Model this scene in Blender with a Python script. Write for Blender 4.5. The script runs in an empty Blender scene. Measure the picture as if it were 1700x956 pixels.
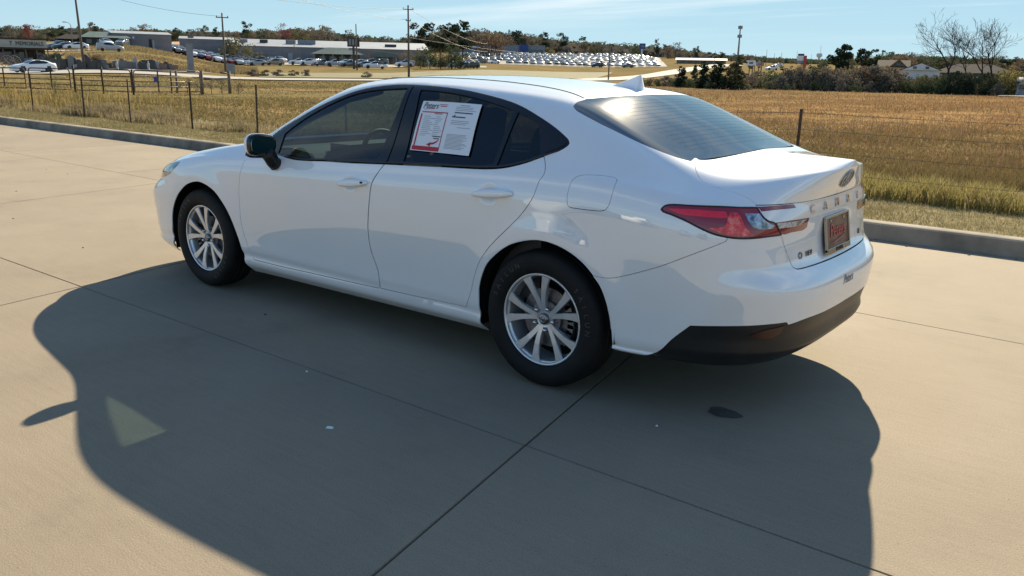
import bpy, bmesh, math, random
import numpy as np
from mathutils import Vector, Matrix
from mathutils.geometry import delaunay_2d_cdt
random.seed(7)
RNG = np.random.default_rng(11)
PI = math.pi
scene = bpy.context.scene
COL = scene.collection

# ---------------------------------------------------------------- camera
CAM = (3.6405, -3.9463, 1.4741)
YAW, PITCH, ROLL, FPX = -0.6661, -0.2555, 0.0210, 1385.44
cy, sy, cp, sp = math.cos(YAW), math.sin(YAW), math.cos(PITCH), math.sin(PITCH)
_f = Vector((sy*cp, cy*cp, sp)); _r = Vector((cy, -sy, 0)); _u = _r.cross(_f)
_c, _s = math.cos(ROLL), math.sin(ROLL)
_r, _u = _c*_r+_s*_u, -_s*_r+_c*_u
cam_data = bpy.data.cameras.new('camera')
cam_data.sensor_width = 36.0
cam_data.lens = FPX/1700*36.0
cam_data.clip_start = 0.05
cam_data.clip_end = 9000
cam = bpy.data.objects.new('camera', cam_data)
cam.matrix_world = Matrix(((_r.x, _u.x, -_f.x, CAM[0]), (_r.y, _u.y, -_f.y, CAM[1]), (_r.z, _u.z, -_f.z, CAM[2]), (0, 0, 0, 1)))
COL.objects.link(cam)
scene.camera = cam

# ---------------------------------------------------------------- sun, sky, exposure
SUN_EL, SUN_AZ = math.radians(32.0), math.radians(-21.5)      # azimuth from +Y towards +X
sun_dir = Vector((math.sin(SUN_AZ)*math.cos(SUN_EL), math.cos(SUN_AZ)*math.cos(SUN_EL), math.sin(SUN_EL)))
sd = bpy.data.lights.new('sun', 'SUN')
sd.energy = 5.0
sd.angle = math.radians(0.53)
sd.color = (1.0, 0.86, 0.63)
so = bpy.data.objects.new('sun', sd)
so.rotation_euler = sun_dir.to_track_quat('Z', 'Y').to_euler()
so.location = (0, 0, 60)
COL.objects.link(so)
world = bpy.data.worlds.new('World')
scene.world = world
world.use_nodes = True
wn, wl = world.node_tree.nodes, world.node_tree.links
wn.clear()
w_out = wn.new('ShaderNodeOutputWorld'); w_bg = wn.new('ShaderNodeBackground')
sky = wn.new('ShaderNodeTexSky')
sky.sky_type = 'NISHITA'; sky.sun_disc = False
sky.sun_elevation = SUN_EL; sky.sun_rotation = SUN_AZ
sky.air_density = 1.0; sky.dust_density = 0.0; sky.ozone_density = 7.0
sky.altitude = 150
SKY_S = 0.108
w_bg.inputs['Strength'].default_value = SKY_S
# thin streaks of high cloud: noise in the plane of a high layer, the same all round the sky
tc = wn.new('ShaderNodeTexCoord'); sep = wn.new('ShaderNodeSeparateXYZ')
wl.new(tc.outputs['Generated'], sep.inputs[0])
def wmath(op, a, b=None, clamp=False):
    n = wn.new('ShaderNodeMath'); n.operation = op; n.use_clamp = clamp
    for i, v in enumerate((a, b)):
        if v is None: continue
        if hasattr(v, 'links'): wl.new(v, n.inputs[i])
        else: n.inputs[i].default_value = v
    return n.outputs[0]
zz = wmath('ADD', wmath('MAXIMUM', sep.outputs[2], 0.0), 0.06)
cx = wmath('DIVIDE', sep.outputs[0], zz); cyy = wmath('DIVIDE', sep.outputs[1], zz)
comb = wn.new('ShaderNodeCombineXYZ'); wl.new(cx, comb.inputs[0]); wl.new(cyy, comb.inputs[1])
mp = wn.new('ShaderNodeMapping'); mp.inputs['Rotation'].default_value = (0, 0, math.radians(-38)); mp.inputs['Scale'].default_value = (0.10, 0.42, 1)
mp.inputs['Location'].default_value = (1.3, 0.9, 0)
wl.new(comb.outputs[0], mp.inputs[0])
cn = wn.new('ShaderNodeTexNoise'); cn.inputs['Scale'].default_value = 1.3; cn.inputs['Detail'].default_value = 7; cn.inputs['Roughness'].default_value = 0.62
wl.new(mp.outputs[0], cn.inputs['Vector'])
cr = wn.new('ShaderNodeMapRange'); cr.inputs[1].default_value = 0.50; cr.inputs[2].default_value = 0.68
wl.new(cn.outputs[0], cr.inputs[0])
fade = wn.new('ShaderNodeMapRange'); fade.inputs[1].default_value = 0.035; fade.inputs[2].default_value = 0.075
wl.new(sep.outputs[2], fade.inputs[0])
cm = wmath('MULTIPLY', wmath('MULTIPLY', cr.outputs[0], fade.outputs[0]), 0.85)
mixc = wn.new('ShaderNodeMix'); mixc.data_type = 'RGBA'
# the glare round the sun rolls off softly, the same for the whole sky: c / sqrt(1 + (c/m)^2)
hsat = wn.new('ShaderNodeHueSaturation'); hsat.inputs['Saturation'].default_value = 1.0; wl.new(sky.outputs[0], hsat.inputs['Color'])
sepc = wn.new('ShaderNodeSeparateColor'); wl.new(hsat.outputs[0], sepc.inputs[0]); comc = wn.new('ShaderNodeCombineColor')
for i, mx in enumerate((0.225, 0.360, 0.43)):
    q = wmath('MULTIPLY', sepc.outputs[i], SKY_S/mx)
    wl.new(wmath('DIVIDE', sepc.outputs[i], wmath('SQRT', wmath('ADD', wmath('MULTIPLY', q, q), 1.0))), comc.inputs[i])
roll = comc.outputs[0]
hz = wmath('MULTIPLY', wmath('POWER', 2.718, wmath('MULTIPLY', wmath('MAXIMUM', sep.outputs[2], 0.0), -22.0)), 0.42)     # pale haze low down, all round
mixh = wn.new('ShaderNodeMix'); mixh.data_type = 'RGBA'; wl.new(hz, mixh.inputs[0]); wl.new(roll, mixh.inputs[6]); mixh.inputs[7].default_value = (.37/SKY_S, .45/SKY_S, .47/SKY_S, 1)
roll = mixh.outputs[2]
wl.new(cm, mixc.inputs[0]); wl.new(roll, mixc.inputs[6]); mixc.inputs[7].default_value = (.42/SKY_S, .47/SKY_S, .49/SKY_S, 1)
wl.new(mixc.outputs[2], w_bg.inputs['Color']); wl.new(w_bg.outputs[0], w_out.inputs['Surface'])
scene.view_settings.view_transform = 'Standard'
scene.view_settings.look = 'None'
scene.view_settings.exposure = 1.12
scene.view_settings.gamma = 1.0
scene.render.engine = 'CYCLES'
scene.cycles.max_bounces = 8
scene.cycles.transparent_max_bounces = 24
scene.cycles.caustics_reflective = False
scene.cycles.caustics_refractive = False

# ---------------------------------------------------------------- helpers: objects, labels, materials
def tag(o, label=None, cat=None, group=None, kind=None):
    if label: o['label'] = label
    if cat: o['category'] = cat
    if group: o['group'] = group
    if kind: o['kind'] = kind
    return o
def empty(name, loc=(0, 0, 0), rz=0.0, parent=None):
    o = bpy.data.objects.new(name, None); COL.objects.link(o)
    o.location = loc; o.rotation_euler = (0, 0, rz); o.empty_display_size = 0.2
    if parent: o.parent = parent
    return o
def link(name, me, parent=None):
    o = bpy.data.objects.new(name, me); COL.objects.link(o)
    if parent: o.parent = parent
    return o
def copy_tree(o, parent=None):
    c = o.copy(); COL.objects.link(c); c.parent = parent
    for ch in o.children: copy_tree(ch, c)
    return c
class MB:
    """collects vertices and faces; build() links them as one mesh object"""
    def __init__(s): s.v = []; s.f = []; s.n = []; s.has_n = False
    def add(s, v, f, n=None):
        b = sum(len(a) for a in s.v)
        v = np.asarray(v, float).reshape(-1, 3); s.v.append(v)
        s.f += [tuple(int(i)+b for i in q) for q in f]
        if n is None: n = np.zeros_like(v)
        else: s.has_n = True
        s.n.append(np.asarray(n, float).reshape(-1, 3))
        return s
    def box(s, c, d, rz=0.0, taper=1.0, M=None):
        x, y, z = d[0]/2, d[1]/2, d[2]/2; t = taper
        v = np.array([(-x, -y, -z), (x, -y, -z), (x, y, -z), (-x, y, -z), (-x*t, -y*t, z), (x*t, -y*t, z), (x*t, y*t, z), (-x*t, y*t, z)])
        if rz:
            ca, sa = math.cos(rz), math.sin(rz); v = v@np.array([(ca, sa, 0), (-sa, ca, 0), (0, 0, 1)])
        if M is not None: v = v@np.array(M).T
        return s.add(v+np.array(c), [(3, 2, 1, 0), (4, 5, 6, 7), (0, 1, 5, 4), (1, 2, 6, 5), (2, 3, 7, 6), (3, 0, 4, 7)])
    def tube(s, pts, r, n=6, cap=True):
        pts = [np.array(q, float) for q in pts]
        rs = r if hasattr(r, '__len__') else [r]*len(pts)
        rings = []; up = None
        for i, q in enumerate(pts):
            d = pts[min(i+1, len(pts)-1)]-pts[max(i-1, 0)]; d /= np.linalg.norm(d)+1e-12
            if up is None:
                up = np.array((0, 0, 1.0)) if abs(d[2]) < .9 else np.array((1.0, 0, 0))
            a = np.cross(d, up); a /= np.linalg.norm(a)+1e-12; b = np.cross(a, d); up = b
            th = np.arange(n)*2*PI/n
            rings.append(q+rs[i]*(np.cos(th)[:, None]*a+np.sin(th)[:, None]*b))
        f = []
        for i in range(len(pts)-1):
            for k in range(n):
                f.append((i*n+k, i*n+(k+1) % n, (i+1)*n+(k+1) % n, (i+1)*n+k))
        if cap: f += [tuple(range(n))[::-1], tuple((len(pts)-1)*n+k for k in range(n))]
        return s.add(np.concatenate(rings), f)
    def lathe(s, prof, n=48, axis='y', c=(0, 0, 0), close=False):
        """prof: (radius, height along axis)"""
        m = len(prof); th = np.arange(n)*2*PI/n; v = []
        for r, h in prof:
            for a in th: v.append((r*math.cos(a), h, r*math.sin(a)) if axis == 'y' else (r*math.cos(a), r*math.sin(a), h))
        f = []
        for i in range(m if close else m-1):
            for k in range(n):
                f.append((i*n+k, ((i+1) % m)*n+k, ((i+1) % m)*n+(k+1) % n, i*n+(k+1) % n))
        return s.add(np.array(v)+np.array(c), f)
    def mesh(s, name, mat=None, smooth=False, fix=False):
        me = bpy.data.meshes.new(name)
        V = np.concatenate(s.v) if s.v else np.zeros((0, 3))
        me.from_pydata(V.tolist(), [], s.f)
        if mat: me.materials.append(mat)
        if smooth or s.has_n: me.polygons.foreach_set('use_smooth', [True]*len(me.polygons))
        me.update()
        if fix:
            bm = bmesh.new(); bm.from_mesh(me); bmesh.ops.recalc_face_normals(bm, faces=bm.faces); bm.to_mesh(me); bm.free()
        if s.has_n:
            N = np.concatenate(s.n)
            me.normals_split_custom_set_from_vertices([tuple(q) for q in N])
        return me
    def build(s, name, mat=None, parent=None, smooth=False, fix=False, loc=None):
        o = link(name, s.mesh(name, mat, smooth, fix), parent)
        if loc is not None: o.location = loc
        return o
def bevel(o, w, seg=2, angle=35):
    me = o.data; bm = bmesh.new(); bm.from_mesh(me)
    ed = [e for e in bm.edges if len(e.link_faces) == 2 and e.calc_face_angle(0) > math.radians(angle)]
    bmesh.ops.bevel(bm, geom=ed, offset=w, segments=seg, profile=0.6, affect='EDGES', clamp_overlap=True)
    bm.to_mesh(me); bm.free()
    return o
def hexc(h):
    r = [int(h[i:i+2], 16)/255 for i in (0, 2, 4)]
    return tuple(c/12.92 if c <= .04045 else ((c+.055)/1.055)**2.4 for c in r)
def mat(name, col, rough=0.6, metal=0.0, spec=0.5, coat=0.0, coat_rough=0.03):
    m = bpy.data.materials.new(name); m.use_nodes = True
    b = m.node_tree.nodes['Principled BSDF']
    b.inputs['Base Color'].default_value = (*col[:3], 1); b.inputs['Roughness'].default_value = rough
    b.inputs['Metallic'].default_value = metal; b.inputs['Specular IOR Level'].default_value = spec
    b.inputs['Coat Weight'].default_value = coat; b.inputs['Coat IOR'].default_value = 1.5; b.inputs['Coat Roughness'].default_value = coat_rough
    return m
def vary(m, cols, scale=5.0, detail=6.0, rough=0.6, bump=0.0, bscale=60.0, lo=0.35, hi=0.65, coord='Object', stretch=None, bdist=0.01):
    """procedural colour: a noise drives a ramp over cols; an optional finer noise gives relief"""
    nt = m.node_tree; N, L = nt.nodes, nt.links; b = N['Principled BSDF']
    tcn = N.new('ShaderNodeTexCoord'); vec = tcn.outputs[coord]
    if stretch:
        mpn = N.new('ShaderNodeMapping'); mpn.inputs['Scale'].default_value = stretch; L.new(vec, mpn.inputs[0]); vec = mpn.outputs[0]
    nz = N.new('ShaderNodeTexNoise'); nz.inputs['Scale'].default_value = scale; nz.inputs['Detail'].default_value = detail; nz.inputs['Roughness'].default_value = rough
    L.new(vec, nz.inputs['Vector'])
    rp = N.new('ShaderNodeValToRGB'); cr_ = rp.color_ramp
    while len(cr_.elements) < len(cols): cr_.elements.new(0.5)
    for i, c in enumerate(cols):
        cr_.elements[i].position = lo+(hi-lo)*i/max(1, len(cols)-1); cr_.elements[i].color = (*c[:3], 1)
    L.new(nz.outputs[0], rp.inputs[0]); L.new(rp.outputs[0], b.inputs['Base Color'])
    if bump:
        n2 = N.new('ShaderNodeTexNoise'); n2.inputs['Scale'].default_value = bscale; n2.inputs['Detail'].default_value = 4
        L.new(vec, n2.inputs['Vector'])
        bp = N.new('ShaderNodeBump'); bp.inputs['Strength'].default_value = bump; bp.inputs['Distance'].default_value = bdist
        L.new(n2.outputs[0], bp.inputs['Height']); L.new(bp.outputs[0], b.inputs['Normal'])
    return rp, nz
def obj_random(m, spread=0.25, hue=0.0):
    """each object a slightly different brightness of its own colour"""
    nt = m.node_tree; N, L = nt.nodes, nt.links; b = N['Principled BSDF']
    src = b.inputs['Base Color'].links[0].from_socket if b.inputs['Base Color'].links else None
    oi = N.new('ShaderNodeObjectInfo'); hs = N.new('ShaderNodeHueSaturation')
    mr = N.new('ShaderNodeMapRange'); mr.inputs[3].default_value = 1-spread; mr.inputs[4].default_value = 1+spread
    L.new(oi.outputs['Random'], mr.inputs[0]); L.new(mr.outputs[0], hs.inputs['Value'])
    if src: L.new(src, hs.inputs['Color'])
    else: hs.inputs['Color'].default_value = b.inputs['Base Color'].default_value
    L.new(hs.outputs[0], b.inputs['Base Color'])
    return m
def glass(name, tint, f0=0.05, rough=0.0, dust=0.0):
    """tinted pane: clear by its tint, mirroring more towards grazing angles, with an optional film of dust"""
    m = bpy.data.materials.new(name); m.use_nodes = True
    N, L = m.node_tree.nodes, m.node_tree.links; N.clear()
    o = N.new('ShaderNodeOutputMaterial'); mx = N.new('ShaderNodeMixShader'); tr = N.new('ShaderNodeBsdfTransparent'); gl = N.new('ShaderNodeBsdfGlossy')
    tr.inputs[0].default_value = (*tint, 1); gl.inputs['Roughness'].default_value = rough
    lw = N.new('ShaderNodeLayerWeight'); pw = N.new('ShaderNodeMath'); pw.operation = 'POWER'; pw.inputs[1].default_value = 4.5; L.new(lw.outputs['Facing'], pw.inputs[0])
    mr = N.new('ShaderNodeMapRange'); mr.inputs[3].default_value = f0; mr.inputs[4].default_value = 1.0; L.new(pw.outputs[0], mr.inputs[0])
    L.new(mr.outputs[0], mx.inputs[0]); L.new(tr.outputs[0], mx.inputs[1]); L.new(gl.outputs[0], mx.inputs[2])
    out = mx.outputs[0]
    if dust:
        g2 = N.new('ShaderNodeBsdfGlossy'); g2.inputs['Roughness'].default_value = .19; g2.inputs[0].default_value = (1, .97, .92, 1)
        m2 = N.new('ShaderNodeMixShader'); m2.inputs[0].default_value = dust; L.new(out, m2.inputs[1]); L.new(g2.outputs[0], m2.inputs[2]); out = m2.outputs[0]
    L.new(out, o.inputs[0])
    return m
def text_mesh(body, size, mat_, parent, M, name='lettering', extrude=0.002, shear=0.0, align='CENTER', spacing=1.0, sx=1.0):
    cu = bpy.data.curves.new(name, 'FONT'); cu.body = body; cu.size = size; cu.extrude = extrude; cu.shear = shear
    cu.align_x = align; cu.align_y = 'CENTER'; cu.space_character = spacing; cu.resolution_u = 3
    tmp = bpy.data.objects.new('tmp_text', cu); COL.objects.link(tmp)
    dg = bpy.context.evaluated_depsgraph_get()
    me = bpy.data.meshes.new_from_object(tmp.evaluated_get(dg))
    bpy.data.objects.remove(tmp); bpy.data.curves.remove(cu)
    me.name = name
    if sx != 1.0: me.transform(Matrix.Diagonal((sx, 1, 1, 1)))
    me.transform(M); me.materials.clear(); me.materials.append(mat_)
    return link(name, me, parent)
def frame(p, right, up):
    """matrix that puts local X along right, Y along up, at p"""
    r = Vector(right).normalized(); n = r.cross(Vector(up)).normalized(); u = n.cross(r)
    return Matrix(((r.x, u.x, n.x, p[0]), (r.y, u.y, n.y, p[1]), (r.z, u.z, n.z, p[2]), (0, 0, 0, 1)))

# ---------------------------------------------------------------- trimmed patches of a parametric surface
def smooth_loop(pts, step=0.018, corner=38):
    """closed Catmull-Rom through pts, keeping corners sharper than `corner` degrees"""
    P = [np.array(q, float) for q in pts]
    Q = [P[0]]
    for q in P[1:]:
        if np.hypot(*(q-Q[-1])) > 2e-3: Q.append(q)
    if np.hypot(*(Q[0]-Q[-1])) < 2e-3: Q.pop()
    n = len(Q); cor = []
    for i in range(n):
        a = Q[i]-Q[i-1]; b = Q[(i+1) % n]-Q[i]
        cor.append(math.degrees(abs(math.atan2(a[0]*b[1]-a[1]*b[0], a@b))) > corner)
    out = []
    for i in range(n):
        p1, p2 = Q[i], Q[(i+1) % n]
        d = np.hypot(*(p2-p1))
        p0 = Q[i-1] if not cor[i] else p1-(p2-p1)
        p3 = Q[(i+2) % n] if not cor[(i+1) % n] else p2+(p2-p1)
        def sc(a, o, ref):      # keep tangents in proportion on uneven spacing
            l = np.hypot(*(a-o)); return o+(a-o)*min(1.0, 1.6*ref/(l+1e-9))
        p0 = sc(p0, p1, d); p3 = sc(p3, p2, d)
        k = max(1, int(math.ceil(d/step)))
        for j in range(k):
            u = j/k
            out.append(0.5*((2*p1)+(-p0+p2)*u+(2*p0-5*p1+4*p2-p3)*u*u+(-p0+3*p1-3*p2+p3)*u**3))
    return np.array(out)
def area2(L): return 0.5*np.sum(L[:, 0]*np.roll(L[:, 1], -1)-np.roll(L[:, 0], -1)*L[:, 1])
def inset(L, d):
    """move a dense closed loop inwards by d"""
    if area2(L) < 0: L = L[::-1]
    t = np.roll(L, -1, 0)-L; t /= np.linalg.norm(t, axis=1)[:, None]+1e-12
    n = np.stack([-t[:, 1], t[:, 0]], 1); m = n+np.roll(n, 1, 0)
    m /= np.maximum(np.linalg.norm(m, axis=1), .5)[:, None]**2*1.0+1e-12
    return L+m*d
def inside(pt, L):
    x, y = pt[:, 0][:, None], pt[:, 1][:, None]
    x1, y1 = L[:, 0][None], L[:, 1][None]; x2, y2 = np.roll(L[:, 0], -1)[None], np.roll(L[:, 1], -1)[None]
    c = ((y1 > y) != (y2 > y)) & (x < (x2-x1)*(y-y1)/(y2-y1+1e-15)+x1)
    return c.sum(1) % 2 == 1
def trimmed(fn, outer, holes=(), grid=0.03, flange=0.012, off=0.0, extra_lines=()):
    """mesh of surface fn inside outer and outside holes -> (verts, faces, normals)"""
    loops = [outer]+list(holes)
    lo, hi = outer.min(0), outer.max(0)
    gx, gy = np.meshgrid(np.arange(lo[0]+grid*.37, hi[0], grid), np.arange(lo[1]+grid*.31, hi[1], grid))
    G = np.stack([gx.ravel(), gy.ravel()], 1)
    G = G[inside(G, outer)]
    for h in holes: G = G[~inside(G, h)]
    B = np.concatenate(loops)
    if len(G):
        d = np.min(((G[:, None]-B[None])**2).sum(2), 1) if len(G)*len(B) < 3e7 else np.ones(len(G))
        G = G[d > (grid*.45)**2]
    V = np.concatenate([B, G]); E = []; b = 0
    for l in loops:
        n = len(l); E += [(b+i, b+(i+1) % n) for i in range(n)]; b += n
    r = delaunay_2d_cdt([Vector(q) for q in V], E, [], 0, 1e-7)
    v2 = np.array([tuple(q) for q in r[0]]); tri = np.array([tuple(f) for f in r[2]])
    c = v2[tri].mean(1); keep = inside(c, outer)
    for h in holes: keep &= ~inside(c, h)
    a = v2[tri]; ar = np.abs((a[:, 1, 0]-a[:, 0, 0])*(a[:, 2, 1]-a[:, 0, 1])-(a[:, 1, 1]-a[:, 0, 1])*(a[:, 2, 0]-a[:, 0, 0]))
    keep &= ar > 1e-9
    tri = tri[keep]
    p, n = fn(v2[:, 0], v2[:, 1]); p = p+n*off
    # orient
    a = p[tri]; fnrm = np.cross(a[:, 1]-a[:, 0], a[:, 2]-a[:, 0])
    flip = (fnrm*n[tri].sum(1)).sum(1) < 0
    tri[flip] = tri[flip][:, ::-1]
    F = [tuple(t) for t in tri]
    if flange:
        cnt = {}
        for t in F:
            for i in range(3):
                e = (t[i], t[(i+1) % 3]); k = (min(e), max(e)); cnt.setdefault(k, []).append(e)
        bd = [e[0] for e in cnt.values() if len(e) == 1]
        fv, fn_, ff = [], [], []; base = len(p)
        for (i, j) in bd:
            t = p[j]-p[i]; o = np.cross(t, n[i]); o /= np.linalg.norm(o)+1e-12
            k = base+len(fv)
            fv += [p[i], p[j], p[j]-n[j]*flange, p[i]-n[i]*flange]; fn_ += [o]*4
            ff.append((k+1, k, k+3, k+2))
        if fv:
            p = np.concatenate([p, np.array(fv)]); n = np.concatenate([n, np.array(fn_)]); F += ff
    return p, F, n
def mirror(vfn):
    v, f, n = vfn; m = np.array([1, -1, 1])
    return v*m, [tuple(q[::-1]) for q in f], n*m
# ---------------------------------------------------------------- sedan master surface
def nspline(xk, yk, x):
    """natural cubic spline through (xk, yk); yk may be (n,) or (n,m)"""
    xk = np.asarray(xk, float); yk = np.asarray(yk, float); x = np.asarray(x, float)
    n = len(xk); h = np.diff(xk)
    A = np.zeros((n, n)); A[0, 0] = A[-1, -1] = 1
    B = np.zeros_like(yk)
    for i in range(1, n-1):
        A[i, i-1] = h[i-1]; A[i, i] = 2*(h[i-1]+h[i]); A[i, i+1] = h[i]
        B[i] = 6*((yk[i+1]-yk[i])/h[i] - (yk[i]-yk[i-1])/h[i-1])
    M = np.linalg.solve(A, B)
    i = np.clip(np.searchsorted(xk, x)-1, 0, n-2)
    hh = h[i]; a = (xk[i+1]-x)/hh; b = (x-xk[i])/hh
    if yk.ndim > 1: a = a[:, None]; b = b[:, None]; hh = hh[:, None]
    return a*yk[i]+b*yk[i+1]+((a**3-a)*M[i]+(b**3-b)*M[i+1])*hh**2/6
def lint(xk, yk, x): return np.interp(x, xk, yk)
def smooth1(a, k, axis):
    w = np.exp(-0.5*(np.arange(-int(3*k), int(3*k)+1)/k)**2); w /= w.sum()
    p = [(0, 0)]*a.ndim; p[axis] = (int(3*k), int(3*k))
    lo = np.take(a, [0], axis); hi = np.take(a, [-1], axis)
    ap = np.pad(a, p, mode='reflect', reflect_type='odd')
    return np.apply_along_axis(lambda v: np.convolve(v, w, 'valid'), axis, ap)

# rows: t, half width at mid body, rear centre x, front centre x, rear corner power
ROWS = np.array([
 # t     B      xe     xf      n
 (0.15, 0.770, 2.355, -2.32, 3.6),
 (0.20, 0.832, 2.415, -2.36, 3.6),
 (0.25, 0.871, 2.462, -2.378, 3.6),
 (0.283, 0.856, 2.485, -2.385, 3.6),
 (0.312, 0.872, 2.508, -2.387, 3.6),
 (0.338, 0.875, 2.522, -2.388, 3.6),
 (0.368, 0.876, 2.506, -2.388, 3.6),
 (0.45, 0.884, 2.530, -2.395, 3.6),
 (0.55, 0.896, 2.542, -2.395, 3.6),
 (0.605, 0.902, 2.540, -2.388, 3.7),
 (0.635, 0.905, 2.522, -2.385, 3.8),
 (0.668, 0.907, 2.470, -2.38, 4.1),
 (0.69, 0.909, 2.452, -2.375, 4.2),
 (0.78, 0.911, 2.436, -2.36, 4.4),
 (0.845, 0.9095, 2.437, -2.347, 4.3),
 (0.89, 0.902, 2.44, -2.34, 4.1),
 (0.95, 0.876, 2.430, -2.33, 3.7)])
GF = [0.0, 0.05, 0.35, 0.65, 0.85, 0.95, 1.0]      # greenhouse fractions belt -> rail
GY = [0.0, .055, .262, .487, .690, .87, 1.0]           # how far in towards the rail
GZ = [0.0, .070, .385, .715, .902, .978, 1.0]        # how far up
XB = [-2.6, -2.2, -1.9, -1.5, -1.0, -0.5, 0.0, 0.6, 1.1, 1.5, 1.9, 2.2, 2.6]
ZB = [.66, .715, .785, .868, .912, .935, .958, .987, 1.008, 1.015, .998, .970, .950]
XR = [-2.6, -2.2, -1.9, -1.5, -1.15, -.90, -.70, -.50, -.225, 0.0, .20, .40, .70, 1.0, 1.25, 1.42, 1.56, 1.72, 1.95, 2.08, 2.2, 2.4, 2.6]
ZR = [.70, .765, .830, .912, .972, 1.022, 1.110, 1.212, 1.340, 1.398, 1.417, 1.420, 1.413, 1.396, 1.374, 1.342, 1.290, 1.224, 1.130, 1.090, 1.073, 1.076, 1.09]
YR = [.66, .70, .745, .765, .762, .755, .735, .705, .650, .605, .577, .565, .555, .553, .556, .562, .570, .580, .597, .605, .605, .585, .56]
TT = np.concatenate([np.linspace(.15, .95, 81), np.linspace(.95, 1.40, 61)[1:]])
SS = np.concatenate([np.linspace(-2.6, -1.5, 90)[:-1], np.linspace(-1.5, 1.5, 241)[:-1], np.linspace(1.5, 3.0, 150)])
X0 = 1.5
def build_master():
    P = np.zeros((len(SS), len(TT), 3))
    r = ROWS
    for j, t in enumerate(TT):
        up = t > .95
        f = (t-.95)/.45 if up else 0
        tl = min(t, .95)
        B = nspline(r[:, 0], r[:, 1], [tl])[0]; n = nspline(r[:, 0], r[:, 4], [tl])[0]
        xe = lint(r[:, 0], r[:, 2], tl); xf = nspline(r[:, 0], r[:, 3], [tl])[0]
        if up:
            gy = nspline(GF, GY, [f])[0]; gz = nspline(GF, GZ, [f])[0]
            xe = 2.430+.070*f**.8; xf = -2.33+.07*f; n = 3.7-1.1*f
        nf = lint([.15, .6, .75, 1.4], [4.2, 4.0, 2.9, 2.6], t)
        def width(x):
            if not up:
                b = B*np.ones_like(x)
            else:
                b = 0.876+(nspline(XR, YR, x)-0.876)*gy
            return b
        def half(sgn, xc):
            X0s = X0*sgn; A = abs(xc-X0s)
            th = np.linspace(0, np.pi/2, 600); 
            nn = n if sgn > 0 else nf
            px = X0s+sgn*A*np.sin(th)**(2/nn)
            py = np.cos(th)**(2/nn)*width(px)
            d = np.concatenate([[0], np.cumsum(np.hypot(np.diff(px), np.diff(py)))])
            u = np.linspace(0, d[-1], 150 if sgn > 0 else 90)
            return np.interp(u, d, px), np.interp(u, d, py)
        xm = np.linspace(-1.5, 1.5, 241)
        ax, ay = half(1, xe); bx, by = half(-1, xf)
        x = np.concatenate([bx[::-1][:-1], xm[:-1], ax]); y = np.concatenate([by[::-1][:-1], width(xm)[:-1], ay])
        if up:
            zb = nspline(XB, ZB, x); zr = nspline(XR, ZR, x)
            z = zb+(zr-zb)*gz
        else:
            zb = nspline(XB, ZB, x)
            z = t+(zb-.95)*np.clip((t-.5)/.45, 0, 1)**1.5
            z = z+(lint([-2.4, -1.2, 1.1, 1.7, 2.6], [-.02, -.012, .012, .10, .05], x))*np.clip((.30-t)/.15, 0, 1)
        P[:, j] = np.stack([x, y, z], 1)
    # arch flares
    for cx in (-1.4125, 1.4325):
        rr = np.hypot(P[..., 0]-cx, P[..., 2]-.335)
        P[..., 1] += .016*np.exp(-((rr-.40)/.075)**2)*(np.abs(P[..., 0]) < 2.1)*np.clip((P[...,1]-.6)/.2,0,1)
    # fold running up the rear bumper corner
    S_, T_ = np.meshgrid(SS, TT, indexing='ij'); ax, ay, bx, by = 2.06, .40, 2.34, .74
    L2 = (bx-ax)**2+(by-ay)**2; u = ((S_-ax)*(bx-ax)+(T_-ay)*(by-ay))/L2; d = ((S_-ax)*(by-ay)-(T_-ay)*(bx-ax))/math.sqrt(L2)
    g = .011*np.exp(-np.abs(d/.055)**1.25)*np.clip((u+.35)/.3, 0, 1)*np.clip((1.15-u)/.5, 0, 1)
    nn = np.cross(np.gradient(P, axis=1), np.gradient(P, axis=0)); nn /= np.linalg.norm(nn, axis=2)[..., None]+1e-12
    if nn[200, 60, 1] < 0: nn = -nn
    P += nn*g[..., None]
    P = smooth1(P, 3, 0); P = smooth1(P, 1.4, 1)
    P[0, :, 1] = 0; P[-1, :, 1] = 0
    return P
MP = build_master()
# even parameter axes for lookup
def surf(s, t, off=0.0):
    """points and unit outward normals (left half, y negative) at parameters s, t"""
    s = np.asarray(s, float); t = np.asarray(t, float)
    return surf_from(MP, MN, s, t, off)
def surf_from(P, N, s, t, off=0.0):
    fi = np.interp(s, SS, np.arange(len(SS))); fj = np.interp(t, TT, np.arange(len(TT)))
    i = np.clip(fi.astype(int), 0, len(SS)-2); j = np.clip(fj.astype(int), 0, len(TT)-2)
    a = (fi-i)[:, None]; b = (fj-j)[:, None]
    def ev(Q): return Q[i, j]*(1-a)*(1-b)+Q[i+1, j]*a*(1-b)+Q[i, j+1]*(1-a)*b+Q[i+1, j+1]*a*b
    p = ev(P); n = ev(N); n /= np.linalg.norm(n, axis=1)[:, None]
    return p+n*off, n
def table_normals(P):
    ds = np.gradient(P, axis=0); dt = np.gradient(P, axis=1)
    n = np.cross(dt, ds); n /= np.linalg.norm(n, axis=2)[..., None]+1e-12
    return n
MP[..., 1] *= -1
MN = table_normals(MP)
if MN[200, 60, 1] > 0: MN = -MN
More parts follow.
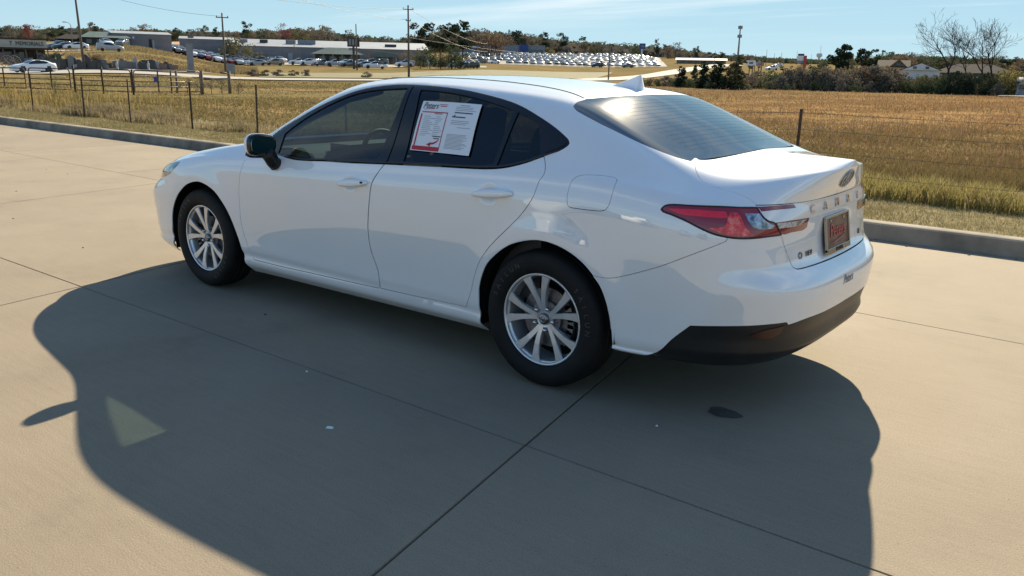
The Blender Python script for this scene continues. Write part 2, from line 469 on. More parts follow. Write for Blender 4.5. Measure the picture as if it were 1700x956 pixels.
# centre line of the upper surface
XC = [-2.40, -2.2, -1.9, -1.5, -1.15, -1.05, -.80, -.5, -.22, -.08, .12, .37, .7, 1.05, 1.25, 1.40, 1.6, 1.85, 2.02, 2.12, 2.3, 2.505]
ZC = [.715, .785, .870, .950, .998, 1.012, 1.140, 1.280, 1.392, 1.424, 1.438, 1.442, 1.438, 1.418, 1.400, 1.382, 1.315, 1.215, 1.145, 1.125, 1.118, 1.112]
WW = np.linspace(0, 1, 41)
XBOW = [-2.3, -1.9, -1.2, -.9, -.2, .2, .9, 1.3, 1.97, 2.2, 2.6]
BOW = [0, -.03, -.12, -.16, -.07, 0, 0, .05, .055, .0, 0]
def build_top():
    R_ = MP[:, -1]                      # rail
    T = np.zeros((len(SS), len(WW), 3))
    bow = nspline(XBOW, BOW, R_[:, 0]) if False else lint(XBOW, BOW, R_[:, 0])
    bow = smooth1(bow, 6, 0)
    for k, w in enumerate(WW):
        pw_ = 2.0-.75*np.clip((SS-1.98)/.12, 0, 1)
        f = 1-(1-w)**pw_
        x = R_[:, 0]+bow*f
        xcen = R_[:, 0]+bow
        zc = np.interp(xcen, np.linspace(-2.42, 2.51, 900), nspline(XC, ZC, np.linspace(-2.42, 2.51, 900)))
        zc = np.maximum(zc, R_[:, 2]-.02)
        y = R_[:, 1]*(1-w)
        T[:, k] = np.stack([x, y, R_[:, 2]+(zc-R_[:, 2])*f], 1)
    T = smooth1(T, 2, 0)
    T[:, 0] = R_
    return T
MT = build_top()
TN = table_normals(MT)
if TN[200, 20, 2] < 0: TN = -TN
def top(s, w, off=0.0):
    s = np.asarray(s, float); w = np.asarray(w, float)
    fi = np.interp(s, SS, np.arange(len(SS))); fj = w*(len(WW)-1)
    i = np.clip(fi.astype(int), 0, len(SS)-2); j = np.clip(fj.astype(int), 0, len(WW)-2)
    a = (fi-i)[:, None]; b = (fj-j)[:, None]
    def ev(Q): return Q[i, j]*(1-a)*(1-b)+Q[i+1, j]*a*(1-b)+Q[i, j+1]*(1-a)*b+Q[i+1, j+1]*a*b
    p = ev(MT); n = ev(TN); n /= np.linalg.norm(n, axis=1)[:, None]
    return p+n*off, n
OUT = {
 'dlo_top': [(-0.715, 1.26), (-0.627, 1.306), (-0.465, 1.311), (-0.313, 1.314), (-0.171, 1.321), (-0.04, 1.334), (0.092, 1.341), (0.23, 1.347), (0.376, 1.346), (0.544, 1.342), (0.709, 1.334), (0.874, 1.318), (1.014, 1.3), (1.122, 1.277), (1.253, 1.235), (1.36, 1.198), (1.434, 1.167)],
 'dlo_tip': [(1.458, 1.153), (1.468, 1.139), (1.462, 1.119)],
 'dlo_bot': [(1.43, 1.083), (1.358, 1.037), (1.285, 1), (1.208, 0.976), (1.124, 0.962), (1.005, 0.956), (0.753, 0.955), (0.483, 0.954), (0.346, 0.952), (0.067, 0.951), (-0.138, 0.953), (-0.337, 0.951), (-0.476, 0.96), (-0.624, 0.99)],
 'glass_front': [(-0.597, 1), (-0.588, 1.202), (-0.528, 1.234), (-0.444, 1.261), (-0.339, 1.277), (-0.227, 1.291), (-0.127, 1.304), (-0.026, 1.314), (0.074, 1.319), (0.178, 1.321), (0.32, 1.326), (0.322, 1.202), (0.298, 1.075), (0.28, 0.969), (-0.018, 0.966), (-0.334, 0.965)],
 'glass_rear': [(0.421, 1.319), (0.563, 1.316), (0.711, 1.306), (0.864, 1.289), (1.014, 1.264), (1.09, 1.247), (1.086, 1.153), (1.079, 1.056), (1.076, 0.977), (0.996, 0.968), (0.745, 0.967), (0.476, 0.966), (0.465, 1.087), (0.45, 1.211)],
 'glass_quarter': [(1.117, 1.245), (1.185, 1.226), (1.256, 1.206), (1.293, 1.144), (1.33, 1.045), (1.27, 1.013), (1.196, 0.989), (1.103, 0.973), (1.106, 1.065), (1.113, 1.161)],
 'glass_tip': [(1.304, 1.2), (1.363, 1.179), (1.429, 1.152), (1.45, 1.138), (1.442, 1.118), (1.404, 1.088), (1.357, 1.058), (1.329, 1.134)],
 'bsplit': [(0.352, 1.324), (0.362, 1.13), (0.357, 0.953)],
 'door_front_front': [(-0.878, 0.987), (-0.904, 0.899), (-0.926, 0.824), (-0.948, 0.707), (-0.96, 0.59), (-0.964, 0.478), (-0.939, 0.371), (-0.897, 0.262)],
 'door_sill': [(-0.592, 0.262), (-0.302, 0.267), (-0.004, 0.271), (0.265, 0.275), (0.602, 0.285), (0.8, 0.292), (0.93, 0.297)],
 'door_b': [(0.267, 0.276), (0.287, 0.313), (0.283, 0.382), (0.243, 0.5), (0.237, 0.606), (0.253, 0.711), (0.276, 0.836), (0.291, 0.872), (0.344, 0.953)],
 'door_rear_rear': [(0.93, 0.297), (0.971, 0.381), (1.002, 0.467), (1.037, 0.542), (1.086, 0.606), (1.153, 0.668), (1.227, 0.727), (1.295, 0.785), (1.352, 0.847), (1.372, 0.884), (1.383, 0.929), (1.398, 0.954), (1.388, 0.985), (1.361, 1.037)],
 'arch_rear': [(0.98, 0.17), (1.027, 0.263), (1.027, 0.348), (1.035, 0.438), (1.083, 0.542), (1.153, 0.608), (1.239, 0.661), (1.341, 0.693), (1.43, 0.704), (1.523, 0.694), (1.606, 0.664), (1.669, 0.619), (1.723, 0.549), (1.755, 0.461), (1.774, 0.368), (1.797, 0.236)],
 'arch_front': [(-1.88, 0.159), (-1.756, 0.223), (-1.735, 0.322), (-1.71, 0.435), (-1.665, 0.535), (-1.598, 0.641), (-1.514, 0.719), (-1.409, 0.749), (-1.32, 0.742), (-1.211, 0.699), (-1.13, 0.625), (-1.07, 0.536), (-1.022, 0.416), (-0.99, 0.319), (-0.988, 0.262), (-1.111, 0.17)],
 'fuel': [(1.582, 0.97), (1.617, 0.98), (1.703, 0.994), (1.747, 0.995), (1.763, 0.979), (1.759, 0.934), (1.75, 0.885), (1.736, 0.861), (1.712, 0.851), (1.615, 0.846), (1.562, 0.847), (1.548, 0.86), (1.544, 0.893), (1.548, 0.932), (1.559, 0.954)],
 'lamp': [(1.97, 0.898), (1.986, 0.913), (2.014, 0.921), (2.083, 0.928), (2.197, 0.938), (2.274, 0.94), (2.348, 0.942), (2.361, 0.92), (2.377, 0.901), (2.401, 0.888), (2.43, 0.88), (2.474, 0.829), (2.405, 0.829), (2.334, 0.826), (2.272, 0.825), (2.216, 0.829), (2.168, 0.838), (2.123, 0.853), (2.067, 0.873), (2.008, 0.887), (1.98, 0.891)],
 'lamp_strip': [(2.35, 0.945), (2.44, 0.948), (2.553, 0.946), (2.567, 0.929), (2.452, 0.93), (2.366, 0.926)],
 'lamp_inner': [(2.434, 0.882), (2.537, 0.882), (2.686, 0.877), (2.676, 0.838), (2.645, 0.829), (2.548, 0.832), (2.477, 0.832)],
 'lamp_inner_clear': [(2.439, 0.878), (2.538, 0.877), (2.667, 0.873), (2.595, 0.856), (2.512, 0.856), (2.454, 0.857)],
 'lamp_bar': [(1.997, 0.905), (2.093, 0.916), (2.218, 0.921), (2.227, 0.899), (2.127, 0.895), (2.046, 0.893)],
 'lamp_facet': [(2.153, 0.857), (2.21, 0.867), (2.223, 0.895), (2.234, 0.922), (2.264, 0.92), (2.279, 0.895), (2.294, 0.867), (2.329, 0.837), (2.271, 0.834), (2.218, 0.837)],
 'lamp_clear': [(2.292, 0.919), (2.355, 0.918), (2.371, 0.898), (2.396, 0.882), (2.423, 0.871), (2.427, 0.86), (2.354, 0.86), (2.323, 0.87), (2.308, 0.885)],
 'trunk_seam': [(2.046, 1.355), (2.058, 1.333), (2.07, 1.306), (2.096, 1.216), (2.132, 1.165), (2.196, 1.127), (2.259, 1.083), (2.304, 1.024), (2.333, 0.971), (2.348, 0.942)],
 'trunk_low': [(2.467, 0.827), (2.508, 0.765), (2.546, 0.7)],
 'trunk_bot': [(2.571, 0.682), (2.595, 0.67), (2.7, 0.666), (2.891, 0.661), (3, 0.654)],
 'band': [(2.564, 0.946), (2.747, 0.943), (2.98, 0.94), (3, 0.998)],
 'bumper_seam': [(1.68, 0.586), (1.755, 0.6), (1.805, 0.614), (1.897, 0.65), (1.988, 0.689), (2.102, 0.751), (2.22, 0.813), (2.226, 0.828)],
 'trim_top': [(1.966, 0.274), (1.991, 0.315), (2.044, 0.386), (2.097, 0.449), (2.171, 0.455), (2.259, 0.46), (2.387, 0.465), (2.475, 0.466), (2.489, 0.452), (2.602, 0.463), (2.759, 0.462), (2.929, 0.46)],
 'reflector': [(2.319, 0.414), (2.388, 0.437), (2.475, 0.449), (2.464, 0.417), (2.43, 0.397), (2.372, 0.398)],
 'headlamp': [(-1.615, 0.928), (-1.606, 0.909), (-1.654, 0.845), (-1.726, 0.792)],
 'sheet': [(0.484, 1.256), (0.882, 1.26), (0.91, 1.002), (0.498, 1.014)],
 'handle_front': [(0.002, 0.843), (0.125, 0.869), (0.257, 0.861), (0.128, 0.825)],
 'handle_rear': [(0.992, 0.856), (1.11, 0.879), (1.257, 0.87), (1.133, 0.839)],
 'backglass_side': [(1.399, 1.394), (1.391, 1.362), (1.396, 1.332), (1.43, 1.316), (1.541, 1.307), (1.674, 1.309), (1.821, 1.316), (1.979, 1.341), (2.04, 1.358)],
 'backglass_top': [(1.4, 0), (1.4, 0.118), (1.404, 0.411), (1.411, 0.74), (2.063, 0), (2.08, 0.123), (2.095, 0.563)],
 'ditch': [(0.673, 0.159), (0.855, 0.206), (1.066, 0.155), (1.175, 0.114), (1.392, 0.004)],
 'antenna': [(1.205, 0.87), (1.373, 0.806)],
}

# ---------------------------------------------------------------- the white sedan
AVG = MN[:, -1]+TN[:, 0]; AVG /= np.linalg.norm(AVG, axis=1)[:, None]
def sstep(x): x = np.clip(x, 0, 1); return x*x*(3-2*x)
def avg_at(s): return np.stack([np.interp(s, SS, AVG[:, k]) for k in range(3)], 1)
def fS(s, t):
    p, n = surf(s, t)
    k = sstep((t-1.335)/.065)*(1-.85*np.clip((s-2.0)/.08, 0, 1)); k = k[:, None]; n = n*(1-k)+avg_at(s)*k
    c = sstep((s-2.9)/.1); n[:, 1] *= 1-c; c = sstep((-2.5-s)/.1); n[:, 1] *= 1-c
    return p, n/np.linalg.norm(n, axis=1)[:, None]
TW = 0.58
def fT(s, w):
    w = w/TW
    p, n = top(s, np.clip(w, 0, 1))
    k = sstep(1-w/(.14-.10*np.clip((s-2.0)/.08, 0, 1)))[:, None]; n = n*(1-k)+avg_at(s)*k
    c = sstep((w-.93)/.07); n[:, 1] *= 1-c
    return p, n/np.linalg.norm(n, axis=1)[:, None]
def tw(L): return [(a, b*TW) for a, b in L]

M_paint = mat('white_paint', (0.80, 0.80, 0.80), .28, coat=1.0, coat_rough=.015)
vary(M_paint, [(0.83, 0.835, 0.84), (0.86, 0.86, 0.855)], 1.2)
M_paint.node_tree.nodes['Principled BSDF'].inputs['Coat IOR'].default_value = 2.1; M_paint.node_tree.nodes['Principled BSDF'].inputs['Specular IOR Level'].default_value = .06
M_black = mat('gloss_black', (0.012, 0.012, 0.013), .16)
vary(M_black, [(0.010, 0.010, 0.011), (0.016, 0.016, 0.017)], 4)
M_trim = mat('black_plastic', (0.018, 0.018, 0.019), .38, spec=.35)
vary(M_trim, [(0.013, 0.013, 0.014), (0.020, 0.020, 0.020)], 9, bump=.05, bscale=900, bdist=.001)
M_dark = mat('dark_underbody', (0.008, 0.008, 0.008), .9, spec=.1)
M_rubber = mat('tyre_rubber', (0.018, 0.018, 0.018), .7, spec=.3)
vary(M_rubber, [(0.006, 0.006, 0.0062), (0.0105, 0.0103, 0.010)], 14, bump=.2, bscale=220, bdist=.002)
M_print = mat('tyre_lettering', (0.05, 0.05, 0.05), .6)
M_alloy = mat('silver_alloy', (0.7, 0.71, 0.72), .34, metal=.7)
vary(M_alloy, [(0.66, 0.67, 0.69), (0.76, 0.77, 0.78)], 20)
M_steel = mat('brake_steel', (0.22, 0.22, 0.23), .45, metal=.9)
vary(M_steel, [(0.16, 0.15, 0.15), (0.27, 0.27, 0.28)], 30)
M_chrome = mat('chrome', (0.62, 0.62, 0.64), .12, metal=1.0)
M_chrome2 = mat('emblem_chrome', (0.38, 0.38, 0.39), .2, metal=1.0)
M_heat = mat('heater_print', (0.16, 0.14, 0.125), .4)
M_badge = mat('dark_chrome', (0.20, 0.20, 0.21), .2, metal=1.0)
M_glassF = glass('tinted_front_glass', (0.24, 0.31, 0.33), .07)
M_glassR = glass('dark_privacy_glass', (0.15, 0.165, 0.16), .06)
M_glassB = glass('rear_window_glass', (0.10, 0.105, 0.11), .27, .012, .004)
M_ws = glass('windscreen_glass', (0.52, 0.63, 0.59))
M_red = mat('red_lens', (0.50, 0.010, 0.018), .10, coat=1.0)
vary(M_red, [(0.80, 0.012, 0.03), (0.95, 0.022, 0.045)], 40, stretch=(1, 1, 3))
M_maroon = mat('dark_red_lens', (0.27, 0.014, 0.028), .10, coat=1.0)
M_facet = mat('bright_red_facets', (0.72, 0.03, 0.02), .12, coat=1.0)
vary(M_facet, [(0.50, 0.008, 0.016), (0.92, 0.03, 0.035), (0.98, 0.22, 0.16)], 34, detail=3, lo=.38, hi=.66, bump=1.0, bscale=70, bdist=.01)
M_reflector = mat('reflector_lens', (0.05, 0.010, 0.007), .25)
M_head = mat('headlight_lens', (0.10, 0.11, 0.12), .06, metal=.3, coat=1.0); vary(M_head, [(0.02, 0.022, 0.025), (0.14, 0.15, 0.16), (0.40, 0.42, 0.44)], 14, detail=2, lo=.4, hi=.68)
M_clear = mat('clear_lens', (0.34, 0.38, 0.42), .08, metal=.55, coat=1.0)
vary(M_clear, [(0.12, 0.14, 0.16), (0.40, 0.45, 0.50), (0.62, 0.66, 0.70)], 26, detail=2, lo=.35, hi=.65, bump=.6, bscale=40, bdist=.01)
M_cabin = mat('cabin_plastic', (0.022, 0.024, 0.027), .6)
vary(M_cabin, [(0.018, 0.02, 0.022), (0.03, 0.032, 0.036)], 12)
M_seat = mat('seat_cloth', (0.05, 0.052, 0.056), .85)
vary(M_seat, [(0.04, 0.042, 0.045), (0.062, 0.064, 0.068)], 40)
M_liner = mat('headliner', (0.16, 0.16, 0.155), .9)
M_mirror = mat('mirror_glass', (0.12, 0.26, 0.25), .03, metal=1.0)
M_paper = mat('printed_paper', (0.78, 0.79, 0.80), .6)
M_ink = mat('ink_black', (0.04, 0.04, 0.05), .7)
M_inkg = mat('ink_grey', (0.36, 0.37, 0.40), .7)
M_inkr = mat('ink_red', (0.50, 0.03, 0.05), .7)
M_gap = mat('seam_shadow_gap', (0.02, 0.02, 0.021), .8)
M_plate = mat('plate_brown', (0.17, 0.085, 0.06), .35)
vary(M_plate, [(0.10, 0.05, 0.038), (0.24, 0.13, 0.09)], 20)
M_frame = mat('plate_frame', (0.42, 0.38, 0.32), .25, metal=.8)
M_plater = mat('plate_red', (0.55, 0.10, 0.09), .4)

car = empty('white_sedan', (0, 0, 0))
tag(car, 'large white sedan parked on the foreground concrete with a paper sheet on its window', 'car')

O = OUT
dlo = O['dlo_top']+O['dlo_tip']+O['dlo_bot']
L_dlo = smooth_loop(dlo, corner=60)
botline = O['dlo_bot'][::-1]                                   # front -> rear along the waist
bf = [q for q in botline if q[0] < .34]; br = [q for q in botline if q[0] > .36 and q[0] < 1.365]
sill_f = [q for q in O['door_sill'] if q[0] < .25]; sill_r = [q for q in O['door_sill'] if q[0] > .30]
wb = (0.349, 0.9535)
door_f = [(-0.700, 1.235)]+[(-0.775, 1.09)]+O['door_front_front']+sill_f+O['door_b'][:-1]+[wb]+bf[::-1]
door_r = [wb]+br+O['door_rear_rear'][::-1][1:]+sill_r[::-1][1:]+[(0.279, .2785)]+O['door_b'][1:-1]
L_df = smooth_loop(door_f, corner=50); L_dr = smooth_loop(door_r, corner=50)
arch_r = O['arch_rear'][1:-1]
arch_r = [(1.024, .10), (1.024, .19)]+arch_r+[(1.786, .23), (1.790, .10)]
arch_f = [(-1.835, .10), (-1.815, .17)]+O['arch_front'][1:-2]+[(-0.975, .21), (-0.975, .10)]
L_ar = smooth_loop(arch_r, corner=60); L_af = smooth_loop(arch_f, corner=60)
L_fuel = smooth_loop(O['fuel'], corner=70)
L_lamp = smooth_loop(O['lamp'], corner=50)
lampR = [(2.362, .92), (2.379, .901), (2.404, .887), (2.433, .879), (2.474, .829)]
trunk = [(2.066, 1.42), (2.066, 1.37), (2.068, 1.345)]+O['trunk_seam'][2:]+lampR+O['trunk_low'][1:]+[(2.551, .688), (2.574, .676), (2.675, .672), (2.862, .668), (3.0, .667), (3.0, 1.42)]
L_trunk = smooth_loop(trunk, corner=45)
bump_bot = [(3.0, .461)]+O['trim_top'][::-1][0:]+[(1.93, .235), (1.86, .222), (1.786, .222)]
arch_edge = [(1.774, .368), (1.755, .461), (1.723, .549), (1.683, .598)]
bumper = O['bumper_seam'][1:]+[(2.272, .825), (2.334, .826), (2.406, .829), (2.47, .828)]+O['trunk_low'][1:]+[(2.551, .688), (2.574, .676), (2.675, .672), (2.862, .668), (3.0, .667)]+bump_bot+arch_edge
L_bumper = smooth_loop(bumper, corner=40)
trim = [(1.86, .222), (1.93, .235)]+O['trim_top']+[(3.0, .461), (3.0, .15), (1.83, .15), (1.80, .19)]
L_trim = smooth_loop(trim, corner=40)
bgs = O['backglass_side'] + [(2.052, 1.42), (1.392, 1.42)]
L_bgs = smooth_loop(bgs, corner=55)
headl = [(-1.612, .932), (-1.609, .912), (-1.66, .846), (-1.73, .795), (-1.86, .775), (-2.1, .765), (-2.3, .77), (-2.36, .80), (-2.25, .865), (-1.95, .915), (-1.75, .937)]
L_head = smooth_loop(headl, corner=50)
grille = [(-2.6, .66), (-2.3, .64), (-2.12, .52), (-2.08, .34), (-2.2, .27), (-2.6, .27)]
L_grille = smooth_loop(grille, corner=40)
def cins(L, d):
    """inset that stays closed along the centre line"""
    Q = inset(L, d); M_ = L if area2(L) > 0 else L[::-1]
    Q[:, 0] = np.where(M_[:, 0] > 2.9985, 3.0, Q[:, 0]); Q[:, 0] = np.where(M_[:, 0] < -2.5985, -2.6, Q[:, 0]); return Q
def grow(L, d): return inset(L, -d)
holes_side = [L_dlo, L_df, L_dr, L_ar, L_af, L_fuel, L_lamp, L_trunk, L_bumper, L_trim, L_bgs, L_head, L_grille]
def inside_any(pts, loops):
    k = np.zeros(len(pts), bool)
    for l in loops: k |= inside(pts, l)
    return k
def trimmed_multi(fn, outer, holes, grid, flange, off=0.0):
    """like trimmed, but holes may touch or overlap each other and run over the outer edge"""
    lo, hi = outer.min(0), outer.max(0)
    gx, gy = np.meshgrid(np.arange(lo[0], hi[0]+1e-6, grid), np.arange(lo[1], hi[1]+1e-6, grid))
    G = np.stack([gx.ravel(), gy.ravel()], 1); G = G[inside(G, outer) & ~inside_any(G, holes)]
    V = [outer]; E = [(i, (i+1) % len(outer)) for i in range(len(outer))]; b = len(outer)
    for l in holes:
        n = len(l); V.append(l); E += [(b+i, b+(i+1) % n) for i in range(n)]; b += n
    B = np.concatenate(V); d = np.array([np.min(((g-B)**2).sum(1)) for g in G]); G = G[d > (grid*.45)**2]
    r = delaunay_2d_cdt([Vector(q) for q in np.concatenate([B, G])], E, [], 0, 1e-6)
    v2 = np.array([tuple(q) for q in r[0]]); tri = np.array([tuple(f) for f in r[2]])
    c = v2[tri].mean(1); keep = inside(c, outer) & ~inside_any(c, holes)
    a = v2[tri]; ar = np.abs((a[:, 1, 0]-a[:, 0, 0])*(a[:, 2, 1]-a[:, 0, 1])-(a[:, 1, 1]-a[:, 0, 1])*(a[:, 2, 0]-a[:, 0, 0]))
    tri = tri[keep & (ar > 1e-9)]
    used = np.unique(tri); rm = -np.ones(len(v2), int); rm[used] = np.arange(len(used)); v2 = v2[used]; tri = rm[tri]
    p, n = fn(v2[:, 0], v2[:, 1]); p = p+n*off
    a = p[tri]; fnrm = np.cross(a[:, 1]-a[:, 0], a[:, 2]-a[:, 0]); fl = (fnrm*n[tri].sum(1)).sum(1) < 0
    tri[fl] = tri[fl][:, ::-1]
    F = [tuple(t) for t in tri]
    if flange:
        cnt = {}
        for t in F:
            for i in range(3):
                e = (t[i], t[(i+1) % 3]); cnt.setdefault((min(e), max(e)), []).append(e)
        fv, fn_, ff = [], [], []; base = len(p)
        for e in cnt.values():
            if len(e) != 1: continue
            i, j = e[0]; t = p[j]-p[i]; o = np.cross(t, n[i]); o /= np.linalg.norm(o)+1e-12
            k = base+len(fv); fv += [p[i], p[j], p[j]-n[j]*flange, p[i]-n[i]*flange]; fn_ += [o]*4; ff.append((k+1, k, k+3, k+2))
        p = np.concatenate([p, np.array(fv)]); n = np.concatenate([n, np.array(fn_)]); F += ff
    return p, F, n
def rect(s0, s1, t0, t1, st=.03):
    a = np.arange(s0, s1, st); b = np.arange(t0, t1, st)
    return np.concatenate([np.stack([a, 0*a+t0], 1), np.stack([0*b+s1, b], 1), np.stack([a[::-1]+st*.5, 0*a+t1], 1), np.stack([0*b+s0, b[::-1]+st*.3], 1)])
def both(part):
    m = MB(); m.add(*part[:2], part[2]); q = mirror(part); m.add(*q[:2], q[2]); return m

# body shell: sides, A pillars, roof, hood sides
shell = trimmed_multi(fS, rect(-2.6, 3.0, .17, 1.40), holes_side, .034, .006)
mb = both(shell)
def region_top(pts): return smooth_loop(tw(pts), step=.03, corner=35)
roof_o = region_top([(-.93, 0), (-.55, 0), (-.2, 0), (.3, 0), (.9, 0), (1.395, 0), (1.398, .118), (1.402, .411), (1.408, .74), (1.408, 1.0), (.9, 1.0), (.3, 1.0), (-.19, 1.0), (-.19, .6), (-.195, .3), (-.21, .10), (-.26, .05), (-.55, .045), (-.93, .045)])
roof = trimmed(fT, roof_o, (), .035, .012)
mb.add(*roof[:2], roof[2]); q = mirror(roof); mb.add(*q[:2], q[2])
body = mb.build('body', M_paint, car)
hood_o = region_top([(-2.56, 0), (-2.2, 0), (-1.8, 0), (-1.4, 0), (-1.0, 0), (-.945, 0), (-.945, .3), (-.945, .7), (-.945, 1), (-1.4, 1), (-1.8, 1), (-2.2, 1), (-2.56, 1)])
both(trimmed(fT, hood_o, (), .04, .012)).build('hood', M_paint, car)
ws_o = region_top([(-.93, .055), (-.75, .055), (-.55, .055), (-.28, .06), (-.215, .12), (-.20, .3), (-.195, .6), (-.195, 1), (-.4, 1), (-.7, 1), (-.93, 1), (-.93, .6), (-.93, .3)])
both(trimmed(fT, ws_o, (), .045, 0, off=-.002)).build('windscreen', M_ws, car)
# backlight: the side wrap and the top in one pane
bg_side = trimmed(fS, inset(smooth_loop(O['backglass_side']+[(2.052, 1.40), (1.397, 1.40)], corner=55), .0), (), .02, 0, off=-.001)
bg_o = region_top([(1.397, 0), (1.401, .118), (1.406, .411), (1.412, .74), (1.412, 1), (1.6, 1), (1.85, 1), (2.098, 1), (2.096, .75), (2.094, .523), (2.076, .11), (2.056, 0), (1.85, 0), (1.6, 0)])
bg_top = trimmed(fT, bg_o, (), .03, 0, off=-.001)
m = MB()
for q in (bg_side, bg_top): m.add(*q[:2], q[2]); q = mirror(q); m.add(*q[:2], q[2])
rear_window = m.build('rear_window', M_glassB, car)
# heating wires printed on the pane
m = MB()
for k in range(15):
    s_ = 1.47+k*.036; w = np.linspace(.12, 1, 24)
    p, n = fT(np.full(24, s_), w*TW); p = p-n*.0002; p2 = p*[1, -1, 1]
    m.tube(np.concatenate([p, p2[::-1][1:]]),   .0003, 4)
m.build('heating_wire', M_heat, rear_window).data.name = 'heating_wire'
# trunk lid
def tins(L, d):
    Q = cins(L, d); M_ = L if area2(L) > 0 else L[::-1]; Q[:, 1] = np.where(M_[:, 1] > 1.399, 1.40, Q[:, 1]); return Q
t_side = trimmed_multi(fS, tins(smooth_loop([(2.066, 1.37), (2.068, 1.345)]+O['trunk_seam'][2:]+lampR+O['trunk_low'][1:]+[(2.551, .688), (2.574, .676), (2.675, .672), (2.862, .668), (3.0, .667), (3.0, 1.40), (2.066, 1.40)], corner=45), .0045), [inset(smooth_loop(O['lamp_strip'], corner=50), 0), inset(smooth_loop(O['lamp_inner'], corner=50), 0)], .025, .012)
t_side_o = trunk
tt_o = region_top([(2.074, 0), (2.088, .06), (2.096, .16), (2.106, .523), (2.111, 1.0), (2.3, 1), (2.6, 1), (2.9995, 1), (2.9995, .6), (2.9995, 0), (2.7, 0), (2.3, 0)])
t_top = trimmed(fT, tt_o, (), .035, .012)
m = MB()
for q in (t_side, t_top): m.add(*q[:2], q[2]); q = mirror(q); m.add(*q[:2], q[2])
trunk_lid = m.build('trunk_lid', M_paint, car)
rear_bumper = both(trimmed(fS, cins(L_bumper, .0042), (), .03, .014)).build('rear_bumper', M_paint, car)
lower_trim = both(trimmed(fS, cins(L_trim, .002), (), .03, .012, off=-.006)).build('bumper_trim', M_trim, car)
r_ = trimmed(fS, smooth_loop(O['reflector'], corner=45, step=.01), (), .02, .006, off=-.003)
for side in (r_, mirror(r_)): MB().add(*side[:2], side[2]).build('reflector', M_reflector, lower_trim)
both(trimmed(fS, cins(L_grille, .003), (), .05, .01, off=-.01)).build('grille', M_trim, car)
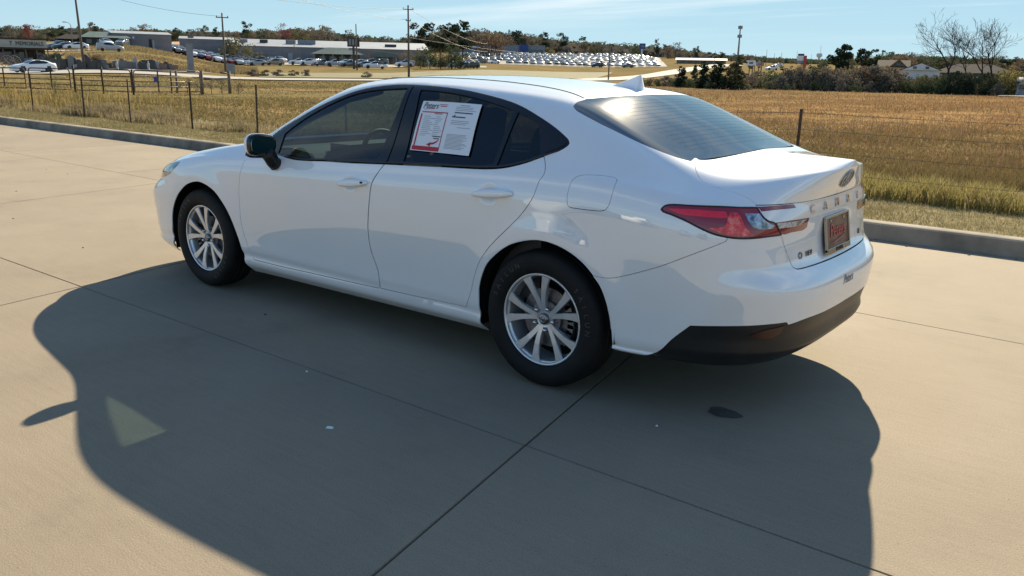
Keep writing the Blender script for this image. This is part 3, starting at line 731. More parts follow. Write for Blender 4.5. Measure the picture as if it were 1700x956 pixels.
for sgn in (0, 1):
    f = (lambda q: mirror(q)) if sgn else (lambda q: q)
    def put(name, loop, mt, parent, grid=.03, fl=.006, off=0.0, holes=()):
        q = f(trimmed(fS, loop, holes, grid, fl, off)); return MB().add(*q[:2], q[2]).build(name, mt, parent)
    put('headlight', inset(L_head, .002), M_head, car, .03, .01, -.002)
    df = put('front_door', inset(L_df, .0072), M_paint, car)
    dr = put('rear_door', inset(L_dr, .0072), M_paint, car)
    if not sgn: put('fuel_door', inset(L_fuel, .005), M_paint, car, .02)
    # side glazing and its black surround
    gf, gr, gq, gt = (smooth_loop(O[k], step=.015, corner=40) for k in ('glass_front', 'glass_rear', 'glass_quarter', 'glass_tip'))
    put('window_trim', inset(L_dlo, .001), M_black, car, .022, .014, -.003, (gf, gr, gq))
    put('front_window', inset(gf, -.004), M_glassF, df, .03, 0, -.009)
    put('rear_window', inset(gr, -.004), M_glassR, dr, .03, 0, -.009)
    put('quarter_window', inset(gq, -.004), M_glassR, dr, .03, 0, -.009)
    put('corner_pane', gt, M_black, car, .03, .004, .0005)
    # waist seal and pillar split
    m = MB(); a = np.array(O['dlo_bot']); p, n = fS(a[:, 0], a[:, 1]+.004); pp = p+n*.001
    if sgn: pp = pp*[1, -1, 1]
    m.tube(pp, .0045, 6); m.build('window_seal', M_black, car, smooth=True)
    m = MB(); a = np.array([(O['bsplit'][0][0]+(O['bsplit'][-1][0]-O['bsplit'][0][0])*u+.012*math.sin(u*PI), 1.335+(.957-1.335)*u) for u in np.linspace(0, 1, 12)]); p, n = fS(a[:, 0], a[:, 1]); pp = p-n*.0015
    if sgn: pp = pp*[1, -1, 1]
    m.tube(pp, .0022, 5); m.build('pillar_seam', M_dark, car)
    # tail lamp: dark housing, lenses as sub-parts
    tl = put('tail_lamp', inset(L_lamp, .002), M_maroon, car, .02, .012, -.001)
    put('lens', smooth_loop(O['lamp_bar'], corner=45, step=.012), M_red, tl, .015, .003, .0015)
    put('lens', smooth_loop(O['lamp_facet'], corner=60, step=.012), M_facet, tl, .012, .003, .0015)
    put('reversing_lens', smooth_loop(O['lamp_clear'], corner=45, step=.012), M_clear, tl, .012, .003, .0015)
    m = MB(); p, n = fS(L_lamp[:, 0], L_lamp[:, 1]); pp = np.concatenate([p, p[:1]])-.001*np.concatenate([n, n[:1]])
    if sgn: pp = pp*[1, -1, 1]
    m.tube(pp, .004, 5); m.build('seal', M_black, tl, smooth=True)
    put('tail_lamp', inset(smooth_loop(O['lamp_strip'], corner=50), .0015), M_maroon, trunk_lid, .02, .01, .001)
    ti = put('tail_lamp', inset(smooth_loop(O['lamp_inner'], corner=50), .0015), M_maroon, trunk_lid, .02, .01, .001)
    cl = f(trimmed(fS, smooth_loop(O['lamp_inner_clear'], corner=45, step=.012), (), .012, .003, .0025)); MB().add(*cl[:2], cl[2]).build('reversing_lens', M_clear, trunk_lid)
    # door handles: padded bars standing on two feet, over a shallow cup
    for (s0, s1, t0, t1, door) in ((0.000, .252, .838, .857, df), (.990, 1.250, .852, .870, dr)):
        m = MB(); K = 28; ring = 14; V = []
        for i in range(K+1):
            u = i/K; s_ = s0+(s1-s0)*u; tc_ = t0+(t1-t0)*u
            e = (1-abs(2*u-1)**3.2)
            hh = .0215*(max(e, 0)**.5)*(.62+.38*min(1, u*2.2)); dd = .013*(max(e, 0)**.4)
            base = .024*(1-abs(2*u-1)**5)
            p, n = fS(np.array([s_]), np.array([tc_])); upv = np.array((0, 0, 1.0)); p, n = p[0], n[0]
            up_ = upv-n*(upv@n); up_ /= np.linalg.norm(up_)
            for k in range(ring):
                th = 2*PI*k/ring; cxx, syy = math.cos(th), math.sin(th)
                V.append(p+n*(base+dd*math.copysign(abs(cxx)**.7, cxx))+up_*hh*math.copysign(abs(syy)**.75, syy))
        V = np.array(V); 
        if sgn: V = V*[1, -1, 1]
        F = [(i*ring+k, i*ring+(k+1) % ring, (i+1)*ring+(k+1) % ring, (i+1)*ring+k) for i in range(K) for k in range(ring)]
        F += [tuple(range(ring))[::-1], tuple(K*ring+k for k in range(ring))]
        h = m.add(V, F).build('handle', M_paint, door, smooth=True, fix=True)
        # cup
        cu = smooth_loop([(s0+.06, t0-.032), (s0+.10, t0-.04), (s0+.15, t0-.036), (s0+.175, t0+.01), (s0+.15, t0+.05), (s0+.10, t0+.056), (s0+.06, t0+.045), (s0+.04, t0+.008)], step=.012)
        cen = cu.mean(0)
        def fcup(a, b):
            p, n = fS(a, b); r = np.zeros(len(a)); dd = np.stack([a, b], 1)-cen
            e = np.hypot(dd[:, 0]/.068, dd[:, 1]/.048); k = np.clip(1-e, 0, 1)
            n2 = n.copy(); n2[:, 2] -= .55*np.sin(np.clip(dd[:, 1]/.05, -1, 1)*PI/2)*np.clip(1-e**4, 0, 1)*np.sign(1); n2 /= np.linalg.norm(n2, axis=1)[:, None]
            return p+n*.0006, n2
        q = f(trimmed(fcup, cu, (), .012, 0)); MB().add(*q[:2], q[2]).build('handle_cup', M_paint, door)
        if s0 < .5:
            p, n = fS(np.array([s1-.022]), np.array([t1-.001])); p, n = p[0]+n[0]*.0325, n[0]
            if sgn: p = p*[1, -1, 1]
            MB().lathe([(0.0001, -.003), (.006, -.003), (.006, .004), (.0001, .004)], 14, 'y', p).build('lock_cylinder', M_trim, door)
    # mirror: white cap, black shell, glass, foot
    def sq(a, e): return math.copysign(abs(a)**e, a)
    mc = np.array((-.565, -.998, 1.024))
    def ball(x0, x1, rx, ry, rz, na=18, nb=30, c=mc):
        V = []
        for i in range(na+1):
            u = x0+(x1-x0)*i/na; r = max(1-abs(u)**2.2, 0)**.5
            for k in range(nb):
                th = 2*PI*k/nb; yy = r*sq(math.cos(th), .72); zz_ = r*sq(math.sin(th), .72)
                V.append(c+np.array((rx*u, ry*yy, rz*zz_*(1-.12*yy))))
        F = [(i*nb+k, i*nb+(k+1) % nb, (i+1)*nb+(k+1) % nb, (i+1)*nb+k) for i in range(na) for k in range(nb)]+[tuple(na*nb+k for k in range(nb))]
        return np.array(V), F
    V, F = ball(-1, -.02, .080, .096, .064); V = V*[1, -1, 1] if sgn else V
    mirror_o = MB().add(V, F).build('mirror', M_paint, car, smooth=True, fix=True)
    V, F = ball(-.02, .30, .080, .0945, .0625, 6); V = V*[1, -1, 1] if sgn else V
    MB().add(V, F).build('mirror_shell', M_black, mirror_o, smooth=True, fix=True)
    V, F = ball(.28, .37, .080, .084, .053, 2, c=mc+np.array((.001, -.003, 0))); V = V*[1, -1, 1] if sgn else V
    MB().add(V, F).build('mirror_glass', M_mirror, mirror_o, smooth=False, fix=True)
    m = MB(); pts = [np.array((-.575, -.955, .985)), np.array((-.57, -.935, .952)), np.array((-.57, -.915, .918)), np.array((-.57, -.893, .90))]
    if sgn: pts = [q*[1, -1, 1] for q in pts]
    m.tube(pts, [.045, .042, .040, .043], 14); m.build('mirror_foot', M_trim, mirror_o, smooth=True)
    m = MB(); pts = [np.array((-.61, -1.073, .970)), np.array((-.595, -1.05, .963)), np.array((-.575, -.98, .960)), np.array((-.57, -.93, .965))]
    if sgn: pts = [q*[1, -1, 1] for q in pts]
    m.tube(pts, [.010, .016, .018, .014], 10); m.build('indicator_strip', M_black, mirror_o, smooth=True)
    # sail corner in front of the door glass
# roof moulding strips
for sgn in (1, -1):
    s_ = np.linspace(-.1, 1.385, 60); w = np.interp(s_, [-.1, .2, .673, .855, 1.066, 1.175, 1.30, 1.385], [.05, .10, .155, .165, .145, .112, .055, .012])
    p, n = fT(s_, w*TW); p = p*[1, sgn, 1]
    MB().tube(p+n*[1, sgn, 1]*.0002, .0028, 5).build('roof_moulding', M_gap, car)
# seam line across the trunk lid under its lip
s_ = np.linspace(2.345, 3.0, 50); p, n = fS(s_, np.interp(s_, [2.345, 2.565, 2.75, 3.0], [.953, .953, .950, .946]))
pl = p-n*.0008; MB().tube(np.concatenate([pl, (pl*[1, -1, 1])[::-1][1:]]), .0024, 5).build('lid_seam', M_gap, trunk_lid)
# sill seam behind the doors and short seam to the arch
p, n = fS(np.array([.94, 1.0, 1.028]), np.array([.300, .345, .347])); 
# antenna fin
fin_c, _ = fT(np.array([1.28]), np.array([TW]))
m = MB(); V = []; K = 16
for i in range(K+1):
    u = i/K; x = 1.165+.205*u; zb = float(np.interp(x, [1.165, 1.37], [fin_c[0][2]+.009, fin_c[0][2]-.012]))-.004
    hgt = .090*(u**1.15); wdt = .030*(1-(1-u)**2.2)*.9+.004
    if u > .97: hgt *= .98
    for k in range(9):
        a = PI*k/8; V.append((x+(.010*(1-math.sin(a)) if u == 1 else 0), -wdt*math.cos(a)*(1-.72*math.sin(a)), zb+hgt*math.sin(a)))
F = [(i*9+k, i*9+k+1, (i+1)*9+k+1, (i+1)*9+k) for i in range(K) for k in range(8)]+[tuple(K*9+k for k in range(9))]
m.add(V, F).build('antenna', M_paint, car, smooth=True, fix=True)
# added black skin that keeps the panel gaps dark, floor and wheel houses
lin_holes = [grow(L_ar, .01), grow(L_af, .01)]
sk = trimmed_multi(fS, rect(-2.55, 3.0, .20, .93), lin_holes, .04, 0, off=-.013)
both(sk).build('gap_blackout', M_dark, car)
m = MB()
m.box((0.0, 0, .215), (1.9, 1.60, .05)); m.box((1.4, 0, .34), (1.3, .80, .05)); m.box((-1.4, 0, .30), (1.3, .80, .05))
m.box((1.66, 0, .50), (1.10, 1.20, .05)); m.build('underbody', M_dark, car)  # hidden trunk floor, added to stop sun leaking through the car
for cx_, wy in ((-1.4125, .80), (1.4125, .80)):
    for sgn in (-1, 1):
        th = np.linspace(-.03*PI, 1.03*PI, 22) if cx_ > 0 else np.linspace(-.10*PI, 1.10*PI, 22); V = []
        for a in th:
            for y in (.42, .885): V.append((cx_+(.02 if cx_ > 0 else .0)+.385*math.cos(a), sgn*y, .335+.392*math.sin(a)))
        F = [(2*i, 2*i+1, 2*i+3, 2*i+2) for i in range(21)]
        b = len(V); V += [(cx_+.45*math.cos(a), sgn*.42, .30+.45*math.sin(a)) for a in np.linspace(0, PI, 24)]
        F.append(tuple(range(b, b+24)))
        MB().add(V, F).build('wheel_arch_liner', M_dark, car)

# wheels
def tyre_profile():
    R = .3335
    pr = [(.2215, .082), (.232, .099), (.252, .107), (.278, .1105), (.300, .107), (.3165, .099), (.3255, .088), (.3305, .074)]
    g = [(.3325, .066), (.3330, .050), (.3335, .047), (.3255, .046), (.3255, .036), (.3335, .035), (.3337, .010), (.3255, .009), (.3255, 0)]
    half = pr+g
    return [(r, -h) for r, h in half]+[(r, h) for r, h in half[::-1][1:]]
ty = MB().lathe(tyre_profile(), 72, 'y', close=True).mesh('tyre', M_rubber, smooth=True, fix=True)
rimb = MB().lathe([(.2235, -.092), (.2245, -.088), (.224, -.080), (.215, -.078), (.2125, -.086), (.2120, -.089), (.2170, -.0925), (.2215, -.0935)], 72, 'y', close=True)
rimb.lathe([(.2125, -.084), (.207, -.060), (.200, -.020), (.196, .03), (.200, .08), (.202, .08), (.2, .03), (.204, -.02)], 60, 'y', close=True)
# ten spokes in five pairs
ang0 = math.radians(90)
def spoke(m, a, lean):
    sec = []
    for (r, wd, y, th_) in ((.040, .0115, -.064, .030), (.085, .0130, -.072, .028), (.130, .0150, -.079, .024), (.175, .0185, -.083, .022), (.2145, .0245, -.0865, .020)):
        aa = a+lean*(1-r/.2145)*.20
        c = np.array((r*math.cos(aa), y, r*math.sin(aa))); tdir = np.array((-math.sin(aa), 0, math.cos(aa)))
        for (dx, dy) in ((-1, .006), (-.86, 0), (.86, 0), (1, .006), (.7, th_), (-.7, th_)): sec.append(c+tdir*wd*dx+np.array((0, dy, 0)))
    F = [(i*6+k, i*6+(k+1) % 6, (i+1)*6+(k+1) % 6, (i+1)*6+k) for i in range(4) for k in range(6)]
    m.add(sec, F)
nutm = MB().lathe([(.0001, -.080), (.0065, -.080), (.0095, -.076), (.0105, -.060), (.0105, -.045)], 12, 'y').mesh('wheel_nut', M_chrome, True, True)
capm = MB().lathe([(.0001, -.0775), (.020, -.077), (.026, -.074), (.029, -.068), (.029, -.05)], 32, 'y').mesh('hub_cap', M_badge, True, True)
discm = MB().lathe([(.05, -.030), (.145, -.030), (.145, -.008), (.05, -.008)], 48, 'y', close=True).lathe([(.0001, -.05), (.085, -.05), (.088, -.03), (.088, 0)], 40, 'y').mesh('brake_disc', M_steel, False, True)
backm = MB().lathe([(.0001, .03), (.198, .03)], 40, 'y').mesh('wheel_back', M_dark)
hub = MB().lathe([(.0001, -.058), (.036, -.060), (.043, -.062), (.047, -.056), (.050, -.045), (.066, -.034), (.066, -.02), (.0001, -.02)], 40, 'y')
for k in range(5):
    pass
em = MB()
def ellipse_tube(m, rx, rz, y, c=(0, 0), r=.0016, n=28):
    m.tube([(c[0]+rx*math.cos(2*PI*i/n), y, c[1]+rz*math.sin(2*PI*i/n)) for i in range(n+1)], r, 5, False)
ellipse_tube(em, .0185, .0150, -.0785); ellipse_tube(em, .0068, .0145, -.0785); ellipse_tube(em, .0125, .0055, -.0785, (0, .0085))
emm = em.mesh('emblem', M_chrome, True)
for (x, y, rot, steer) in ((-1.4125, -.796, .13, 0), (1.4125, -.796, .20, 0), (-1.4125, .796, 1.1, 0), (1.4125, .796, .5, 0)):
    w = empty('wheel', (x, y, .3335), PI if y > 0 else 0, car)
    rt = empty('tmp', (0, 0, 0)); bpy.data.objects.remove(rt)
    o = link('tyre', ty, w)
    m = MB(); m.v = [v.copy() for v in rimb.v]; m.f = list(rimb.f); m.n = list(rimb.n)
    base = len(m.f)
    for k in range(5):
        for dl in (-1, 1): spoke(m, rot+PI/2+k*2*PI/5+dl*math.radians(16.5), -dl)
    b = sum(len(v) for v in m.v); m.v += [v.copy() for v in hub.v]; m.n += list(hub.n); m.f += [tuple(i+b for i in q) for q in hub.f]
    rm_ = m.build('rim', M_alloy, w, fix=True)
    ps = [False]*len(rm_.data.polygons)
    for i, pg in enumerate(rm_.data.polygons):
        if len(pg.vertices) == 4 and i < 8*72+8*60: ps[i] = True
    rm_.data.polygons.foreach_set('use_smooth', ps)
    for k in range(5):
        a = rot+PI/2+(k+.5)*2*PI/5; n_ = link('wheel_nut', nutm, w); n_.location = (.0555*math.cos(a), 0, .0555*math.sin(a))
    link('hub_cap', capm, w); link('emblem', emm, w); link('brake_disc', discm, w); link('wheel_back', backm, w)
    cal = MB(); 
    for i in range(7):
        a = math.radians(-38+76*i/6)*(1 if x > 0 else -1)+(PI if x > 0 else 0)+(PI if y > 0 else 0)+PI
        cal.box((.142*math.cos(a), -.022, .142*math.sin(a)), (.05, .055, .034), M=Matrix.Rotation(-a+PI/2, 3, 'Y'))
    cal.build('brake_caliper', M_steel, w)
    # raised tyre name on the outer wall
    for base_a in (math.radians(140), math.radians(20) if x > 0 else math.radians(-40)):
        for i, ch in enumerate('SAILUN'):
            a = base_a-(i-2.5)*math.radians(8.5)
            M = Matrix.Translation((.275*math.cos(a), -.1098, .275*math.sin(a)))@Matrix.Rotation(-(a-PI/2), 4, 'Y')@Matrix.Rotation(PI/2, 4, 'X')
            text_mesh(ch, .036, M_print, w, M, 'letter', .0012)

# lettering and badges on the tail
def rear_at(y, t, off=.002):
    s_ = np.linspace(2.2, 3.0, 400); p, n = fS(s_, np.full(400, t)); i = int(np.argmin(np.abs(-p[:, 1]-abs(y))))
    p, n = p[i].copy(), n[i].copy()
    if y > 0: p[1] *= -1; n[1] *= -1
    nv = Vector(n); r = Vector((0, 0, 1)).cross(nv).normalized(); u = nv.cross(r)
    return frame(Vector(p)+nv*off, r, u)
for ch, y in zip('CAMRY', (-.31, -.155, 0.005, .165, .32)):
    text_mesh(ch, .052, M_chrome, trunk_lid, rear_at(y, .908, .003), 'letter', .003, sx=1.25)
text_mesh('HEV', .032, M_badge, trunk_lid, rear_at(-.325, .722, .002), 'letter', .002, sx=1.2)
m = MB(); Mx = rear_at(-.415, .724, .003)
m.lathe([(.010, 0), (.0155, .002), (.0155, -.002), (.010, -.002)], 20, 'y', close=True); o = m.build('badge_ring', M_badge, trunk_lid); o.data.transform(Mx@Matrix.Rotation(PI/2, 4, 'X'))
text_mesh('LE', .036, M_badge, trunk_lid, rear_at(.40, .722, .002), 'letter', .002, sx=1.15)
M_signature = mat('signature_print', (0.22, 0.22, 0.24), .4)
sg = text_mesh('Peters', .062, M_signature, rear_bumper, rear_at(-.03, .575, .001), 'letter', .0006, shear=.35, sx=.85)
em = MB(); ellipse_tube(em, .062, .043, 0, r=.0042, n=36); ellipse_tube(em, .021, .041, 0, r=.0034, n=30); ellipse_tube(em, .041, .016, 0, (0, .024), r=.0034, n=30)
o = em.build('emblem', M_chrome2, trunk_lid, smooth=True); o.data.transform(rear_at(0, 1.185, .004)@Matrix.Rotation(PI/2, 4, 'X'))
# number plate with its dealer frame
tilt = .16; pc = Vector((2.456, 0, .776)); pr_, pu_ = Vector((0, 1, 0)), Vector((-math.sin(tilt), 0, math.cos(tilt)))
PM = frame(pc, pr_, pu_)
m = MB(); m.box((0, 0, 0), (.304, .152, .004)); pl_o = m.build('number_plate', M_plate, car); pl_o.data.transform(PM)
m = MB()
for (c, d) in (((0, .0815, .003), (.326, .010, .012)), ((0, -.0745, .003), (.326, .026, .012)), ((-.158, 0, .003), (.010, .1530, .012)), ((.158, 0, .003), (.010, .1530, .012))): m.box(c, d)
o = m.build('plate_frame', M_frame, pl_o); o.data.transform(PM); bevel(o, .002)
text_mesh('Peters', .088, M_plater, pl_o, PM@Matrix.Translation((0, .012, .004)), 'letter', .0015, shear=.25, sx=.95)
text_mesh('PETERS', .024, M_ink, pl_o, PM@Matrix.Translation((0, -.0745, .0105)), 'letter', .0008, sx=1.25)
m = MB(); m.tube([PM@Vector((-.09, -.040, .005)), PM@Vector((0, -.034, .005)), PM@Vector((.11, -.016, .005))], [.001, .0035, .001], 6); m.build('underline', M_plater, pl_o)
for sx_ in (-1, 1):
    o = MB().lathe([(.0001, .003), (.006, .003), (.007, 0)], 12, 'y').build('screw', M_chrome, pl_o); o.data.transform(PM@Matrix.Translation((sx_*.09, .062, .004))@Matrix.Rotation(PI/2, 4, 'X'))

# cabin
m = MB(); m.box((.15, 0, .27), (1.7, 1.5, .06)); cab = m.build('cabin_floor', M_cabin, car)
m = MB()
V = []
prof = [(-1.02, .93), (-.95, .965), (-.62, .985), (-.42, .965), (-.36, .90), (-.42, .70), (-.38, .45)]
for y in (-.74, .74):
    for x, z in prof: V.append((x, y, z))
k = len(prof); F = [(i, i+1, k+i+1, k+i) for i in range(k-1)]
m.add(V, F); m.box((-.38, -.37, .985), (.18, .38, .06)); m.box((-.33, .02, .99), (.03, .28, .17)); m.build('dashboard', M_cabin, car)
m = MB(); sw_c = Vector((-.16, -.37, .925)); SM = Matrix.Translation(sw_c)@Matrix.Rotation(math.radians(68), 4, 'Y')
pts = [SM@Vector((.185*math.cos(a), .185*math.sin(a), 0)) for a in np.linspace(0, 2*PI, 41)]
m.tube(pts, .0155, 8, False)
for a in (math.radians(90), math.radians(-90), 0): m.tube([SM@Vector((.03*math.cos(a), .03*math.sin(a), -.01)), SM@Vector((.18*math.cos(a), .18*math.sin(a), 0))], .018, 6)
m.box(SM@Vector((0, 0, -.02)), (.05, .16, .13), M=(Matrix.Rotation(math.radians(-22), 3, 'Y')))
m.tube([SM@Vector((0, 0, -.02)), SM@Vector((0, 0, -.35))], .03, 8); m.build('steering_wheel', M_cabin, car, smooth=True)
def seat(x, y, wide=.50, name='seat'):
    m = MB(); m.box((x, y, .50), (.52, wide, .20)); 
    bk = Matrix.Rotation(math.radians(18), 3, 'Y'); m.box((x+.32, y, .84), (.15, wide*.96, .62), M=bk, taper=.86)
    o = m.build(name, M_seat, car); bevel(o, .05, 3); o.data.polygons.foreach_set('use_smooth', [True]*len(o.data.polygons))
    for hy in ((y,) if wide < .7 else (y-.42, y, y+.42)):
        m = MB(); m.box((x+.43, hy, 1.185), (.09, .25 if wide < .7 else .22, .16), M=bk, taper=.85); m.tube([(x+.40, hy-.06, 1.06), (x+.42, hy-.06, 1.14)], .008, 6); m.tube([(x+.40, hy+.06, 1.06), (x+.42, hy+.06, 1.14)], .008, 6)
        h = m.build('headrest', M_seat, o); bevel(h, .035, 3)
seat(.20, -.37); seat(.20, .37); seat(1.02, 0, 1.28, 'rear_seat')
m = MB(); m.box((1.66, 0, .985), (.62, 1.16, .03)); m.build('parcel_shelf', M_cabin, car)
hl_o = region_top([(-.15, .1), (.4, .1), (1.0, .1), (1.36, .12), (1.37, .5), (1.37, 1.0), (.6, 1.0), (-.15, 1.0), (-.15, .5)])
both(trimmed(fT, hl_o, (), .09, 0, off=-.045)).build('headliner', M_liner, car)
m = MB(); m.box((-.20, 0, 1.31), (.03, .24, .065)); m.tube([(-.19, 0, 1.33), (-.22, 0, 1.39)], .012, 6); o = m.build('rear_view_mirror', M_cabin, car); bevel(o, .01)
for sgn in (-1, 1):
    MB().tube([(-.86, sgn*.722, 1.00), (-.70, sgn*.705, 1.075), (-.5, sgn*.675, 1.175), (-.225, sgn*.618, 1.300), (0, sgn*.572, 1.355)], [.026, .028, .030, .032, .034], 8).build('inner_pillar', M_cabin, car, smooth=True)
    m = MB(); m.tube([(.30, sgn*.78, .96), (.33, sgn*.70, 1.15), (.37, sgn*.605, 1.36)], .045, 6); m.build('inner_pillar', M_cabin, car)
    m = MB(); m.box((.2, sgn*.79, .66), (2.3, .05, .52)); m.build('door_lining', M_cabin, car)

# the dealer sheet on the rear side window
sheet = empty('window_sheet', (0, 0, 0)); tag(sheet, 'white printed price sheet with red border stuck on the rear side window', 'paper sheet')
def sheet_pt(u, v, off):      # u 0..1 front to rear, v 0..1 top to bottom
    c = np.array(O['sheet']); q = (c[0]*(1-u)+c[1]*u)*(1-v)+(c[3]*(1-u)+c[2]*u)*v
    p, n = fS(np.array([q[0]]), np.array([q[1]])); return p[0]+n[0]*(off-.004)
def spatch(u0, u1, v0, v1, off, name, mt, parent, nu=8, nv=8):
    V = [sheet_pt(u0+(u1-u0)*i/nu, v0+(v1-v0)*j/nv, off) for j in range(nv+1) for i in range(nu+1)]
    F = [(j*(nu+1)+i, (j+1)*(nu+1)+i, (j+1)*(nu+1)+i+1, j*(nu+1)+i+1) for j in range(nv) for i in range(nu)]
    return MB().add(V, F).build(name, mt, parent, smooth=True)
pg = spatch(0, 1, 0, 1, .004, 'page', M_paper, sheet, 12, 12)
def print_marks(rects, name, mt, off):
    m = MB()
    for (u0, u1, v0, v1) in rects:
        nu = max(1, int((u1-u0)*12)); nv = max(1, int((v1-v0)*12))
        V = [sheet_pt(u0+(u1-u0)*i/nu, v0+(v1-v0)*j/nv, off) for j in range(nv+1) for i in range(nu+1)]
        m.add(V, [(j*(nu+1)+i, (j+1)*(nu+1)+i, (j+1)*(nu+1)+i+1, j*(nu+1)+i+1) for j in range(nv) for i in range(nu)])
    o = m.build(name, mt, sheet, smooth=True); o['kind'] = 'stuff'; return o
print_marks([(.02, .49, .90, .985), (.035, .06, .25, .90), (.045, .49, .205, .225), (.477, .49, .225, .90)], 'red_border', M_inkr, .0048)
rows = []; rg = np.random.default_rng(3)
for k in range(11): 
    v = .29+k*.037; rows += [(.10, .10+.10+.13*rg.random(), v, v+.011), (.31, .31+.05+.11*rg.random(), v, v+.011)]
print_marks(rows, 'text_lines', M_inkg, .0048)
rows = []
for (v0, v1, stp, a, b) in ((.085, .15, .03, .60, .95), (.60, .92, .027, .56, .93), (.34, .42, .03, .58, .90)):
    v = v0
    while v < v1: rows.append((a, a+(b-a)*(.72+.28*rg.random()), v, v+.011)); v += stp
rows += [(.66, .82, .045, .062), (.70, .92, .46, .472)]
print_marks(rows, 'text_lines', M_inkg, .0048)
print_marks([(.60, .90, .185, .205), (.60, .80, .265, .285), (.27, .40, .235, .248), (.33, .47, .665, .685), (.35, .45, .71, .73)], 'bold_lines', M_ink, .0048)
print_marks([(.31, .45, .055, .068), (.33, .44, .085, .10)], 'red_lines', M_inkr, .0048)
def smark(pts, r, name, mt):
    MB().tube([sheet_pt(u, v, .0052) for u, v in pts], r, 4).build(name, mt, sheet)
smark([(.575, .262), (.59, .285), (.625, .235)], .002, 'check_mark', M_ink)
smark([(.45, .735), (.42, .79), (.37, .83), (.30, .85)], [.001, .004, .005, .005], 'arrow', M_inkr)
V = [sheet_pt(u, v, .0052) for u, v in ((.255, .86), (.325, .80), (.325, .90))]; MB().add(V, [(0, 2, 1)]).build('arrow', M_inkr, sheet)
pp, nn = sheet_pt(.165, .095, .0055), None
e1 = sheet_pt(.25, .095, .0055)-sheet_pt(.08, .095, .0055); e2 = sheet_pt(.165, .05, .0055)-sheet_pt(.165, .14, .0055)
text_mesh('Peters', .048, M_ink, sheet, frame(pp, e1, e2), 'lettering', .0003, shear=.3, sx=.85)
smark([(.06, .165), (.14, .155), (.24, .15)], .0012, 'underline', M_inkr)

# ---------------------------------------------------------------- the lie of the land
FW = np.array((math.sin(YAW), math.cos(YAW))); RT = np.array((math.cos(YAW), -math.sin(YAW)))
FH = FPX/math.cos(PITCH)
def at(px, D):
    """ground position in the direction of photo column px at D metres ahead"""
    q = np.array(CAM[:2])+D*(FW+RT*(px-850)/FH); return float(q[0]), float(q[1])
def hor(px): return 97.6+0.0213*px
FV = FPX/math.cos(PITCH)**2          # pixels per metre at a metre's distance, upright, near the horizon
def zrow(px, row, D): return CAM[2]+(hor(px)-row)*D/FV
TCOL = [-900, 0, 200, 400, 700, 1000, 1190, 1300, 1700, 2600]
def col(px, rows): return [(0, 0), (40, 0)]+[(D, zrow(px, r, D)) for D, r in rows]
TAB = [[(0, 0), (100, .2), (400, 5), (1500, 20), (7000, 30)],
 col(0, [(80, 128), (100, 121), (107, 110), (116, 97.5), (190, 79), (350, 68), (700, 68), (1500, 75), (7000, 92)]),
 col(200, [(92, 121), (104, 116), (118, 108), (150, 92), (205, 75), (350, 68), (700, 70), (1500, 82), (7000, 97)]),
 col(400, [(84, 133), (110, 123), (150, 118), (205, 112), (240, 103), (275, 100), (380, 72), (700, 64), (1500, 82), (7000, 101)]),
 col(700, [(88, 136), (110, 131), (170, 122), (230, 109), (260, 106), (350, 101), (560, 89), (800, 84), (1500, 95), (7000, 108)]),
 col(1000, [(90, 142), (146, 133), (220, 124), (320, 112), (540, 92), (800, 88), (1500, 100), (7000, 114)]),
 col(1190, [(90, 147), (140, 137), (220, 122), (350, 108), (600, 100), (1000, 102), (7000, 118)]),
 col(1300, [(90, 149), (150, 137), (300, 118), (600, 106), (1200, 103), (7000, 121)]),
 col(1700, [(92, 160), (150, 147), (300, 132), (600, 118), (1200, 116), (7000, 130)]),
 [(0, 0), (100, 0), (600, 4), (1500, 10), (7000, 20)]]
def terrain(x, y):
    x = np.asarray(x, float); y = np.asarray(y, float)
    dx, dy = x-CAM[0], y-CAM[1]
    D = dx*FW[0]+dy*FW[1]; lat = dx*RT[0]+dy*RT[1]
    Dc = np.maximum(D, 8.0); px = np.clip(850+FH*lat/Dc, TCOL[0], TCOL[-1])
    zs = np.stack([np.interp(np.maximum(D, 0), *zip(*c)) for c in TAB])
    fi = np.interp(px, TCOL, np.arange(len(TCOL))); i = np.clip(fi.astype(int), 0, len(TCOL)-2); a = fi-i
    a = a*a*(3-2*a)
    sh = zs.shape[1:]; flat = zs.reshape(len(TCOL), -1); k = np.arange(flat.shape[1])
    z = (flat[i.ravel(), k]*(1-a.ravel())+flat[i.ravel()+1, k]*a.ravel()).reshape(sh)
    near = np.clip((16-y)/9, 0, 1); z = z+.09*near
    return np.where(y < 7.2, -.25, z)
def tz(x, y): return float(terrain(np.array([x]), np.array([y]))[0])

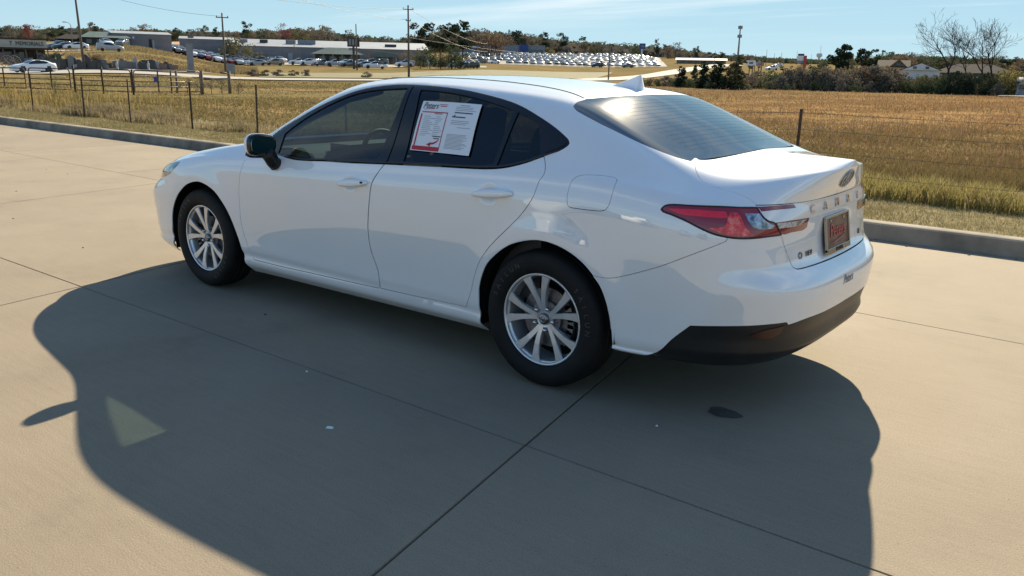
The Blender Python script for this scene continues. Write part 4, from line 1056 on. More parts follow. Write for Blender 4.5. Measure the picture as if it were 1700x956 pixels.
def island_random(m, cols, pos_cols=None):
    """colour by blade (random per island)"""
    nt = m.node_tree; N, L = nt.nodes, nt.links; b = N['Principled BSDF']
    g = N.new('ShaderNodeNewGeometry'); rp = N.new('ShaderNodeValToRGB'); e = rp.color_ramp.elements
    while len(e) < len(cols): e.new(.5)
    for i, c in enumerate(cols): e[i].position = i/max(1, len(cols)-1); e[i].color = (*c, 1)
    L.new(g.outputs['Random Per Island'], rp.inputs[0])
    return rp
M_conc = mat('concrete', (0.42, 0.38, 0.32), .86, spec=.3)
def concrete(m):
    nt = m.node_tree; N, L = nt.nodes, nt.links; b = N['Principled BSDF']
    tcn = N.new('ShaderNodeNewGeometry')
    def noise(sc, det, rough=.6, stretch=None):
        n = N.new('ShaderNodeTexNoise'); n.inputs['Scale'].default_value = sc; n.inputs['Detail'].default_value = det; n.inputs['Roughness'].default_value = rough
        if stretch:
            mp_ = N.new('ShaderNodeMapping'); mp_.inputs['Scale'].default_value = stretch; L.new(tcn.outputs['Position'], mp_.inputs[0]); L.new(mp_.outputs[0], n.inputs['Vector'])
        else: L.new(tcn.outputs['Position'], n.inputs['Vector'])
        return n.outputs[0]
    def ramp(src, stops):
        r = N.new('ShaderNodeValToRGB'); e = r.color_ramp.elements
        while len(e) < len(stops): e.new(.5)
        for i, (p_, c) in enumerate(stops): e[i].position = p_; e[i].color = (*c, 1)
        L.new(src, r.inputs[0]); return r.outputs[0]
    def mul(a, c, f=1.0):
        x = N.new('ShaderNodeMix'); x.data_type = 'RGBA'; x.blend_type = 'MULTIPLY'; x.inputs[0].default_value = f; L.new(a, x.inputs[6]); L.new(c, x.inputs[7]); return x.outputs[2]
    base = ramp(noise(.55, 8, .65), [(.30, (0.222, 0.184, 0.134)), (.5, (0.252, 0.210, 0.154)), (.72, (0.280, 0.234, 0.174))])
    brush = ramp(noise(3.0, 6, .7, (1, 14, 1)), [(.3, (.93, .93, .93)), (.7, (1.05, 1.05, 1.05))])
    grit = ramp(noise(170, 3, .7), [(.30, (.72, .72, .72)), (.5, (1, 1, 1)), (.75, (1.16, 1.15, 1.12))])
    pits = ramp(noise(60, 2, .5), [(.22, (.6, .58, .55)), (.29, (1, 1, 1))])
    stain = ramp(noise(1.3, 7, .66), [(.28, (.80, .79, .775)), (.40, (.95, .95, .945)), (.50, (1, 1, 1))])
    oi = N.new('ShaderNodeObjectInfo'); sl = ramp(oi.outputs['Random'], [(0, (.92, .92, .93)), (1, (1.05, 1.045, 1.03))])
    c = mul(mul(mul(mul(mul(base, brush), grit), pits), stain), sl)
    L.new(c, b.inputs['Base Color'])
    bp = N.new('ShaderNodeBump'); bp.inputs['Strength'].default_value = .55; bp.inputs['Distance'].default_value = .004; L.new(noise(140, 4, .7), bp.inputs['Height']); L.new(bp.outputs[0], b.inputs['Normal'])
concrete(M_conc)
M_joint = mat('joint_filler', (0.07, 0.062, 0.052), .9)
vary(M_joint, [(0.05, 0.045, 0.04), (0.10, 0.088, 0.07)], 8)
M_soil = mat('field_ground', (0.2, 0.15, 0.08), 1.0, spec=.0)
rp, nz = vary(M_soil, [(0.116, 0.112, 0.045), (0.176, 0.146, 0.068), (0.225, 0.161, 0.083), (0.277, 0.180, 0.098)], .11, detail=10, rough=.68, bump=.6, bscale=3, lo=.32, hi=.70, bdist=.15)
# the open field on the right is the more orange one
nt = M_soil.node_tree; N, L = nt.nodes, nt.links
g_ = N.new('ShaderNodeNewGeometry'); sp_ = N.new('ShaderNodeSeparateXYZ'); L.new(g_.outputs['Position'], sp_.inputs[0])
mr_ = N.new('ShaderNodeMapRange'); mr_.inputs[1].default_value = -34; mr_.inputs[2].default_value = -8; L.new(sp_.outputs[0], mr_.inputs[0])
n2_ = N.new('ShaderNodeTexNoise'); n2_.inputs['Scale'].default_value = .35; n2_.inputs['Detail'].default_value = 9; L.new(g_.outputs['Position'], n2_.inputs['Vector'])
r2_ = N.new('ShaderNodeValToRGB'); e = r2_.color_ramp.elements; e[0].position = .34; e[0].color = (0.215, 0.135, 0.06, 1); e[1].position = .68; e[1].color = (0.35, 0.22, 0.10, 1); L.new(n2_.outputs[0], r2_.inputs[0])
r3_ = N.new('ShaderNodeValToRGB'); e = r3_.color_ramp.elements; e[0].position = .34; e[0].color = (0.12, 0.088, 0.045, 1); e[1].position = .68; e[1].color = (0.235, 0.17, 0.085, 1); L.new(n2_.outputs[0], r3_.inputs[0])
n3_ = N.new('ShaderNodeTexNoise'); n3_.inputs['Scale'].default_value = .12; n3_.inputs['Detail'].default_value = 5; L.new(g_.outputs['Position'], n3_.inputs['Vector'])
ma_ = N.new('ShaderNodeMath'); ma_.operation = 'MULTIPLY_ADD'; ma_.inputs[1].default_value = 34; L.new(n3_.outputs[0], ma_.inputs[0]); L.new(sp_.outputs[1], ma_.inputs[2])
mz_ = N.new('ShaderNodeMapRange'); mz_.inputs[1].default_value = 27; mz_.inputs[2].default_value = 51; L.new(ma_.outputs[0], mz_.inputs[0])
my_ = N.new('ShaderNodeMix'); my_.data_type = 'RGBA'; L.new(mz_.outputs[0], my_.inputs[0]); L.new(r3_.outputs[0], my_.inputs[6]); L.new(r2_.outputs[0], my_.inputs[7])
mx_ = N.new('ShaderNodeMix'); mx_.data_type = 'RGBA'; L.new(mr_.outputs[0], mx_.inputs[0]); L.new(rp.outputs[0], mx_.inputs[6]); L.new(my_.outputs[2], mx_.inputs[7]); L.new(mx_.outputs[2], N['Principled BSDF'].inputs['Base Color'])

# pavement of cast slabs with open joints
pave = MB().add([(-95, -70, -.045), (60, -70, -.045), (60, 4.3, -.045), (-95, 4.3, -.045)], [(0, 1, 2, 3)]).build('pavement', M_joint); tag(pave, kind='structure')
def jy(k, x):      # the lengthwise joints, nearly parallel to the kerb
    base = (-10.6, -7.5, -4.5, -1.455, 1.545, 4.262)[k]; return base+(-.018*(x-1.0) if k == 4 else (.004*(x-1) if k == 3 else 0))
gap = .0045; xs0 = [1.765+i*3.78 for i in range(-17, 6)]
def slab(q):
    v = [np.array((*p, 0.0)) for p in q]; c = sum(v)/4
    top_ = [p+(c-p)/np.linalg.norm(c-p)*gap*1.9 for p in v]; low = [p+(c-p)/np.linalg.norm(c-p)*gap*1.2 for p in v]
    V = top_+[p-np.array((0, 0, .006)) for p in low]+[p-np.array((0, 0, .05)) for p in low]
    F = [(0, 1, 2, 3)]+[(j*4+i, j*4+4+i, j*4+4+(i+1) % 4, j*4+(i+1) % 4) for j in (0, 1) for i in range(4)]
    MB().add(V, F).build('slab', M_conc, pave)
for k in range(5):
    for i in range(len(xs0)-1):
        off = {0: .9, 1: -.5, 2: 0.0, 3: 0.0, 4: -1.75}[k]
        def cross(i, k_, row):
            x = xs0[i]+off if row != 3 else xs0[i]
            sk_ = -.20 if row in (2, 3) else -.05
            x = x+sk_*(jy(k_, x)-(-1.455)); return (x, jy(k_, x))
        slab([cross(i, k, k), cross(i+1, k, k), cross(i+1, k+1, k), cross(i, k+1, k)])
outer = MB().add([(-95, -70, -.004), (60, -70, -.004), (60, -10.62, -.004), (-95, -10.62, -.004)], [(0, 1, 2, 3)]).build('concrete_lot', M_conc, pave)
# kerb: face, rounded nose, top; cast in lengths
M_kerb = mat('kerb_concrete', (0.30, 0.285, 0.25), .9, spec=.2)
vary(M_kerb, [(0.162, 0.140, 0.115), (0.246, 0.217, 0.174), (0.323, 0.285, 0.230)], 2.2, detail=8, bump=.5, bscale=90, bdist=.004)
kp = [(4.262, -.04), (4.268, 0), (4.288, .110), (4.296, .132), (4.318, .145), (4.345, .150), (4.455, .150), (4.462, .140), (4.464, -.04)]
kerb = empty('kerb', (0, 0, 0)); tag(kerb, kind='structure')
x = -96.0
while x < 60:
    L_ = 3.0; V = [(xx, y, z) for xx in (x+.003, x+L_-.003) for y, z in kp]; n = len(kp)
    F = [(i, n+i, n+i+1, i+1) for i in range(n-1)]+[tuple(range(n)), tuple(range(n, 2*n))[::-1]]
    MB().add(V, F).build('kerb_stone', M_kerb, kerb); x += L_
# strip of mown verge and the land beyond
M_verge = mat('verge_ground', (0.16, 0.14, 0.07), 1.0, spec=.0)
vary(M_verge, [(0.14, 0.115, 0.065), (0.225, 0.19, 0.11), (0.29, 0.245, 0.15)], 3.0, detail=9, bump=.6, bscale=40, bdist=.02)
gx = np.arange(-96, 60.1, 1.0); gy = np.array([4.463, 4.7, 5.2, 5.7, 6.2, 6.8, 7.6, 8.6])
gz = np.array([.138, .135, .125, .112, .10, .10, .095, .07])
V = [(a, b, c+.008*math.sin(a*1.3+b*2)) for b, c in zip(gy, gz) for a in gx]; n = len(gx)
MB().add(V, [(j*n+i, j*n+i+1, (j+1)*n+i+1, (j+1)*n+i) for j in range(len(gy)-1) for i in range(n-1)]).build('verge', M_verge, smooth=True)['kind'] = 'structure'
rr = np.concatenate([[0.5], np.geomspace(6, 7000, 190)]); aa = np.concatenate([np.linspace(-PI, -1.05, 40), np.linspace(-1.05, 1.05, 260)[1:], np.linspace(1.05, PI, 40)[1:]])
R_, A_ = np.meshgrid(rr, aa, indexing='ij')
X = CAM[0]+R_*(FW[0]*np.cos(A_)+RT[0]*np.sin(A_)); Y = CAM[1]+R_*(FW[1]*np.cos(A_)+RT[1]*np.sin(A_))
Z = terrain(X, Y); Z = np.where(Y < 7.2, -.25, Z)
n = len(aa); V = np.stack([X, Y, Z], 2).reshape(-1, 3)
MB().add(V, [(i*n+j, (i+1)*n+j, (i+1)*n+j+1, i*n+j+1) for i in range(len(rr)-1) for j in range(n-1)]).build('terrain', M_soil, smooth=True)['kind'] = 'structure'

# grass: blades gathered into one object a kind
def blades(name, XY, Z, h, w, lean, mt, five=False):
    n = len(XY); a = RNG.uniform(0, 2*PI, n); b = RNG.uniform(0, 2*PI, n); ln = RNG.uniform(.1, 1, n)*lean*h
    base = np.stack([XY[:, 0], XY[:, 1], Z-.01], 1); side = np.stack([np.cos(a), np.sin(a), 0*a], 1)*(w/2)[:, None]
    ld = np.stack([np.cos(b), np.sin(b), 0*b], 1)
    tip = base+ld*ln[:, None]+np.stack([0*h, 0*h, h], 1)
    if five:
        mid = base+ld*(ln*.32)[:, None]+np.stack([0*h, 0*h, h*.58], 1)
        V = np.stack([base-side, base+side, mid+side*.75, mid-side*.75, tip], 1).reshape(-1, 3)
        k = np.arange(n)*5; loops = np.stack([k, k+1, k+2, k+3, k+3, k+2, k+4], 1).ravel(); st = (np.arange(n)[:, None]*7+np.array([0, 4])).ravel(); tot = np.tile([4, 3], n)
    else:
        V = np.stack([base-side, base+side, tip], 1).reshape(-1, 3); loops = np.arange(3*n); st = np.arange(n)*3; tot = np.full(n, 3)
    me = bpy.data.meshes.new(name); me.vertices.add(len(V)); me.vertices.foreach_set('co', V.ravel())
    me.loops.add(len(loops)); me.loops.foreach_set('vertex_index', loops.astype(np.int32))
    me.polygons.add(len(st)); me.polygons.foreach_set('loop_start', st.astype(np.int32)); me.polygons.foreach_set('loop_total', tot.astype(np.int32))
    me.materials.append(mt); me.update(); me.validate()
    o = link(name, me); o['kind'] = 'stuff'; return o
def leafy(name, cols, rough=.75, trans=.25, far=None, rng_=(10, 34)):
    m = mat(name, cols[0], rough, spec=.0); b = m.node_tree.nodes['Principled BSDF']; r = island_random(m, cols); L = m.node_tree.links
    if far:     # another growth further out in the field, the border broken up by noise
        N = m.node_tree.nodes; r2 = island_random(m, far); g = N.new('ShaderNodeNewGeometry'); sp = N.new('ShaderNodeSeparateXYZ'); L.new(g.outputs['Position'], sp.inputs[0])
        nz = N.new('ShaderNodeTexNoise'); nz.inputs['Scale'].default_value = .12; nz.inputs['Detail'].default_value = 5; L.new(g.outputs['Position'], nz.inputs['Vector'])
        ma = N.new('ShaderNodeMath'); ma.operation = 'MULTIPLY_ADD'; ma.inputs[1].default_value = 34; L.new(nz.outputs[0], ma.inputs[0]); L.new(sp.outputs[1], ma.inputs[2])
        mr = N.new('ShaderNodeMapRange'); mr.inputs[1].default_value = rng_[0]+17; mr.inputs[2].default_value = rng_[1]+17; L.new(ma.outputs[0], mr.inputs[0])
        mx0 = N.new('ShaderNodeMix'); mx0.data_type = 'RGBA'; L.new(mr.outputs[0], mx0.inputs[0]); L.new(r.outputs[0], mx0.inputs[6]); L.new(r2.outputs[0], mx0.inputs[7])
        class _O: outputs = [mx0.outputs[2]]
        r = _O
    L.new(r.outputs[0], b.inputs['Base Color'])
    if trans:
        N = m.node_tree.nodes; t = N.new('ShaderNodeBsdfTranslucent'); L.new(r.outputs[0], t.inputs[0]); mx = N.new('ShaderNodeMixShader'); mx.inputs[0].default_value = trans
        L.new(b.outputs[0], mx.inputs[1]); L.new(t.outputs[0], mx.inputs[2]); L.new(mx.outputs[0], N['Material Output'].inputs[0])
    return m
M_straw = leafy('straw_blades', [(0.160, 0.128, 0.044), (0.272, 0.200, 0.080), (0.336, 0.240, 0.112), (0.216, 0.192, 0.060), (0.368, 0.264, 0.120)], trans=.35)
M_tall = leafy('tall_grass_blades', [(0.13, 0.12, 0.04), (0.27, 0.235, 0.08), (0.36, 0.285, 0.12), (0.20, 0.19, 0.055), (0.40, 0.32, 0.16), (0.30, 0.24, 0.10)], trans=.35)
M_orange = leafy('orange_field_blades', [(0.15, 0.105, 0.05), (0.23, 0.165, 0.075), (0.19, 0.15, 0.058), (0.28, 0.205, 0.10), (0.17, 0.14, 0.05)], trans=.2, far=[(0.30, 0.185, 0.085), (0.40, 0.255, 0.125), (0.36, 0.21, 0.105), (0.46, 0.305, 0.17), (0.28, 0.20, 0.085)])
M_mown = leafy('mown_blades', [(0.19, 0.165, 0.08), (0.30, 0.25, 0.135), (0.24, 0.22, 0.09), (0.36, 0.29, 0.165)], trans=.25)
M_olive = leafy('olive_field_blades', [(0.137, 0.126, 0.047), (0.209, 0.166, 0.076), (0.259, 0.191, 0.094), (0.158, 0.151, 0.050), (0.281, 0.205, 0.104)], trans=.25)
_cw = RNG.normal(size=(14, 2))*np.repeat([.35, .8, 1.7, 3.6], [3, 4, 4, 3])[:, None]; _cp = RNG.uniform(0, 2*PI, 14); _ca = np.repeat([1.0, .9, .7, .5], [3, 4, 4, 3])
M_dead = leafy('dead_stem_blades', [(0.16, 0.10, 0.06), (0.26, 0.17, 0.10), (0.34, 0.22, 0.15)], trans=.2)
def clump(xy, sc):
    """smooth irregular field, 0 to 1"""
    v = (np.sin(xy@(_cw.T*sc*1.6)+_cp)*_ca).sum(1)/np.sqrt((_ca**2).sum()/2)
    return np.clip(.5+.24*v, 0, 1)
def xy_rect(n, x0, x1, y0, y1, near=6.0):
    """uniform in y, denser towards the camera in x"""
    q = np.stack([RNG.uniform(x0, x1, n*3), RNG.uniform(y0, y1, n*3)], 1)
    d = np.hypot(q[:, 0]-CAM[0], q[:, 1]-CAM[1]); k = RNG.random(len(q)) < np.clip(12/d, .05, 1)
    return q[k][:n]
q = xy_rect(100000, -48, 9, 4.47, 6.3); zz_ = np.interp(q[:, 1], gy, gz); d = np.hypot(q[:, 0]-CAM[0], q[:, 1]-CAM[1])
blades('mown_grass', q, zz_, RNG.uniform(.02, .062, len(q)), .0045+.00045*d, 1.1, M_mown)
M_pale = leafy('pale_fence_blades', [(0.165, 0.143, 0.075), (0.270, 0.217, 0.128), (0.330, 0.262, 0.158), (0.210, 0.188, 0.083), (0.360, 0.292, 0.188), (0.232, 0.165, 0.105)], trans=.35)
for nm, x0, x1, cnt, mt_, hh_ in (('tall_fence_grass', -5.5, 9, 42000, M_tall, .80), ('dry_fence_grass', -48, -5.5, 52000, M_pale, .95)):
    q = xy_rect(cnt, x0, x1, 6.12, 7.2); cl = clump(q, .9); edge = .12*np.sin(q[:, 0]*2.1)+.07*np.sin(q[:, 0]*5.3); k = (q[:, 1] > 6.18+edge) & (RNG.random(len(q)) < .10+1.1*cl**1.3); q = q[k]; cl = cl[k]
    d = np.hypot(q[:, 0]-CAM[0], q[:, 1]-CAM[1]); h = (.06+.36*cl**1.2)*RNG.uniform(.45, 1.3, len(q))*hh_
    blades(nm, q, np.interp(q[:, 1], gy, gz), h, .005+.0005*d, .65, mt_, True)
def field(n, r0, r1, px0, px1):
    r = np.exp(RNG.uniform(math.log(r0), math.log(r1), n)); px = RNG.uniform(px0, px1, n)
    P = np.array(CAM[:2])+r[:, None]*(FW+RT*((px-850)/FH)[:, None]); k = P[:, 1] > 7.4; return P[k], r[k]
q, r = field(150000, 11, 96, 1000, 1860); cl = clump(q, .55); k = RNG.random(len(q)) < .55+.5*cl; q, r, cl = q[k], r[k], cl[k]
blades('dry_field_grass', q, terrain(q[:, 0], q[:, 1]), (.035+.085*cl**1.5)*RNG.uniform(.4, 1.5, len(q)), .007+.0010*r, 1.1, M_orange)
q, r = field(110000, 15, 84, -160, 1000); cl = clump(q, .3); k = RNG.random(len(q)) < .2+cl; q, r, cl = q[k], r[k], cl[k]
blades('olive_field_grass', q, terrain(q[:, 0], q[:, 1]), (.03+.08*cl)*RNG.uniform(.4, 1.5, len(q)), .008+.0010*r, 1.0, M_olive)
q, r = field(26000, 11, 60, 1000, 1860); cl = clump(q, .22); k = cl > .62; q, r, cl = q[k], r[k], cl[k]
blades('green_field_patches', q, terrain(q[:, 0], q[:, 1]), (.03+.06*cl)*RNG.uniform(.4, 1.3, len(q)), .008+.0010*r, 1.0, M_olive)
q, r = field(9000, 12, 90, 1000, 1860); cl = clump(q+40, 1.1); k = cl > .60; q, r, cl = q[k], r[k], cl[k]
blades('dead_stems', q, terrain(q[:, 0], q[:, 1]), (.10+.22*cl)*RNG.uniform(.5, 1.3, len(q)), .005+.0006*r, .6, M_dead, True)
# seed heads and weeds standing tall behind the left fence
q = np.stack([RNG.uniform(-52, -21, 16000), RNG.normal(8.6, 1.6, 16000)], 1); q = q[q[:, 1] > 6.3]; cl = clump(q, .8); k = RNG.random(len(q)) < cl*1.1-.15; q = q[k]; cl = cl[k]
blades('pale_weeds', q, np.maximum(terrain(q[:, 0], q[:, 1]), .05), (.25+.55*cl)*RNG.uniform(.4, 1.1, len(q)), np.full(len(q), .025), .5, M_straw, True)
# pebbles and leaf scraps on the slabs
M_scrap = mat('leaf_scrap', (0.06, 0.05, 0.035), .9); M_glint = mat('foil_scrap', (0.75, 0.80, 0.78), .3)
m = MB()
for k in range(46):
    x, y = RNG.uniform(-9, 6.5), RNG.uniform(-3.6, 4.2); s_ = RNG.uniform(.004, .010); a = RNG.uniform(0, PI)
    m.box((x, y, .003), (s_*2.4, s_*1.1, .006), rz=a, taper=.6)
for k in range(520):
    x = RNG.uniform(-30, 6.5); y = 4.255-abs(RNG.normal(0, .09)); s_ = RNG.uniform(.003, .010); m.box((x, y, .003), (s_*2.6, s_*1.2, .005), rz=RNG.uniform(0, PI), taper=.6)
m.build('leaf_scraps', M_scrap)['kind'] = 'stuff'
m = MB()
for (x, y, s_) in ((1.04, -1.86, .02), (.43, -1.5, .007), (2.08, -.93, .007)): m.box((x, y, .003), (s_*1.6, s_*.7, .006), rz=.5, taper=.7)
m.build('paper_flecks', M_glint)['kind'] = 'stuff'
M_oil = mat('oil_stain', (0.11, 0.10, 0.09), .55); vary(M_oil, [(0.06, 0.056, 0.052), (0.11, 0.10, 0.085)], 12)
th = np.linspace(0, 2*PI, 40, endpoint=False); rad = .066*(1+.10*np.sin(3*th+1)+.05*np.sin(7*th))
MB().add([(2.24+r_*math.cos(t_)*1.15, -.60+r_*math.sin(t_)*.8, .003) for r_, t_ in zip(rad, th)], [tuple(range(40))]).build('oil_stain', M_oil)['kind'] = 'stuff'
# draped surfaces: roads and yards
M_road = mat('road_surface', (0.40, 0.385, 0.35), .9); vary(M_road, [(0.270, 0.259, 0.232), (0.330, 0.315, 0.285)], .4, detail=6)
M_yard = mat('yard_gravel', (0.42, 0.37, 0.29), .95); vary(M_yard, [(0.270, 0.232, 0.180), (0.345, 0.307, 0.247)], .3, detail=7)
M_asph = mat('lot_asphalt', (0.14, 0.14, 0.14), .9); vary(M_asph, [(0.11, 0.11, 0.11), (0.17, 0.165, 0.16)], .4)
M_lawn = mat('lawn_grass', (0.13, 0.15, 0.04), .95); vary(M_lawn, [(0.085, 0.08, 0.028), (0.14, 0.12, 0.045), (0.105, 0.11, 0.032)], .3, detail=9, bump=.5, bscale=4, bdist=.1)
M_bank = mat('bare_orange_bank', (0.40, 0.22, 0.12), .95); vary(M_bank, [(0.272, 0.152, 0.080), (0.368, 0.216, 0.120)], .12, detail=8)
def ribbon(name, pts, width, mt, off, n=60, cross=5):
    P = np.array(pts, float); t = np.concatenate([[0], np.cumsum(np.hypot(*np.diff(P, axis=0).T))]); u = np.linspace(0, t[-1], n)
    q = np.stack([nspline(t, P[:, 0], u), nspline(t, P[:, 1], u)], 1); d = np.gradient(q, axis=0); d /= np.linalg.norm(d, axis=1)[:, None]; nn = np.stack([-d[:, 1], d[:, 0]], 1)
    w = np.broadcast_to(np.interp(u, np.linspace(0, t[-1], len(np.atleast_1d(width))), np.atleast_1d(width)), (n,))
    V = []
    for k in range(cross):
        e = q+nn*(w*(k/(cross-1)-.5))[:, None]; V.append(np.stack([e[:, 0], e[:, 1], terrain(e[:, 0], e[:, 1])+off], 1))
    V = np.concatenate(V); F = [(k*n+i, k*n+i+1, (k+1)*n+i+1, (k+1)*n+i) for k in range(cross-1) for i in range(n-1)]
    o = MB().add(V, F).build(name, mt, smooth=True, fix=True); o['kind'] = 'structure'; return o
def yard(name, near, far, mt, off, n=24, m_=8):
    """sheet between a near and a far edge, both given as (column, distance)"""
    N_ = np.array([at(*q) for q in near]); F_ = np.array([at(*q) for q in far]); V = []
    def rs(P): t = np.linspace(0, 1, len(P)); u = np.linspace(0, 1, n); return np.stack([np.interp(u, t, P[:, 0]), np.interp(u, t, P[:, 1])], 1)
    a, b = rs(N_), rs(F_)
    for k in range(m_): e = a+(b-a)*k/(m_-1); V.append(np.stack([e[:, 0], e[:, 1], terrain(e[:, 0], e[:, 1])+off], 1))
    o = MB().add(np.concatenate(V), [(k*n+i, k*n+i+1, (k+1)*n+i+1, (k+1)*n+i) for k in range(m_-1) for i in range(n-1)]).build(name, mt, smooth=True); o['kind'] = 'structure'; return o
ribbon('road', [at(-500, 104), at(-200, 101), at(40, 99), at(250, 92), at(450, 88.5), at(650, 93), at(830, 110), at(990, 150), at(1080, 210), at(1150, 290), at(1205, 380)], [8, 8, 8, 8, 9, 10, 12], M_road, .10, 110)
ribbon('driveway', [at(-120, 106), at(60, 105), at(200, 103.5), at(330, 110)], 4.5, M_yard, .09, 40)
ribbon('yard_road', [at(60, 165), at(110, 172), at(160, 185), at(240, 190), at(290, 194)], [9, 9, 6, 6], M_yard, .10, 40)
yard('car_lot', [(215, 214), (330, 218), (470, 228), (560, 222), (660, 214)], [(215, 238), (330, 246), (470, 252), (560, 252), (670, 250)], M_yard, .07)
yard('asphalt_lot', [(640, 222), (800, 236)], [(650, 250), (800, 262)], M_asph, .08)
yard('dealer_lot', [(820, 318), (960, 322), (1100, 325)], [(740, 545), (900, 560), (1085, 560)], M_asph, .10, 30, 14)
yard('lawn', [(560, 105), (760, 130), (980, 160)], [(600, 160), (800, 215), (1010, 250)], M_lawn, .06)
yard('roadside_lawn', [(420, 97), (520, 99), (640, 106)], [(430, 130), (540, 150), (660, 170)], M_lawn, .07)
yard('bare_bank', [(270, 335), (370, 345)], [(275, 430), (400, 440)], M_bank, .15)

# ---------------------------------------------------------------- things beyond the kerb
def place(o, px, D, rz=0.0, dz=0.0):
    x, y = at(px, D); o.location = (x, y, max(tz(x, y), -.02)+dz); o.rotation_euler = (0, 0, rz); return o
def facing(px=850):
    """turn that points a thing's -Y side at the viewer's side of the field"""
    return -YAW-math.atan((px-850)/FH)
M_rust = mat('rusty_steel', (0.06, 0.035, 0.025), .8); vary(M_rust, [(0.035, 0.024, 0.02), (0.085, 0.045, 0.028)], 30)
M_wire = mat('fence_wire', (0.16, 0.13, 0.11), .6, metal=.4)
M_pole = mat('weathered_pole', (0.13, 0.10, 0.085), .9); vary(M_pole, [(0.09, 0.075, 0.065), (0.17, 0.14, 0.115)], 3, stretch=(6, 6, .3))
M_galv = mat('galvanised_pipe', (0.34, 0.31, 0.27), .55, metal=.5); vary(M_galv, [(0.16, 0.10, 0.075), (0.36, 0.33, 0.30)], 2.5)
M_wood = mat('old_timber', (0.16, 0.125, 0.10), .9); vary(M_wood, [(0.11, 0.085, 0.07), (0.22, 0.175, 0.14)], 5, stretch=(5, 5, .6))
M_sign_b = mat('blue_sign', (0.03, 0.07, 0.26), .5); M_white = mat('white_board', (0.72, 0.73, 0.74), .6); vary(M_white, [(.66, .67, .68), (.76, .77, .78)], 2)
M_greyp = mat('grey_panel', (0.25, 0.25, 0.27), .7); vary(M_greyp, [(.20, .20, .22), (.29, .29, .31)], 1.5)
M_darkp = mat('dark_panel', (0.05, 0.048, 0.05), .6)
M_redp = mat('red_panel', (0.42, 0.045, 0.05), .5); vary(M_redp, [(.36, .04, .045), (.46, .05, .055)], 1.5)

ORD = 'first second third fourth fifth sixth seventh eighth ninth tenth eleventh twelfth thirteenth fourteenth fifteenth sixteenth seventeenth eighteenth nineteenth'.split()
def nth(k):
    if k < 19: return ORD[k]
    t = (k+1)//10; u = (k+1) % 10; T_ = ['', '', 'twenty', 'thirty', 'forty', 'fifty'][t]
    return {20: 'twentieth', 30: 'thirtieth', 40: 'fortieth', 50: 'fiftieth'}.get(k+1) or T_+'-'+ORD[u-1]
def settle(objs, fmt):
    """labels for things in a run, left to right: objs are (x in the picture, object, look, where)"""
    runs = {}
    for a in sorted(objs, key=lambda a: a[0]): runs.setdefault((a[2], a[3]), []).append(a[1])
    for (look, where), L_ in runs.items():
        for k, o in enumerate(L_):
            o['label'] = fmt % (look, where) if len(L_) == 1 else (fmt % (look, where))+', %s from left' % nth(k)
def near_mark(px, marks): return min(marks, key=lambda m: abs(m[0]-px))[1]
# wire fence by the kerb: steel posts and four strands
fence = empty('wire_fence', (0, 0, 0)); tag(fence, 'rusty wire fence on thin steel posts along the grassy verge', 'fence')
FY = 6.2
tp = MB().box((0, 0, .42), (.035, .008, 1.24)).box((0, .014, .42), (.008, .03, 1.24)).mesh('post', M_rust)
px_posts = [(-46, 6.3), (-42.6, 6.2), (-39.4, 6.3), (-36, 6.2), (-32.5, 6.2), (-29, 6.25), (-25.2, 6.3), (-21.4, 6.3), (-17.75, 5.98), (-15.5, 6.0), (-12.92, 6.0), (-10.98, 6.25), (-8.2, 6.2), (-5.5, 6.2), (-2.8, 6.2), (-0.02, 6.28), (3.9, 6.25), (7.0, 6.25)]
for i, (x, y) in enumerate(px_posts):
    p = link('post', tp, fence); p.location = (x, y, .05); p.rotation_euler = (RNG.normal(0, .015), RNG.normal(0, .02), RNG.uniform(0, 3))
for k, z in enumerate((.36, .60, .85, 1.05)):
    m = MB(); pts = []
    for i in range(len(px_posts)-1):
        (x0, y0), (x1, y1) = px_posts[i], px_posts[i+1]
        for u in (0, .25, .5, .75): pts.append((x0+(x1-x0)*u, y0+(y1-y0)*u-.02, z-.05*4*u*(1-u)*(.4+.3*((i*7+k*3) % 3))))
    pts.append((*px_posts[-1], z)); m.tube(pts, .0024, 4, False)
    for i in range(0, len(pts)-1):
        a, b = np.array(pts[i]), np.array(pts[i+1]); L_ = np.linalg.norm(b-a)
        if a[0] < -26: continue
        for u in np.arange(.05, 1, .20/L_):
            c = a+(b-a)*u; m.tube([c+(.008, .0, .016), c+(-.008, 0, -.016)], .0022, 3, False)
    m.build('wire', M_wire, fence)

# pipe gates and the timber brace beside them
def gate(name, A, B, h, label, mt, mids):
    A, B = np.array(A, float), np.array(B, float); L_ = np.hypot(*(B-A)); rz = math.atan2(B[1]-A[1], B[0]-A[0])
    g = empty(name, (A[0], A[1], .02), rz); tag(g, label, 'gate', 'pipe farm gates in the field')
    r = .028; m = MB(); cr_ = .16
    pts = [(0, 0, .12), (0, 0, h-cr_)]+[(cr_-cr_*math.cos(a), 0, h-cr_+cr_*math.sin(a)) for a in np.linspace(.2, PI/2, 5)]+[(L_-cr_+cr_*math.sin(a), 0, h-cr_+cr_*math.cos(a)) for a in np.linspace(0, PI/2, 6)]+[(L_, 0, .12), (0, 0, .12)]
    m.tube(pts, r, 6, False); m.build('gate_frame', mt, g, smooth=True)
    for z in (.35, .58, .80): MB().tube([(0, 0, z), (L_, 0, z)], .022, 6).build('rail', mt, g, smooth=True)
    for u in mids: MB().box((L_*u, -.01, (h+.1)/2), (.05, .04, h-.12)).build('upright', M_rust, g)
    return g
gA = at(30, 41.5); gB = at(112, 40.5); gC = at(158, 40.0); gD = at(207, 39.6); gE = at(212, 39.6); gF = at(322, 41.8)
